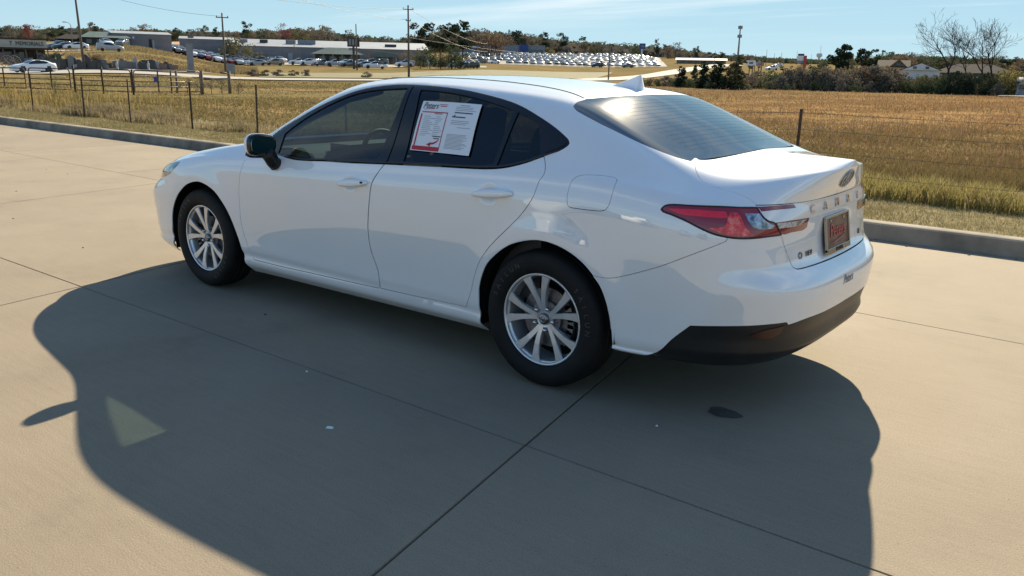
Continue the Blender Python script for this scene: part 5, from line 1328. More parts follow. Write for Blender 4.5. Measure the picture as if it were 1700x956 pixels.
gate('pipe_gate', gB, gD, 1.10, 'rusty pipe gate in the field, left one of the closed pair, dark uprights', M_rust, (0.5,))
g2 = gate('pipe_gate', gE, gF, 1.10, 'grey pipe gate in the field with a small blue sign on it', M_galv, (.35,))
gate('pipe_gate', at(-40, 42), gA, 1.06, 'weedy pipe gate at the far left below the white sedan on the road', M_rust, (.5,))
gate('pipe_gate', (gA[0]+.2, gA[1]+.1), (gB[0]-.2, gB[1]-.1), 1.08, 'pipe gate half hidden in pale weeds, left of the tall dark gate post', M_rust, (.55,))
bx, by = at(250, 40.3); s_ = tag(MB().box((0, 0, 0), (.20, .012, .26)).build('gate_sign', M_sign_b), 'small blue sign hung on the grey pipe gate', 'sign'); s_.location = (bx+.02, by-.05, .70); s_.rotation_euler = (0, 0, math.atan2(gF[1]-gE[1], gF[0]-gE[0]))
for (px, D, h, wd, lab) in ((112, 40.5, 1.28, .10, 'tall dark post between the weedy gate and the rusty pipe gate'), (159, 40.0, 1.22, .09, 'dark steel post in front of the middle of the rusty pipe gate'), (209.5, 39.5, 1.14, .09, 'steel post where the rusty and grey pipe gates meet'), (274, 42.5, 1.1, .08, 'thin dark post behind the right half of the grey gate'), (283, 43.0, 1.15, .11, 'thicker timber post behind the right half of the grey gate')):
    o = tag(MB().tube([(0, 0, -.1), (0, 0, h)], wd/2, 8).build('gate_post', M_rust if wd < .11 else M_wood, smooth=True), lab, 'post'); place(o, px, D)
br = empty('timber_brace', (0, 0, 0)); tag(br, 'timber corner brace with one rail right of the grey pipe gate', 'fence')
x0, y0 = at(325, 42.2); x1, y1 = at(371, 44.0); xm, ym = at(350, 43.2)
for (x, y, h) in ((x0, y0, 1.12), (x1, y1, 1.12)): MB().tube([(x, y, -.1), (x, y, h)], .078, 8).build('post', M_wood, br, smooth=True)
MB().tube([(x0, y0, .72), (x1, y1, .74)], .05, 8).build('rail', M_wood, br, smooth=True); xq, yq = at(357, 43.4); MB().tube([(xq, yq, 1.05), (x1, y1, 1.0)], .05, 8).build('rail', M_wood, br, smooth=True)

# ------------------------------------------------ foliage
def cards(n, pts_fn, size, mt, name, up=.3, quad=True):
    """n small leaf faces at points and sizes from pts_fn"""
    P = pts_fn(n); n = len(P); a = RNG.normal(size=(n, 3)); a /= np.linalg.norm(a, axis=1)[:, None]; b = RNG.normal(size=(n, 3)); b = np.cross(a, b); b /= np.linalg.norm(b, axis=1)[:, None]
    s_ = size*RNG.uniform(.55, 1.4, n)[:, None]
    V = np.stack([P-a*s_, P+b*s_*.7, P+a*s_, P-b*s_*.7], 1).reshape(-1, 3)
    me = bpy.data.meshes.new(name); me.vertices.add(len(V)); me.vertices.foreach_set('co', V.ravel()); me.loops.add(4*n); me.loops.foreach_set('vertex_index', np.arange(4*n, dtype=np.int32))
    me.polygons.add(n); me.polygons.foreach_set('loop_start', np.arange(n, dtype=np.int32)*4); me.polygons.foreach_set('loop_total', np.full(n, 4, np.int32)); me.materials.append(mt); me.update(); return me
def clumps(cs, fill=.55):
    cs = np.array(cs)
    def fn(n):
        w = cs[:, 3]*cs[:, 4]*cs[:, 5]; w = w**.75; k = RNG.choice(len(cs), n, p=w/w.sum()); d = RNG.normal(size=(n, 3)); d /= np.linalg.norm(d, axis=1)[:, None]
        r = RNG.uniform(fill**3, 1.12, n)**(1/3); return cs[k, :3]+d*r[:, None]*cs[k, 3:6]
    return fn
def round_clumps(h, w, base, n, rg):
    c = []
    for i in range(n):
        a = rg.uniform(0, 2*PI); u = rg.uniform(0, 1)**.5; z = rg.uniform(0, 1)
        rad = w*.5*u*(math.sin(PI*(.12+.80*z))**.7); r = rg.uniform(.15, .30)*w*(1.05-.4*z)
        c.append((rad*math.cos(a), rad*math.sin(a), base+(h-base)*(.08+.86*z)-r*.25, r, r, r*.72))
    return c
def pine_clumps(h, w, base, n, rg):
    c = []
    for i in range(n):
        z = (i+.5)/n; a = rg.uniform(0, 2*PI); rad = w*.42*(1-.75*z)*rg.uniform(.3, 1); r = w*rg.uniform(.14, .24)*(1.15-.6*z)
        c.append((rad*math.cos(a), rad*math.sin(a), base+(h-base)*z, r*1.15, r*1.15, r*.6))
    return c
def treecols(base, spread=.22, warm=0.0):
    out = []
    for k in (-1, -.5, 0, .5, 1): f = 1+spread*k; out.append((base[0]*f*(1+warm*max(k, 0)), base[1]*f, base[2]*f))
    return out
LEAF = {k: leafy('leaves_'+k, treecols(c), .7, .22) for k, c in dict(green=(.085, .105, .055), dark=(.036, .052, .034), olive=(.14, .135, .075), rust=(.19, .135, .09), red=(.24, .105, .095), tan=(.20, .170, .12), grey=(.15, .138, .115), yellow=(.26, .22, .085)).items()}
for m_ in LEAF.values(): pass
M_bark = mat('tree_bark', (0.10, 0.08, 0.065), .95); vary(M_bark, [(0.07, 0.055, 0.045), (0.14, 0.115, 0.095)], 4, stretch=(5, 5, .8))
CROWN = {}
def crown(kind, leaf, var):
    key = (kind, leaf, var)
    if key not in CROWN:
        rg = np.random.default_rng(abs(hash((len(kind), sum(map(ord, kind+leaf)), var))) % 9999)
        if kind == 'round': me = cards(1000, clumps(round_clumps(1, .90, .12, 16, rg)), .031, LEAF[leaf], 'crown')
        elif kind == 'pine': me = cards(800, clumps(pine_clumps(1, .56, .22, 18, rg)), .028, LEAF[leaf], 'crown')
        elif kind == 'tall': me = cards(900, clumps(round_clumps(1, .58, .40, 13, rg), .3), .027, LEAF[leaf], 'crown')
        elif kind == 'oval': me = cards(1700, clumps(round_clumps(1, .74, .05, 18, rg), .25), .040, LEAF[leaf], 'crown')
        elif kind == 'thin': me = cards(520, clumps(round_clumps(1, .80, .15, 12, rg), .2), .022, LEAF[leaf], 'crown')
        elif kind == 'bush': me = cards(1500, clumps(round_clumps(1, 1.3, -.05, 18, rg), .2), .042, LEAF[leaf], 'crown')
        elif kind == 'cone': me = cards(1500, clumps(pine_clumps(1, .62, .0, 26, rg), .2), .036, LEAF[leaf], 'crown')
        bare = kind in ('bush', 'cone'); m = MB(); rg2 = rg
        m.tube([(0, 0, -.04), (.01, 0, .3), (.0, .01, .62 if not bare else .5)], [.022, .016, .006], 6)
        for i in range(6 if not bare else 8):
            a = rg2.uniform(0, 2*PI); z0 = rg2.uniform(.25, .5) if not bare else .02; r = rg2.uniform(.18, .34); m.tube([(0, 0, z0), (r*.5*math.cos(a), r*.5*math.sin(a), z0+.14), (r*math.cos(a), r*math.sin(a), z0+.34)], [.010, .007, .003], 5)
        CROWN[key] = (me, m.mesh('trunk', M_bark, True))
    return CROWN[key]
def tree(px, D, h, kind='round', leaf='green', label=None, cat='tree', group=None, wide=1.0, name='tree', dz=0.0):
    me, tr = crown(kind, leaf, RNG.integers(0, 3))
    t = empty(name); place(t, px, D, RNG.uniform(0, 2*PI), dz); t.scale = (h*wide, h*wide*RNG.uniform(.9, 1.1), h)
    link('crown', me, t); link('trunk', tr, t); tag(t, label, cat, group); return t

# ------------------------------------------------ far ridge: trees one can tell apart, and the wood behind them
def htree(px, D, toprow, **k):
    x, y = at(px, D); base = tz(x, y); h = max(zrow(px, toprow, D)-base, 1.5)*1.06; return tree(px, D, h, **k)
ridge = [(0, 43), (15, 40), (40, 42), (70, 42), (100, 40), (150, 41), (190, 44), (237, 42), (300, 46), (345, 47), (420, 46), (500, 42), (600, 55), (660, 60), (740, 43), (800, 47), (860, 52), (930, 62), (1000, 67), (1090, 73), (1150, 80), (1250, 93), (1350, 99)]
rpx, rrow = zip(*ridge)
GR = 'trees of the wooded ridge on the horizon'
kinds = [('round', 'green'), ('round', 'tan'), ('round', 'grey'), ('round', 'olive'), ('thin', 'tan'), ('round', 'green'), ('round', 'dark'), ('round', 'olive'), ('round', 'grey'), ('tall', 'dark'), ('round', 'rust')]
LOOK = {'green': 'mid green', 'tan': 'pale brown', 'grey': 'grey brown', 'olive': 'olive', 'rust': 'rusty', 'dark': 'dark'}
LAB = {'green': 'mid green tree in the wood along the far ridge', 'tan': 'pale brown autumn tree in the wood along the far ridge', 'grey': 'grey brown bare-looking tree in the wood along the far ridge', 'olive': 'olive tree in the wood along the far ridge', 'rust': 'rust coloured tree in the wood along the far ridge', 'dark': 'dark evergreen in the wood along the far ridge'}
MARKS = [(0, 'above the memorials shop'), (75, 'left of the street lamp'), (125, 'behind the leaning pole'), (170, 'above the green roof'), (230, 'above the grey metal shed'), (290, 'left above the orange bank'), (340, 'right above the orange bank'), (385, 'right of the middle pole'), (430, 'behind the first roof sign'), (470, 'behind the second roof sign'), (520, 'behind the broad roof signs'), (570, 'beside the sign pylon'), (620, 'left of the dark pole'), (670, 'behind the dark pole'), (720, 'behind the dark pine clump'), (780, 'left of the blue fronted building'), (830, 'behind the far pole'), (880, 'above the blue fronted building'), (930, 'above the left dealer lot'), (980, 'above the middle dealer lot'), (1030, 'left of the blue pylon sign'), (1075, 'right of the blue pylon sign'), (1120, 'left over the long white roof'), (1165, 'right over the long white roof'), (1205, 'beside the cell mast'), (1250, 'above the billboards'), (1320, 'behind the red sign'), (1400, 'behind the big dark evergreen'), (1470, 'above the brown roofed house'), (1520, 'above the white gabled house'), (1580, 'behind the left bare tree'), (1640, 'behind the right bare tree'), (1710, 'at the right edge')]
rg = np.random.default_rng(5); run = []
for px in np.arange(-60, 1215, 8.6):
    kd, lf = kinds[rg.integers(0, len(kinds))]; D = rg.uniform(430, 700) if px < 690 else rg.uniform(600, 760); row = np.interp(px, rpx, rrow)+rg.uniform(0, 9)
    px += rg.uniform(-4, 4); run.append((px, htree(px, D, row, kind=kd, leaf=lf, label=LAB[lf], group=GR, wide=rg.uniform(.9, 1.35)), LOOK[lf]+(' tree' if lf != 'dark' else ' pine'), near_mark(px, MARKS)))
settle(run, '%s in ridge wood %s'); run = []
singles = [(404, 37, 480, 'tall', 'dark', 'tall round-topped pine standing alone above the ridge left of the middle pole'),
 (464, 39, 470, 'thin', 'red', 'thin reddish tree rising beside the red maple on the ridge'), (470, 50, 440, 'round', 'red', 'low red maple on the ridge above the long grey building'),
 (492, 38, 450, 'round', 'olive', 'broad olive oak above the long grey building roof'), (531, 43, 460, 'round', 'tan', 'broad tan and olive tree right of the broad olive oak'),
 (572, 50, 470, 'round', 'grey', 'grey tree on the ridge just left of the sign pylon'), (606, 55, 470, 'round', 'olive', 'low rounded tree right of the sign pylon'),
 (45, 41, 420, 'round', 'red', 'pink red autumn tree left on the ridge above the memorials shop'), (12, 42, 300, 'round', 'grey', 'big dark bush-like tree behind the memorials shop roof'),
 (152, 38, 520, 'tall', 'grey', 'tall grey tree poking out of the ridge above the green roof'), (240, 41, 500, 'round', 'rust', 'brown tree poking up above the grey metal shed'),
 (290, 46, 520, 'tall', 'dark', 'thin dark pine above the bare orange bank'), (337, 43, 520, 'tall', 'olive', 'umbrella-shaped tree above the orange bank'),
 (355, 45, 520, 'tall', 'dark', 'dark umbrella pine next to the middle utility pole'),
 (686, 41, 330, 'tall', 'dark', 'slim dark pine just right of the nearest utility pole'), (706, 41, 335, 'tall', 'dark', 'second dark pine right of the nearest utility pole'), (724, 43, 340, 'tall', 'dark', 'short dark pine in the gap of the pine clump'),
 (742, 42, 330, 'tall', 'dark', 'third dark pine of the clump, beside the tallest one'), (760, 38, 335, 'tall', 'dark', 'tallest and broadest dark pine of the clump above the car roof'),
 (803, 50, 430, 'round', 'rust', 'rust coloured tree right of the dark pine clump'), (822, 53, 440, 'round', 'rust', 'second rust coloured tree above the flat white building'),
 (895, 55, 600, 'tall', 'dark', 'dark pine above the blue fronted building'), (924, 56, 600, 'tall', 'dark', 'dark pine right of the blue fronted building'), (958, 62, 620, 'tall', 'dark', 'dark pine above the middle of the dealer lot'),
 (1080, 66, 620, 'pine', 'dark', 'pointed dark pine right of the blue pylon sign'), (1112, 71, 560, 'round', 'grey', 'rounded grey brown tree right of the blue pylon sign'), (1100, 76, 540, 'round', 'rust', 'rust tree below the rounded grey brown one'),
 (1148, 78, 500, 'pine', 'dark', 'pointed dark pine above the long low white roof'), (903, 78, 520, 'round', 'yellow', 'small golden tree at the end of the blue fronted building')]
for (px, row, D, kd, lf, lab) in singles: htree(px, D, row, kind=kd, leaf=lf, label=lab, wide=1.15 if kd == 'round' else 1.0)
for px in np.arange(1150, 1720, 9):      # low far wood to the right
    kd, lf = kinds[rg.integers(0, len(kinds))]; row = np.interp(px, [1150, 1230, 1300, 1380, 1470, 1520, 1600, 1700, 1720], [84, 88, 97, 96, 84, 88, 91, 94, 95])+rg.uniform(0, 5)
    run.append((px, htree(px, rg.uniform(520, 800), row, kind=kd, leaf=lf, label='x', group='trees of the low far wood on the right', wide=1.4), LOOK[lf]+' tree', near_mark(px, MARKS)))
settle(run, '%s on low right skyline %s'); run = []
for px in list(np.arange(1462, 1730, 12))+list(np.arange(1236, 1372, 14)):      # nearer trees standing before the low far wood
    kd, lf = [('oval', 'green'), ('oval', 'olive'), ('oval', 'tan'), ('round', 'rust'), ('oval', 'grey'), ('oval', 'dark')][rg.integers(0, 6)]; px += rg.uniform(-4, 4); row = np.interp(px, [1236, 1300, 1372, 1462, 1500, 1560, 1640, 1730], [103, 107, 103, 92, 94, 98, 99, 101])+rg.uniform(0, 5)
    run.append((px, htree(px, rg.uniform(290, 380), row, kind=kd, leaf=lf, label='x', group='trees before the low far wood', wide=1.3), LOOK[lf]+' tree', near_mark(px, MARKS)))
settle(run, '%s below low skyline %s'); run = []
# the wood that closes the horizon
def wood(name, px0, px1, rows, D0, D1, n, leaf, size):
    m = []
    px = RNG.uniform(px0, px1, n); D = RNG.uniform(D0, D1, n); P = []
    top_ = np.interp(px, *zip(*rows))+RNG.uniform(0, 4, n)
    for a, d, r in zip(px, D, top_):
        x, y = at(a, d); z0 = tz(x, y); z1 = max(zrow(a, r, d), z0+2); P.append((x, y, z0+(z1-z0)*RNG.random()**.6))
    P = np.array(P); me = cards(n, lambda k: P, size, LEAF[leaf], name); o = link(name, me); o['kind'] = 'stuff'
low = [(a, b+9) for a, b in ridge]+[(1500, 98), (1720, 104)]
wood('far_wood', -80, 1250, low, 640, 780, 6500, 'grey', 3.2); wood('far_wood', -80, 1250, low, 700, 820, 5000, 'green', 3.2)
wood('far_wood', 1150, 1760, [(1150, 92), (1300, 104), (1400, 101), (1500, 95), (1720, 101)], 700, 900, 4200, 'green', 3.0)

# ------------------------------------------------ small parked cars from the same sedan form, simplified
def simple_car(kind):
    si = list(range(0, len(SS), 9))+[len(SS)-1]; ti = [2, 8, 20, 40, 60, 74, 82, 88, 96, 104, 112, 120, 128, 136, 140]
    G = MP[np.ix_(si, ti)]; H_ = MT[np.ix_(si, [0, 6, 20, 40])]; s_ = SS[si]; t_ = TT[ti]
    def reshape(P):
        P = P.copy(); x, z = P[..., 0], P[..., 2]
        if kind == 'suv':
            k = np.clip((x-.9)/.35, 0, 1)*np.clip((2.45-x)/.12, 0, 1)*np.clip((z-.93)/.12, 0, 1)
            P[..., 2] = z*1.16+k*np.maximum(0, 1.60-z*1.16)*.93; P[..., 2] += .03*(z > 1.0)
        elif kind == 'pickup':
            k = np.clip((x-.35)/.12, 0, 1)*np.clip((z-.86)/.05, 0, 1); P[..., 2] = z*1.22; P[..., 2] = P[..., 2]*(1-k)+k*np.minimum(P[..., 2], 1.08); P[..., 0] = x*1.14
        return P
    G, H_ = reshape(G), reshape(H_); B, W = MB(), MB()
    nS, nT = len(si), len(ti); Vb = G.reshape(-1, 3); F, Fw = [], []
    for i in range(nS-1):
        for j in range(nT-1):
            c = np.array([[(s_[i]+s_[i+1])/2, (t_[j]+t_[j+1])/2]])
            if inside(c, L_ar)[0] or inside(c, L_af)[0]: continue
            q = (i*nT+j, (i+1)*nT+j, (i+1)*nT+j+1, i*nT+j+1); (Fw if inside(c, L_dlo)[0] and not (kind == 'pickup' and c[0, 0] > .42) else F).append(q)
    for sg in (1, -1):
        V = Vb*[1, sg, 1]; fl = (lambda q: q[::-1]) if sg < 0 else (lambda q: q)
        B.add(V, [fl(q) for q in F]); W.add(V*[1, 1.002, 1], [fl(q) for q in Fw])
        Vt = H_.reshape(-1, 3)*[1, sg, 1]; Ft, Fg = [], []
        for i in range(nS-1):
            for j in range(3):
                g_ = (-.93 < s_[i] < -.22 or (1.40 < s_[i] < 2.02 and kind != 'suv' or 2.1 < s_[i] < 2.4 and kind == 'suv')) and not (kind == 'pickup' and s_[i] > 0)
                (Fg if g_ else Ft).append(fl((i*4+j, (i+1)*4+j, (i+1)*4+j+1, i*4+j+1)))
        B.add(Vt, Ft); W.add(Vt+[0, 0, .004], Fg)
    wh = MB().lathe([(.0001, -.10), (.21, -.11), (.24, -.11), (.32, -.10), (.33, -.06), (.33, .1), (.0001, .1)], 16, 'y')
    sc = 1.14 if kind == 'pickup' else 1.0
    return (B.mesh('body', M_cpaint, True), W.mesh('glazing', M_cglass, True), wh.mesh('wheel', M_cwheel), sc)
M_cpaint = mat('car_paint', (0.5, 0.5, 0.5), .3, coat=1.0); nt = M_cpaint.node_tree; oi = nt.nodes.new('ShaderNodeObjectInfo'); nt.links.new(oi.outputs['Color'], nt.nodes['Principled BSDF'].inputs['Base Color'])
M_cglass = mat('car_glass', (0.012, 0.014, 0.016), .06, spec=.8); M_cwheel = mat('car_wheel', (0.03, 0.03, 0.032), .6)
CARS = {k: simple_car(k) for k in ('sedan', 'suv', 'pickup')}
COLR = {'white': (.78, .78, .78), 'silver': (.42, .43, .45), 'grey': (.12, .125, .13), 'black': (.012, .012, .014), 'red': (.30, .02, .02), 'blue': (.03, .06, .16), 'tan': (.30, .25, .18)}
def put_car(kind, colr, px, D, rz, label, group=None, parts=True, name='parked_car', dz=.08):
    b, g, w, sc = CARS[kind]; t = empty(name); place(t, px, D, rz, dz); tag(t, label, {'sedan': 'car', 'suv': 'car', 'pickup': 'pickup truck'}[kind], group)
    o = link('body', b, t); o.color = (*COLR[colr], 1); link('glazing', g, t)
    for x in (-1.42*sc, 1.42*sc):
        for y in (-.80, .80): q = link('wheel', w, t); q.location = (x, y, .33); q.rotation_euler = (0, 0, PI if y > 0 else 0)
    return t
SIDE = facing()
put_car('sedan', 'white', 45, 99, facing(45)+.38, 'white sedan driving left on the road beyond the gates', name='passing_car')
put_car('suv', 'grey', 92, 178, facing(92)+.5, 'dark car left of the two parked by the dark porch on the left'); put_car('sedan', 'black', 101, 176, facing(92)+.5, 'black car by the dark porch left of the green roof'); put_car('sedan', 'white', 120, 176, facing(120)+.3, 'white sedan beside the leaning pole under the green roof')
put_car('suv', 'white', 172, 196, facing(172)+1.9, 'white car turned nose on below the green roof eaves'); put_car('suv', 'grey', 198, 198, facing(198)+1.2, 'grey car near the corner of the grey metal shed')
put_car('suv', 'silver', 178, 166, facing(178)+PI, 'silver van parked alone on the bank below the green roofed building')
rg = np.random.default_rng(21); cw = ['white', 'white', 'silver', 'grey', 'black', 'white', 'silver', 'blue', 'red']
KD = ['sedan', 'suv', 'suv', 'pickup']
run = []
for r, (D, p0, p1, st, s0) in enumerate(((217, 222, 388, 12.6, 0), (225, 222, 396, 12.8, 5), (234, 218, 420, 12.4, 2), (243, 220, 470, 14.5, 7))):
    for px in np.arange(p0+s0, p1, st):
        c = cw[rg.integers(0, len(cw))]; k = KD[rg.integers(0, 4)]
        run.append((px, put_car(k, c, px, D+rg.uniform(-1, 1)+(px-222)*.03, facing(px)+PI/2+.5+rg.uniform(-.1, .1), '%s %s in the packed car rows before the long grey building' % (c, {'sedan': 'sedan', 'suv': 'estate car', 'pickup': 'pickup'}[k]), 'cars packed in the left lot'), '%s %s' % (c, {'sedan': 'sedan', 'suv': 'estate car', 'pickup': 'pickup'}[k]), 'in %s row of the packed left lot' % ('front', 'second', 'third', 'back')[r]))
settle(run, '%s %s')
near = [('sedan', 'white', 388, 224, .2, 'white sedan at the right end of the nearest packed row'), ('pickup', 'white', 402, 222, .1, 'white pickup in front of the packed rows beside the middle pole'), ('suv', 'grey', 424, 236, .2, 'dark grey car against the long building wall'), ('sedan', 'silver', 419, 220, .15, 'silver sedan on the lot edge above the dry grass'), ('suv', 'tan', 448, 221, .15, 'tan wagon alone at the end of the left row'), ('pickup', 'white', 489, 226, .1, 'white pickup before the pale door of the long building'), ('suv', 'white', 503, 224, .3, 'white car overlapping the back of the white pickup'), ('sedan', 'silver', 517, 232, 1.0, 'silver car nose out at the left of the hip roofed porch'), ('pickup', 'grey', 530, 217, .1, 'grey pickup below the hip roofed porch'), ('pickup', 'silver', 549, 217, .15, 'silver pickup below the middle of the hip roofed porch'), ('suv', 'white', 566, 219, .4, 'white car left of the sign pylon legs'), ('pickup', 'grey', 574, 211, .2, 'grey pickup at the foot of the sign pylon'), ('suv', 'white', 588, 216, .5, 'white van just right of the sign pylon'), ('sedan', 'grey', 597, 209, .2, 'grey sedan right of the pylon near the lawn'), ('suv', 'black', 608, 226, .3, 'black car in front of the arched canopy'), ('suv', 'grey', 622, 228, .3, 'grey car under the arched canopy'), ('pickup', 'white', 615, 196, .05, 'white pickup leaving the lot over the lawn'), ('suv', 'white', 664, 214, .15, 'white car left of the nearest utility pole'), ('suv', 'grey', 687, 216, .2, 'grey car just right of the nearest utility pole'), ('suv', 'white', 703, 222, .3, 'white car behind the grey one beside the pole'), ('sedan', 'black', 718, 224, .5, 'black sedan by the trees over the car roof'), ('suv', 'silver', 731, 216, .4, 'silver car in the row over the sedan roof'), ('sedan', 'grey', 743, 218, .5, 'grey sedan in the row over the sedan roof'), ('suv', 'white', 753, 219, .6, 'white car in the row over the sedan roof'), ('sedan', 'silver', 763, 219, .5, 'silver sedan right in the row over the sedan roof'), ('suv', 'black', 774, 220, .6, 'black car ending the row over the sedan roof')]
for (k, c, px, D, da, lab) in near: put_car(k, c, px, D, facing(px)+da, lab)
GL = 'cars in the dense dealer lot on the hillside'; run = []
for r in range(9):
    D = 330+r*26
    p0 = np.interp(D, [330, 420, 560], [838, 770, 742]); p1 = np.interp(D, [330, 450, 560], [1088, 1082, 1060]); st = 2.9*FH/D*1.02
    for px in np.arange(p0, p1, max(st, 10.0)):
        if rg.random() < .17: continue
        c = ['white', 'white', 'silver', 'silver', 'grey', 'grey', 'black', 'white', 'blue', 'grey'][rg.integers(0, 10)]; k = KD[rg.integers(0, 4)]
        b, g, w, sc = CARS[k]; t = empty('parked_car'); place(t, px+rg.uniform(-1, 1), D+rg.uniform(-1.5, 1.5), facing(px)+PI/2+.25+rg.uniform(-.12, .12), .1)
        tag(t, 'small %s %s in the dense dealer lot on the far slope' % (c, {'sedan': 'sedan', 'suv': 'estate car', 'pickup': 'pickup'}[k]), 'car', GL); o = link('body', b, t); o.color = (*[v*.62 for v in COLR[c]], 1); link('glazing', g, t); run.append((px, t, '%s %s' % (c, {'sedan': 'sedan', 'suv': 'estate car', 'pickup': 'pickup'}[k]), 'in %s row of far dealer lot' % ('nearest', 'second', 'third', 'fourth', 'fifth', 'sixth', 'seventh', 'eighth', 'back')[r]))
settle(run, 'small %s %s')
put_car('suv', 'black', 1003-20, 322, facing(980)+.4, 'black car at the front edge of the dealer lot'); put_car('sedan', 'grey', 1034, 323, facing(1034)+.3, 'grey sedan at the right front edge of the dealer lot')
for (k, c, px, D, lab) in (('suv', 'white', 752, 300, 'white car on the slope above the roadside trees'), ('sedan', 'silver', 768, 310, 'silver car on the slope above the roadside trees'), ('suv', 'grey', 790, 320, 'grey car on the slope left of the far pole'), ('sedan', 'white', 812, 322, 'white car on the slope right of the far pole'), ('suv', 'white', 1272, 300, 'white car far off behind the billboards'), ('suv', 'white', 1282, 420, 'white van far off left of the red sign')): put_car(k, c, px, D, facing(px)+.6, lab)

# ------------------------------------------------ buildings
M_wallg = mat('grey_sheet_wall', (0.20, 0.195, 0.205), .7); vary(M_wallg, [(.175, .17, .18), (.225, .22, .23)], .25, stretch=(1, 1, 3))
M_roofg = mat('grey_sheet_roof', (0.26, 0.28, 0.30), .5); vary(M_roofg, [(.23, .25, .27), (.29, .31, .33)], .3)
M_roofgr = mat('green_sheet_roof', (0.13, 0.17, 0.155), .5); vary(M_roofgr, [(.115, .15, .135), (.15, .19, .175)], .5)
M_wallgr = mat('dark_green_wall', (0.05, 0.06, 0.06), .7); M_brown = mat('brown_siding', (0.10, 0.075, 0.06), .85); vary(M_brown, [(.08, .06, .05), (.125, .095, .075)], 1.5)
M_stone = mat('tan_stone', (0.26, 0.20, 0.15), .9); vary(M_stone, [(.17, .13, .10), (.32, .25, .19)], 2.2, detail=3)
M_win = mat('window_pane', (0.02, 0.024, 0.03), .08, spec=.8); M_beige = mat('beige_fascia', (0.52, 0.48, 0.40), .8); M_trimb = mat('dark_brown_trim', (0.045, 0.035, 0.03), .8)
M_roofd = mat('dark_shingles', (0.085, 0.08, 0.078), .9); vary(M_roofd, [(.035, .033, .033), (.06, .056, .054)], 2); M_roofb = mat('brown_shingles', (0.17, 0.135, 0.105), .9); vary(M_roofb, [(.08, .066, .055), (.12, .10, .082)], 2)
for m_ in (M_roofd, M_roofb, M_roofgr): m_.node_tree.nodes['Principled BSDF'].inputs['Specular IOR Level'].default_value = .05
M_bluep = mat('blue_front', (0.03, 0.06, 0.20), .5); M_whitew = mat('white_wall', (0.62, 0.62, 0.62), .8); vary(M_whitew, [(.56, .56, .57), (.66, .66, .66)], .5); M_door = mat('pale_door', (.36, .36, .38), .6)
def bld(name, px0, px1, D, label, rz=0.0):
    """root at the foot of the front left corner, X along the front, Y away from the viewer; width from px0 to px1"""
    W_ = (px1-px0)*D/FH; b = empty(name); pc_ = (px0+px1)/2; x, y = at(pc_, D); a = facing(pc_)+rz
    b.location = (x-math.cos(a)*W_/2, y-math.sin(a)*W_/2, tz(x, y)); b.rotation_euler = (0, 0, a); tag(b, label, 'building'); return b, W_, D/FH
def hip(m, x0, x1, y0, y1, z0, z1, inset_=None):
    i = inset_ if inset_ is not None else (y1-y0)/2; ym = (y0+y1)/2
    m.add([(x0, y0, z0), (x1, y0, z0), (x1, y1, z0), (x0, y1, z0), (x0+i, ym, z1), (x1-i, ym, z1)], [(0, 1, 5, 4), (1, 2, 5), (2, 3, 4, 5), (3, 0, 4), (3, 2, 1, 0)])
def gable(m, x0, x1, y0, y1, z0, z1, along='x'):
    if along == 'x': ym = (y0+y1)/2; m.add([(x0, y0, z0), (x1, y0, z0), (x1, y1, z0), (x0, y1, z0), (x0, ym, z1), (x1, ym, z1)], [(0, 1, 5, 4), (2, 3, 4, 5), (3, 0, 4), (1, 2, 5), (3, 2, 1, 0)])
    else: xm = (x0+x1)/2; m.add([(x0, y0, z0), (x1, y0, z0), (x1, y1, z0), (x0, y1, z0), (xm, y0, z1), (xm, y1, z1)], [(1, 2, 5, 4), (3, 0, 4, 5), (0, 1, 4), (2, 3, 5), (3, 2, 1, 0)])
def boxp(name, mt, par, x0, x1, y0, y1, z0, z1): return MB().box(((x0+x1)/2, (y0+y1)/2, (z0+z1)/2), (x1-x0, y1-y0, z1-z0)).build(name, mt, par)
# memorials shop, cut by the left edge of the picture
b, W_, u = bld('memorials_shop', -120, 64, 118, 'brown memorials shop with a pale lettered sign fascia at the far left edge')
wl_ = boxp('wall', M_brown, b, 0, W_-.5, 1.6, 9, -.8, 1.5)
boxp('fascia', M_beige, b, -.2, W_-.3, 0, .3, 1.62, 2.62); boxp('roof', M_trimb, b, -.4, W_-.1, -.1, 9.2, 2.62, 2.82); boxp('porch_roof', M_trimb, b, -.3, W_+.35, -.9, 1.6, 1.30, 1.58)
for k in range(7): boxp('porch_post', M_wood, b, W_-.35-k*1.35, W_-.20-k*1.35, -.75, -.60, -.8, 1.3)
for k in range(5):
    f = boxp('window', M_trimb, b, W_-1.95-k*1.9, W_-.75-k*1.9, 1.53, 1.6, -.05, 1.05); boxp('pane', M_win, f, W_-1.85-k*1.9, W_-.85-k*1.9, 1.50, 1.535, .03, .97)
text_mesh('T  MEMORIALS', .74, M_trimb, b, Matrix.Translation((W_-2.75, -.03, 2.11))@Matrix.Rotation(PI/2, 4, 'X'), 'lettering', .03, sx=.86)
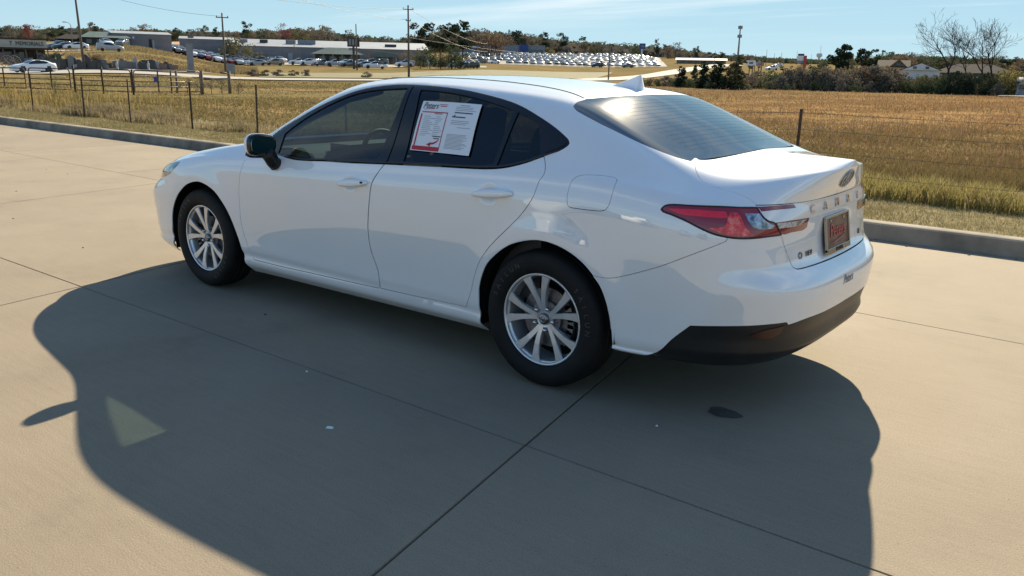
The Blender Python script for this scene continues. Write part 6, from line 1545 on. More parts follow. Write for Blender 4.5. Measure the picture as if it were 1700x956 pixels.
# green roofed building and its metal shed
b, W_, u = bld('green_roofed_building', 134, 208, 202, 'low building with a hipped green metal roof on the left rise')
z_e = 13*u; boxp('wall', M_wallgr, b, .6, W_-.6, .8, 9, -1, z_e); m = MB(); hip(m, -.3, W_+.3, -.4, 10, z_e, z_e+10*u, 2.2); m.build('roof', M_roofgr, b)
for k in range(4): boxp('window', M_win, b, 1.2+k*2.2, 2.3+k*2.2, .72, .8, .5, 1.4)
boxp('door', M_trimb, b, W_-1.9, W_-1.0, .70, .8, -1, 1.5)
b, W_, u = bld('dark_porch_building', 92, 142, 200, 'dark low building with deep porch left of the hipped green roof')
boxp('wall', M_wallgr, b, .5, W_, 1.8, 8, -1, 12*u); m = MB(); hip(m, -.4, W_+.4, -.4, 9, 12*u, 20*u, 2.5); m.build('roof', M_roofd, b)
for k in range(4): boxp('porch_post', M_trimb, b, .3+k*2.0, .5+k*2.0, -.1, .1, -1, 12*u)
b, W_, u = bld('metal_shed', 186, 277, 208, 'long grey metal shed right of the hipped green roof', .12)
boxp('wall', M_wallg, b, 0, W_, 0, 12, -1.5, 21*u); m = MB(); gable(m, -.2, W_+.2, -.2, 12.2, 21*u, 26*u); m.build('roof', M_roofg, b)
boxp('door', M_trimb, b, W_*.61, W_*.66, -.08, 0, -1.5, 13*u); boxp('door', M_door, b, W_*.67, W_*.70, -.08, 0, -1.5, 11*u); boxp('vent', M_white, b, W_*.34, W_*.37, -.08, 0, 13*u, 16*u)
for k in range(1, 9): boxp('panel_seam', M_greyp, b, W_*k/9-.03, W_*k/9+.03, -.03, 0, -1.5, 21*u)
# the long grey building
b, W_, u = bld('long_grey_building', 380, 704, 258, 'long grey metal building with sloping roof behind the packed cars')
zt = 24*u; boxp('wall', M_wallg, b, 0, W_, 0, 30, -2, zt); m = MB(); gable(m, -.3, W_+.3, -.4, 30.4, zt, zt+13*u); rf = m.build('roof', M_roofg, b)
for k in range(9): boxp('panel_seam', M_greyp, b, W_*(.05+k*.1)-.05, W_*(.05+k*.1)+.05, -.05, 0, -2, zt)
boxp('door', M_door, b, W_*.29, W_*.31, -.08, 0, -2, 14*u)
slope = 13*u/15.2
def on_roof(x0, x1, y, h, mt, name):
    z = zt+(y+.4)*slope; boxp(name, mt, rf, x0, x1, y, y+.25, z, z+h)
on_roof(W_*.045, W_*.085, 7, 5*u, M_greyp, 'roof_sign'); on_roof(W_*.145, W_*.185, 7, 5*u, M_darkp, 'roof_sign'); on_roof(W_*.275, W_*.325, 6, 6*u, M_greyp, 'roof_sign'); on_roof(W_*.335, W_*.425, 6, 7*u, M_greyp, 'roof_sign'); on_roof(W_*.78, W_*.84, 5, 4*u, M_darkp, 'roof_sign')
b, W_, u = bld('grey_shed_wing', 296, 388, 262, 'plain grey metal wing at the left end of the long building')
boxp('wall', M_wallg, b, 0, W_, 0, 18, -2, 29*u); m = MB(); gable(m, -.2, W_+.2, -.2, 18.2, 29*u, 34*u); m.build('roof', M_roofg, b)
for k in range(1, 4): boxp('panel_seam', M_greyp, b, W_*k/4-.05, W_*k/4+.05, -.05, 0, -2, 29*u)
boxp('vent', M_darkp, b, W_*.14, W_*.24, 3, 3.3, 30.5*u, 33*u)
b, W_, u = bld('hip_roofed_porch', 512, 594, 246, 'entrance porch with green hipped roof before the long grey building')
boxp('wall', M_wallgr, b, .8, W_-.8, 2.2, 8, -1.5, 15*u); m = MB(); hip(m, -.4, W_+.4, -.4, 9, 15*u, 26*u, 4.5); m.build('roof', M_roofgr, b)
for k in range(6): boxp('porch_post', M_stone, b, .3+k*(W_-.9)/5, .65+k*(W_-.9)/5, 0, .35, -1.5, 15*u)
for k in range(4): boxp('window', M_win, b, 2+k*2.8, 3.7+k*2.8, 2.1, 2.2, .4, 2.0)
b, W_, u = bld('arched_canopy', 600, 662, 240, 'arched green canopy with stone front right of the hip roofed porch')
boxp('wall', M_stone, b, 0, W_, 2.5, 7, -1.5, 18*u); m = MB(); K = 10; V = []
for k in range(K+1):
    a = PI*k/K; V += [(W_*.5-W_*.33*math.cos(a), -.6, 12*u+9*u*math.sin(a)), (W_*.5-W_*.33*math.cos(a), 2.5, 12*u+9*u*math.sin(a))]
m.add(V, [(2*k, 2*k+1, 2*k+3, 2*k+2) for k in range(K)]+[tuple(2*k for k in range(K+1)), tuple(2*k+1 for k in range(K+1))[::-1]]); m.build('roof', M_roofgr, b)
for k in range(2): boxp('porch_post', M_stone, b, W_*(.18+.6*k), W_*(.18+.6*k)+.5, -.5, 0, -1.5, 12*u)
for k in range(3): boxp('window', M_win, b, 1+k*3.2, 2.6+k*3.2, 2.42, 2.5, .2, 1.9)
# far buildings
b, W_, u = bld('blue_fronted_building', 757, 896, 556, 'far grey building with a square blue front above the dealer lot')
boxp('wall', M_greyp, b, W_*.29, W_, 0, 25, -4, 15*u); boxp('roof', M_roofg, b, W_*.285, W_*1.003, -.3, 25.3, 15*u, 16*u); boxp('blue_front', M_bluep, b, W_*.70, W_*.80, -1.2, 0, -4, 17*u)
boxp('wall', M_wallg, b, 0, W_*.285, -2, 22, -4, 11*u); boxp('roof', M_whitew, b, -.3, W_*.29, -2.4, 22.4, 11*u, 13*u); boxp('window', M_win, b, W_*.82, W_*.98, -.15, 0, 0, 9*u)
b, W_, u = bld('long_white_roofed_building', 1114, 1196, 385, 'long low building with bright white roof beside the far road')
boxp('wall', M_stone, b, .3, W_-.3, 1, 10, -2, 6*u); m = MB(); gable(m, -.3, W_+.3, -.8, 11, 6*u, 9.5*u); m.build('roof', M_whitew, b)
for k in range(7): boxp('window', M_win, b, 1+k*W_/7.4, 2.2+k*W_/7.4, .9, 1, .3, 1.4)
b, W_, u = bld('white_gabled_house', 1490, 1548, 168, 'white gable-fronted house behind the bushes on the right')
boxp('wall', M_whitew, b, 0, W_, 0, 9, -1, 22*u); m = MB(); gable(m, -.5, W_+.4, -.4, 9.4, 22*u, 34*u, 'y'); m.build('roof', M_roofd, b)
m = MB(); m.add([(0, -.02, 22*u), (W_, -.02, 22*u), (W_/2, -.02, 33*u)], [(0, 1, 2)]); m.add([(0, -.42, 22*u), (W_, -.42, 22*u), (W_/2, -.42, 33*u)], [(0, 1, 2)]); m.build('gable_wall', M_whitew, b)
for k in (.3, .62): boxp('window', M_win, b, W_*k, W_*k+.6, -.5, -.42, 24*u, 28*u)
b, W_, u = bld('brown_roofed_house', 1452, 1496, 190, 'house with brown gable roof left of the white gabled one')
boxp('wall', M_beige, b, 0, W_, 0, 9, -1, 22*u); m = MB(); gable(m, -.5, W_+.4, -.5, 9.5, 22*u, 34*u); m.build('roof', M_roofb, b); m = MB(); gable(m, W_*.35, W_*.95, -1.5, 4, 23*u, 35*u, 'y'); m.build('dormer', M_roofb, b); boxp('window', M_win, b, W_*.58, W_*.72, -1.62, -1.5, 25*u, 28*u)
b, W_, u = bld('dark_roofed_house', 1546, 1668, 180, 'long house with wide dark roof behind the bare trees')
boxp('wall', M_brown, b, 0, W_, 0, 10, -1, 18*u); m = MB(); hip(m, -.5, W_+.5, -.5, 11, 18*u, 33*u, 5); m.build('roof', M_roofd, b)
for k in range(4): boxp('window', M_win, b, 1.5+k*3.4, 2.8+k*3.4, -.08, 0, .8, 2.0)
b, W_, u = bld('white_store', 1686, 1740, 92, 'small white rounded store shed at the right edge of the field')
boxp('wall', M_whitew, b, 0, W_, 0, 2.4, -.3, 24*u); m = MB(); V = []
for k in range(9):
    a = PI*k/8; V += [(-.05, 1.2-1.28*math.cos(a), 24*u+.45*math.sin(a)), (W_+.05, 1.2-1.28*math.cos(a), 24*u+.45*math.sin(a))]
m.add(V, [(2*k, 2*k+1, 2*k+3, 2*k+2) for k in range(8)]+[tuple(2*k for k in range(9))[::-1], tuple(2*k+1 for k in range(9))]); m.build('roof', M_whitew, b); boxp('corner_trim', M_greyp, b, -.04, .08, -.06, .02, -.3, 24*u); boxp('panel', M_door, b, .3, W_-.3, -.04, 0, .2, 20*u)
yard('store_apron', [(1652, 84), (1730, 84)], [(1660, 91), (1730, 91)], M_conc, .12, 6, 3)

# ------------------------------------------------ headstones on show beside the shop
M_gran = [mat('dark_granite', (0.035, 0.036, 0.04), .25), mat('grey_granite', (0.15, 0.15, 0.155), .5), mat('rose_granite', (0.16, 0.10, 0.09), .4), mat('pale_granite', (0.42, 0.42, 0.42), .6)]
for m_ in M_gran: c = m_.node_tree.nodes['Principled BSDF'].inputs['Base Color'].default_value[:3]; vary(m_, [tuple(v*.75 for v in c), tuple(v*1.25 for v in c)], 18)
rg = np.random.default_rng(9); GN = ['dark', 'grey', 'rose', 'pale']
stone_m = {}
for gi in range(4):
    for sh in range(3):
        m = MB(); m.box((0, 0, .10), (1.05, .40, .20)); w, h = (.85, .72) if sh < 2 else (.55, .95); K = 8; V = []
        for yy in (-.09, .09):
            V += [(-w/2, yy, .2), (w/2, yy, .2)]; 
            for k in range(K+1):
                u_ = k/K; V.append((w/2-w*u_, yy, .2+h*(.84+(.16*math.sin(PI*u_) if sh != 1 else .16))))
        n = K+3; F = [tuple(range(n)), tuple(range(n, 2*n))[::-1]]+[(i, n+i, n+(i+1) % n, (i+1) % n) for i in range(n)]
        m.add(V, F); stone_m[gi, sh] = m.mesh('headstone', M_gran[gi], False, True)
run = []
for r, (D, p0, p1, st) in enumerate(((104.5, 80, 290, 9.6), (107, 62, 286, 10.2), (110, 0, 170, 12.5), (113, -6, 118, 12))):
    for px in np.arange(p0, p1, st):
        if rg.random() < .16: continue
        gi = rg.choice(4, p=[.5, .26, .12, .12]); o = link('headstone', stone_m[gi, rg.integers(0, 3)]); place(o, px+rg.uniform(-2, 2), D+rg.uniform(-.5, .5)+max(0, px-150)*.03, facing(px)+rg.normal(0, .15), .02); s_ = rg.uniform(.65, 1.2); o.scale = (s_, s_, s_*rg.uniform(.8, 1.25))
        tag(o, 'upright %s granite headstone on show beside the memorials shop' % GN[gi], 'headstone', 'headstones on show by the road'); run.append((px, o, 'upright %s granite headstone' % GN[gi], 'in %s row beside the memorials shop' % ('front', 'second', 'third', 'back')[r]))
settle(run, '%s %s')
for (px, D, h, lab) in ((186, 101, 1.25, 'pale statue standing nearest the driveway among the headstones'), (238, 104, 1.2, 'pale statue beside the white headstone on the right')):
    m = MB().lathe([(.0001, 0), (.22, 0), (.24, .2), (.15, .24), (.17, .5), (.20, .75), (.16, .92), (.07, .98), (.10, 1.06), (.09, 1.15), (.0001, 1.2)], 10, 'z'); o = tag(m.build('statue', M_gran[3], smooth=True, fix=True), lab, 'statue'); place(o, px, D); o.scale = (1, .7, h/1.2)
wm = MB(); pts = [(.75*math.cos(a), 0, .75*math.sin(a)) for a in np.linspace(0, 2*PI, 25)]; wm.tube(pts, .04, 5, False)
for k in range(6): a = PI*k/6; wm.tube([(.74*math.cos(a), 0, .74*math.sin(a)), (-.74*math.cos(a), 0, -.74*math.sin(a))], .022, 4)
wme = wm.mesh('wagon_wheel', M_wood, True)
for (px, lab) in ((4, 'old wagon wheel leaning before the memorials shop, left one'), (15, 'old wagon wheel leaning before the memorials shop, right one')): o = tag(link('wagon_wheel', wme), lab, 'wheel'); place(o, px, 106, facing(px), .7)

# ------------------------------------------------ poles, wires, signs
def upole(px, D, toprow, label, arms=1, r=.14, lamp=False):
    x, y = at(px, D); z = tz(x, y); h = zrow(px, toprow, D)-z; p = empty('utility_pole', (x, y, z), facing(px)); tag(p, label, 'pole')
    MB().tube([(0, 0, -.5), (0, 0, h)], [r, r*.62], 8).build('shaft', M_pole, p, smooth=True)
    for k in range(arms):
        zc = h-.55-k*1.5; MB().box((0, -.1, zc), (1.5 if k == 0 else .7, .09, .11)).build('crossarm', M_pole, p)
        for xx in ((-.65, 0, .65) if k == 0 else (-.3, .3)): MB().lathe([(.0001, .20), (.05, .17), (.07, .06), (.04, 0)], 6, 'z', (xx, -.1, zc+.05)).build('insulator', M_greyp, p)
    return p, np.array((x, y, z+h-.4))
P1, t1 = upole(131, 106, -26, 'tall leaning utility pole on the left beside the headstones', 1, .17); P1.rotation_euler = (0, -.02, facing(131))
P2, t2 = upole(366, 108, 22, 'utility pole over the packed cars left of centre', 1, .15)
P3, t3 = upole(585, 186, 40, 'thin utility pole beside the sign pylon', 0, .17)
P4, t4 = upole(671, 122, 10, 'dark utility pole rising behind the sedan roof', 2, .17)
P5, t5 = upole(1003, 146, 76, 'short dark pole behind the sedan roof near the dealer lot', 0, .13)
P6, t6 = upole(801, 330, 70, 'far utility pole left of the flat white building', 1, .2)
P7, t7 = upole(482, 250, 62, 'thin pole against the long grey building roof', 0, .13)
for (px, D, row, lab) in ((1262, 420, 82, 'thin far pole right of the two billboards'), (1275, 520, 88, 'tiny far pole between the billboards and red sign'), (1287, 380, 87, 'slim far pole left of the red sign'), (1312, 600, 84, 'slim far pole touching the red sign'), (1336, 620, 89, 'tiny far pole left of the water tower'), (1244, 240, 90, 'dark slim pole beside the right billboard'), (1177, 350, 84, 'thin pole on the far road by the white roof')): upole(px, D, row, lab, 0, .12)
def wire(name, A, B, sag, label, r=.02, n=18):
    m = MB(); pts = [A+(B-A)*u-np.array((0, 0, sag*4*u*(1-u))) for u in np.linspace(0, 1, n)]; tag(m.tube(pts, r, 4, False).build(name, M_wire, smooth=True), label, 'power line')
def pt(px, row, D): x, y = at(px, D); return np.array((x, y, zrow(px, row, D)))
wire('power_line', t1, t2, .6, 'thin power line from the left leaning pole to the next pole', .016)
wire('power_line', pt(300, -22, 80), t4+(0, 0, -.1), .5, 'upper power line running down to the dark pole top', .018)
wire('power_line', pt(440, -16, 86), t4+(0, 0, -1.5), .5, 'lower power line running down to the dark pole', .018)
wire('power_line', t4, t6, 1.2, 'power line from the dark pole to the far right pole', .03); wire('power_line', t4+(0, 0, -1.6), t6+(0, 0, -3), 1.2, 'lower power line from the dark pole to the far right pole', .03)
wire('power_line', pt(671, 62, 122), pt(1003, 97, 146), .5, 'long power line sloping from the dark pole to the short pole', .018)
wire('power_line', pt(585, 79, 186), pt(760, 90, 190), .7, 'bright sagging service line beside the pylon and dark pole', .03)
lp = empty('street_lamp'); place(lp, 116, 190, facing(116)); tag(lp, 'street lamp with curved arm above the dark porch building', 'street lamp')
hh = zrow(116, 37, 190)-lp.location.z; MB().tube([(0, 0, 0), (0, 0, hh-.6), (-.4, 0, hh-.1), (-1.0, 0, hh)], [.10, .08, .06, .05], 6).build('post', M_greyp, lp, smooth=True); MB().box((-1.2, 0, hh), (.7, .3, .18)).build('lamp_head', M_greyp, lp)
o = tag(MB().box((0, 0, 1.6), (.78, .34, 3.4)).box((0, 0, 3.38), (.90, .42, .14)).box((0, 0, .1), (1.0, .5, .3)).build('stone_pillar', M_greyp), 'tall plain grey pillar behind the grey pipe gate', 'pillar'); place(o, 308.5, 106, facing(308))
o = empty('board_sign'); place(o, 375, 100, facing(375)); tag(o, 'low pale board sign at the foot of the middle pole', 'sign'); MB().box((0, 0, .9), (.9, .08, 1.0)).build('board', M_greyp, o)
for sx_ in (-.35, .35): MB().box((sx_, .02, .3), (.07, .06, .9)).build('leg', M_wood, o)
def pylon(name, px, D, panels, legs, label, cat='sign'):
    s_ = empty(name); place(s_, px, D, facing(px)); tag(s_, label, cat); z0 = s_.location.z; u = D/FH
    for (p0, p1, r0, r1, mt, nm) in panels: MB().box((((p0+p1)/2-px)*u, 0, zrow(px, (r0+r1)/2, D)-z0), ((p1-p0)*u, .35, (r1-r0)*u)).build(nm, mt, s_)
    for (p, wdt, r0, mt) in legs: h = zrow(px, r0, D)-z0; MB().box(((p-px)*u, .02, h/2-.2), (wdt, wdt*.9, h+.4)).build('leg', mt, s_)
    return s_
sp = pylon('sign_pylon', 579, 196, [(570, 587, 63, 77, M_darkp, 'board'), (572, 586, 79, 83, M_greyp, 'board'), (586.5, 590, 63, 77, M_trimb, 'board')], [(580, .5, 77, M_darkp)], 'dark two-board sign pylon before the hip roofed porch')
u = 196/FH
for k in range(3): MB().box(((572.5+5*k-579+2)*u, -.2, zrow(579, 69.5, 196)-sp.location.z), (3.2*u, .06, 9*u)).build('board_face', M_greyp, sp)
pylon('pylon_sign', 1056.5, 470, [(1051.5, 1061.5, 72, 81, M_bluep, 'board'), (1054, 1060, 75, 78, M_greyp, 'emblem_panel')], [(1056, .7, 81, M_white)], 'blue square pylon sign above the dealer lot')
for (px, D, r0, r1, w, lab) in ((1237.5, 180, 100, 108, 15, 'white billboard on posts, left one of the pair'), (1252.5, 182, 103, 109, 13, 'grey billboard on dark posts, right one of the pair')):
    pylon('billboard', px, D, [(px-w/2, px+w/2, r0, r1, M_white if w == 15 else M_greyp, 'board'), (px-w*.22, px+w*.22, r0+2.2, r1-2.2, M_greyp if w == 15 else M_redp, 'board_face')], [(px-w*.12, .22, r1, M_pole), (px+w*.2, .22, r1, M_pole)], lab, 'billboard')
pylon('red_sign', 1320, 330, [(1313, 1324, 93, 100, M_white, 'board'), (1314, 1324, 89, 92.5, M_darkp, 'board'), (1313, 1324, 100.5, 104, M_greyp, 'board')], [(1326, 1.1, 92, M_redp)], 'white board sign on a red column at the right')
cm_ = empty('cell_mast'); place(cm_, 1215, 600, facing(1215)); tag(cm_, 'tall thin grey cell mast with two antenna rings', 'mast'); h = zrow(1217, 43, 600)-cm_.location.z
MB().tube([(0, 0, 0), (0, 0, h)], [.75, .35], 8).build('shaft', M_greyp, cm_, smooth=True)
for z_ in (h-1.2, h-7): MB().lathe([(.3, -1), (1.5, -1), (1.5, 1), (.3, 1)], 10, 'z', (0, 0, z_), close=True).build('antenna_ring', M_greyp, cm_)
wt = empty('water_tower'); place(wt, 1349, 1100, facing(1349)); tag(wt, 'pale water tower far off on the skyline', 'water tower'); z0 = wt.location.z; h = zrow(1349, 88, 1100)-z0
MB().lathe([(.0001, h), (3.2, h-.3), (3.6, h-2), (3.4, h-4), (1.5, h-5.5)], 16, 'z').build('tank', M_whitew, wt, smooth=True, fix=True); MB().lathe([(1.5, h-5.5), (1.4, 0)], 12, 'z').build('column', M_whitew, wt, smooth=True); MB().tube([(.9, 0, h-.2), (.9, 0, h+9)], .18, 5).build('antenna', M_greyp, wt)
for (px, D, row) in ((850, 470, 78), (935, 480, 82), (1010, 480, 86), (1035, 400, 90), (1090, 420, 88)):
    l_ = empty('lot_lamp'); place(l_, px, D, facing(px)); tag(l_, 'slim lamp post in the dealer lot, %s from left' % ORD[[850, 935, 1010, 1035, 1090].index(px)], 'street lamp', 'lamp posts in the dealer lot'); h = max(zrow(px, row, D)-l_.location.z, 5); MB().tube([(0, 0, 0), (0, 0, h)], .11, 5).build('post', M_greyp, l_); MB().box((0, 0, h), (1.6, .4, .2)).build('lamp_head', M_greyp, l_)

# ------------------------------------------------ bushes and trees between the field and the houses
GB = 'bushes along the far edge of the field'
def bush(px, D, toprow, leaf, label, kind='bush', wide=1.0, group=None, name='bush', cat='bush'):
    x, y = at(px, D); z = max(tz(x, y), 0); return tree(px, D, max(zrow(px, toprow, D)-z, .8), kind, leaf, label, cat, group, wide, name)
for (px, D, row, lf, kd, wd, lab) in ((1124, 92, 110, 'dark', 'cone', 1.3, 'small dark conical evergreen, leftmost behind the sedan roof'), (1161, 90, 102, 'dark', 'cone', 1.15, 'dark conical evergreen in the middle of the left row'), (1184, 88, 102, 'dark', 'cone', 1.6, 'broad dark evergreen left of the tallest conical one'), (1215, 87, 92, 'olive', 'cone', 1.5, 'tallest conical evergreen with rusty tint below the cell mast'), (1146, 95, 108, 'green', 'cone', .9, 'thin sapling between the dark evergreens'), (1205, 89, 106, 'rust', 'cone', .9, 'rusty cone-shaped bush against the tallest evergreen'), (1196, 86, 124, 'dark', 'cone', 1.0, 'low dark cone under the tallest evergreen')):
    bush(px, D, row, lf, lab, kd, wd, name='evergreen', cat='tree')
rows_b = [(1072, 96, 132, 'tan', .8), (1086, 94, 130, 'olive', .9), (1100, 95, 126, 'grey', .9), (1112, 93, 130, 'green', .9), (1135, 91, 128, 'green', 1), (1150, 90, 132, 'olive', 1), (1172, 88, 130, 'green', 1), (1232, 90, 122, 'tan', .8), (1243, 92, 118, 'rust', .6), (1256, 92, 126, 'tan', .8), (1268, 90, 133, 'olive', .9), (1280, 90, 128, 'grey', .8),
 (1292, 90, 122, 'grey', .9), (1304, 92, 114, 'grey', .9), (1318, 92, 108, 'rust', .8), (1330, 91, 112, 'grey', .9), (1342, 92, 108, 'olive', .9), (1354, 91, 106, 'grey', .9), (1366, 92, 108, 'rust', .9), (1378, 90, 112, 'grey', 1), (1391, 93, 109, 'rust', .9), (1404, 91, 110, 'tan', .9), (1417, 92, 112, 'grey', .9), (1430, 92, 110, 'rust', .9), (1443, 91, 108, 'grey', .9), (1455, 92, 109, 'tan', 1), (1466, 93, 110, 'rust', 1), (1477, 93, 112, 'rust', 1), (1486, 93, 119, 'grey', .9),
 (1345, 86, 132, 'dark', .8), (1362, 86, 134, 'dark', .8), (1390, 87, 130, 'grey', .8), (1478, 91, 136, 'olive', .8), (1490, 92, 132, 'yellow', .6), (1502, 92, 130, 'olive', .9), (1515, 91, 125, 'green', .9), (1528, 92, 122, 'olive', 1), (1541, 91, 120, 'green', .9), (1556, 92, 122, 'olive', 1), (1570, 91, 118, 'dark', .9), (1583, 92, 116, 'dark', .8), (1596, 92, 128, 'rust', .8), (1610, 91, 126, 'dark', .9), (1622, 92, 130, 'olive', .8), (1636, 91, 136, 'dark', .8), (1648, 93, 126, 'green', .8), (1664, 93, 112, 'yellow', .9), (1676, 94, 118, 'olive', .9), (1650, 90, 134, 'grey', .8), (1694, 100, 112, 'dark', 1), (1712, 100, 108, 'green', 1.1), (1300, 88, 138, 'green', .8), (1322, 88, 136, 'dark', .7), (1416, 87, 134, 'green', .8), (1440, 88, 134, 'grey', .8), (1462, 88, 138, 'dark', .7)]
BL = {'tan': 'tan twiggy', 'olive': 'olive green', 'grey': 'grey brown leafless', 'green': 'mid green', 'rust': 'rust topped', 'dark': 'dark green', 'yellow': 'yellow green'}
HM = [(1080, 'left of the leftmost evergreen'), (1140, 'by the leftmost evergreen'), (1175, 'by the broad dark evergreen'), (1235, 'below the left billboard'), (1260, 'below the right billboard'), (1300, 'left of the red sign'), (1325, 'below the red sign'), (1350, 'below the water tower'), (1388, 'below the big dark evergreen'), (1425, 'right of the big dark evergreen'), (1465, 'below the brown roofed house'), (1515, 'below the white gabled house'), (1567, 'at the left bare tree'), (1600, 'at the middle bare tree'), (1640, 'at the forked bare tree'), (1685, 'beside the white store')]
run = []
for (px, D, row, lf, wd) in rows_b: run.append((px, bush(px, D, row, lf, 'x', 'bush' if lf not in ('tan', 'rust') else ('bush' if wd > .85 else 'thin'), wd, GB), BL[lf]+(' low bush' if D < 89 else ' bush'), near_mark(px, HM)))
settle(run, '%s in field-edge hedge %s'); run = []
for px in np.arange(1062, 1730, 11):
    lf = ['grey', 'olive', 'dark', 'tan', 'green'][rg.integers(0, 5)]; px += rg.uniform(-4, 4); run.append((px, bush(px, rg.uniform(94, 100), np.interp(px, [1066, 1200, 1290, 1450, 1490, 1730], [126, 120, 112, 108, 122, 116])+rg.uniform(0, 8), lf, 'x', 'bush', 1.15, 'bushes deep in the hedge line'), BL[lf]+' bush', near_mark(px, HM)))
settle(run, '%s deep in hedge %s')
for (px, D, row, lf, kd, wd, lab) in ((1386, 205, 73, 'dark', 'oval', .85, 'big dark evergreen standing highest behind the right bushes'), (1421, 205, 81, 'dark', 'oval', .80, 'dark green tree right of the big dark evergreen'), (1438, 206, 83, 'green', 'oval', .8, 'grey green tree in the middle of the right group'), (1455, 207, 82, 'green', 'oval', .8, 'grey green tree at the right of the right group'), (1405, 242, 90, 'olive', 'round', .9, 'low olive tree between the dark evergreens'), (1478, 250, 88, 'rust', 'round', 1.0, 'orange tree above the brown roofed house'), (1494, 255, 90, 'rust', 'round', 1.0, 'second orange tree above the white gabled house'), (1525, 255, 94, 'green', 'round', 1.2, 'low green tree behind the white gabled house'), (1668, 130, 108, 'yellow', 'round', .9, 'yellow green tree beside the right bare tree'), (1700, 140, 112, 'green', 'round', 1.2, 'dark green tree at the right edge behind the white store')):
    htree(px, D, row, kind=kd, leaf=lf, label=lab, wide=wd)
# roadside trees above the sedan roof, bank bushes on the left
for (px, D, row, lf, lab) in ((690, 205, 80, 'olive', 'olive green roadside tree just right of the dark pole'), (706, 204, 76, 'green', 'green roadside tree, second right of the dark pole'), (724, 206, 78, 'olive', 'olive roadside tree in the middle of the roadside clump'), (742, 208, 72, 'green', 'green roadside tree under the tallest pine'), (757, 212, 80, 'dark', 'dark roadside tree ending the roadside clump'), (776, 232, 98, 'rust', 'small rust coloured bush right of the roadside clump'), (668, 215, 84, 'tan', 'thin tan tree behind the dark pole')): htree(px, D, row, kind='round', leaf=lf, label=lab, wide=.95)
for (px, D, row, lf, lab, wd) in ((88, 112, 82, 'green', 'round green shrub beside the memorials shop', 1.0), (150, 130, 85, 'rust', 'rusty shrub on the bank right of the leaning pole', 1.4), (412, 101, 119, 'grey', 'dark scrub left by the culvert past the road', 1.6), (432, 102, 119, 'dark', 'dark scrub in the middle by the culvert past the road', 1.5), (455, 103, 117, 'grey', 'grey scrub right by the culvert past the road', 1.6), (478, 106, 116, 'olive', 'olive scrub on the roadside lawn', 1.4), (500, 108, 115, 'grey', 'grey scrub further along the roadside lawn', 1.4), (395, 235, 58, 'olive', 'small round tree on the bank by the middle pole', 1.0), (430, 330, 58, 'dark', 'dark conical bush above the roof of the long building', .8), (466, 330, 60, 'dark', 'second dark conical bush above the long roof', .8), (553, 330, 64, 'dark', 'dark bush above the long roof near the pylon', 1.0), (600, 108, 122, 'olive', 'small scrub beside the lawn near the sedan roof', 1.2)): bush(px, D, row, lf, lab, 'bush', wd)
for (px, D, row, lf, lab) in ((322, 41.5, 128, 'grey', 'tangle of bare grey twigs left in the timber brace'), (340, 42.5, 132, 'tan', 'tangle of bare tan twigs in the middle of the timber brace'), (358, 43, 131, 'grey', 'tangle of bare grey twigs right in the timber brace'), (300, 41, 147, 'tan', 'low dry weed clump under the end of the grey gate'), (385, 44, 152, 'rust', 'low rusty weed clump right of the timber brace'), (78, 39, 132, 'yellow', 'yellow green weed climbing the weedy gate')): bush(px, D, row, lf, lab, 'thin', 1.1, None, 'weed_clump', 'weeds')
q = np.stack([RNG.uniform(100, 420, 30000), RNG.uniform(112, 205, 30000)], 1); P = np.array(CAM[:2])+q[:, 1:2]*(FW+RT*((q[:, 0]-850)/FH)[:, None]); cl = clump(P, .08); k = RNG.random(len(P)) < cl*1.2-.2
M_bankg = leafy('bank_blades', [(0.24, 0.175, 0.085), (0.33, 0.245, 0.135), (0.28, 0.22, 0.10), (0.38, 0.27, 0.16)], trans=.2)
blades('dry_bank_grass', P[k], terrain(P[k][:, 0], P[k][:, 1]), .25+.5*cl[k]*RNG.random(k.sum()), np.full(k.sum(), .22), .9, M_bankg)

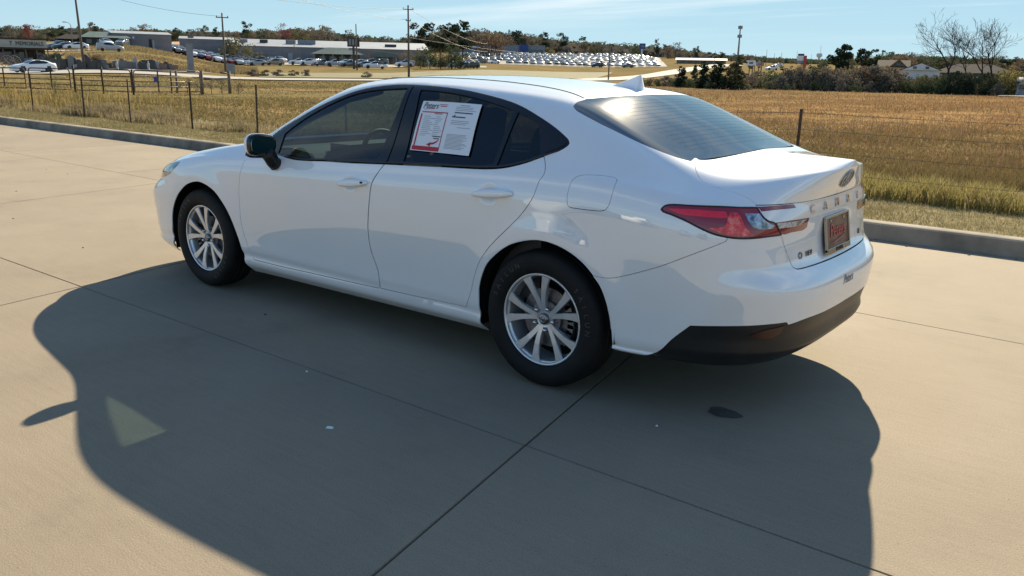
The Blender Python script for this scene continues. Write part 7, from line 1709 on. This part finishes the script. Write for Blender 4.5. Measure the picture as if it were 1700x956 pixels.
# ------------------------------------------------ three bare trees on the right
M_twig = mat('dark_twigs', (0.045, 0.036, 0.032), .95, spec=.1); vary(M_twig, [(.035, .028, .025), (.06, .048, .042)], 3)
def bare_tree(px, D, toprow, seed, label, spread, forks):
    rg = np.random.default_rng(seed); x, y = at(px, D); z = max(tz(x, y), 0); H = zrow(px, toprow, D)-z
    t = empty('bare_tree', (x, y, z-.1), facing(px)); tag(t, label, 'tree'); tr, cw_ = MB(), MB()
    def grow_(p, d, L_, r, lev):
        n = 4 if lev < 2 else 3; pts, rs = [p], [r]; q = p.copy(); dd = d.copy()
        for i in range(n):
            dd = dd+rg.normal(0, .13 if lev else .06, 3)+np.array((0, 0, .05 if lev else .0)); dd /= np.linalg.norm(dd); q = q+dd*L_/n; pts.append(q.copy()); rs.append(max(r*(1-.36*(i+1)/n), .014))
        (tr if lev < 2 else cw_).tube(pts, rs, 6 if lev < 2 else (4 if lev < 4 else 3), lev > 4)
        if lev >= 6 or r < .011: return
        nb = 2 if lev < 1 else (3 if lev < 5 else 2)
        for k in range(nb):
            a = rg.uniform(0, 2*PI); th = rg.uniform(.26, .58)*((.75 if lev == 0 else spread) if lev < 3 else 1.1)
            e = np.cross(dd, rg.normal(size=3)); e /= np.linalg.norm(e); nd = dd*math.cos(th)+e*math.sin(th); at_ = pts[-1] if k < 2 else pts[rg.integers(1, len(pts))]
            grow_(at_.copy(), nd, L_*rg.uniform(.66, .86), rs[-1]*rg.uniform(.66, .86), lev+1)
        if lev in (1, 2, 3):
            for k in range(2):
                i = rg.integers(1, len(pts)); e = np.cross(dd, rg.normal(size=3)); e /= np.linalg.norm(e); nd = dd*.55+e*.8; grow_(pts[i].copy(), nd/np.linalg.norm(nd), L_*.6, rs[i]*.42, lev+2)
    for (dx, dy, lean, r) in forks: grow_(np.array((dx, dy, 0.0)), np.array((lean, 0, 1.0))/math.hypot(lean, 1), H*.37, r, 0)
    tr.build('trunk', M_twig, t, smooth=True); o = cw_.build('crown', M_twig, t, smooth=True)
    zs = max(v[:, 2].max() for v in cw_.v); t.scale = (H/zs,)*3; return t
bare_tree(1567, 97, 15, 4, 'tallest bare tree with single straight trunk, left of the three', 1.1, [(0, 0, -.02, .26)])
bare_tree(1598, 104, 40, 8, 'thinner bare tree in the middle of the three', 1.0, [(0, 0, .04, .20)])
bare_tree(1632, 96, 28, 15, 'bare tree with forked trunk and rounded crown, right of the three', 1.05, [(-.15, 0, -.10, .21), (.20, .1, .10, .23)])

# cars parked across the lot, seen only as reflections in the sedan's side
for (k, c, x, y, rz, lab) in (('suv', 'silver', -6.4, -14.5, PI/2+.1, 'silver estate car across the lot, left of four mirrored in the doors'), ('pickup', 'white', -2.9, -14.8, PI/2, 'white pickup across the lot, second of four mirrored in the doors'), ('sedan', 'grey', 3.2, -14.4, PI/2-.06, 'grey sedan across the lot, third of four mirrored in the doors'), ('suv', 'black', 7.4, -14.6, PI/2, 'black estate car across the lot, right of four mirrored in the doors')):
    t = put_car(k, c, 850, 60, rz, lab, 'cars parked across the lot'); t.location = (x, y, .0)
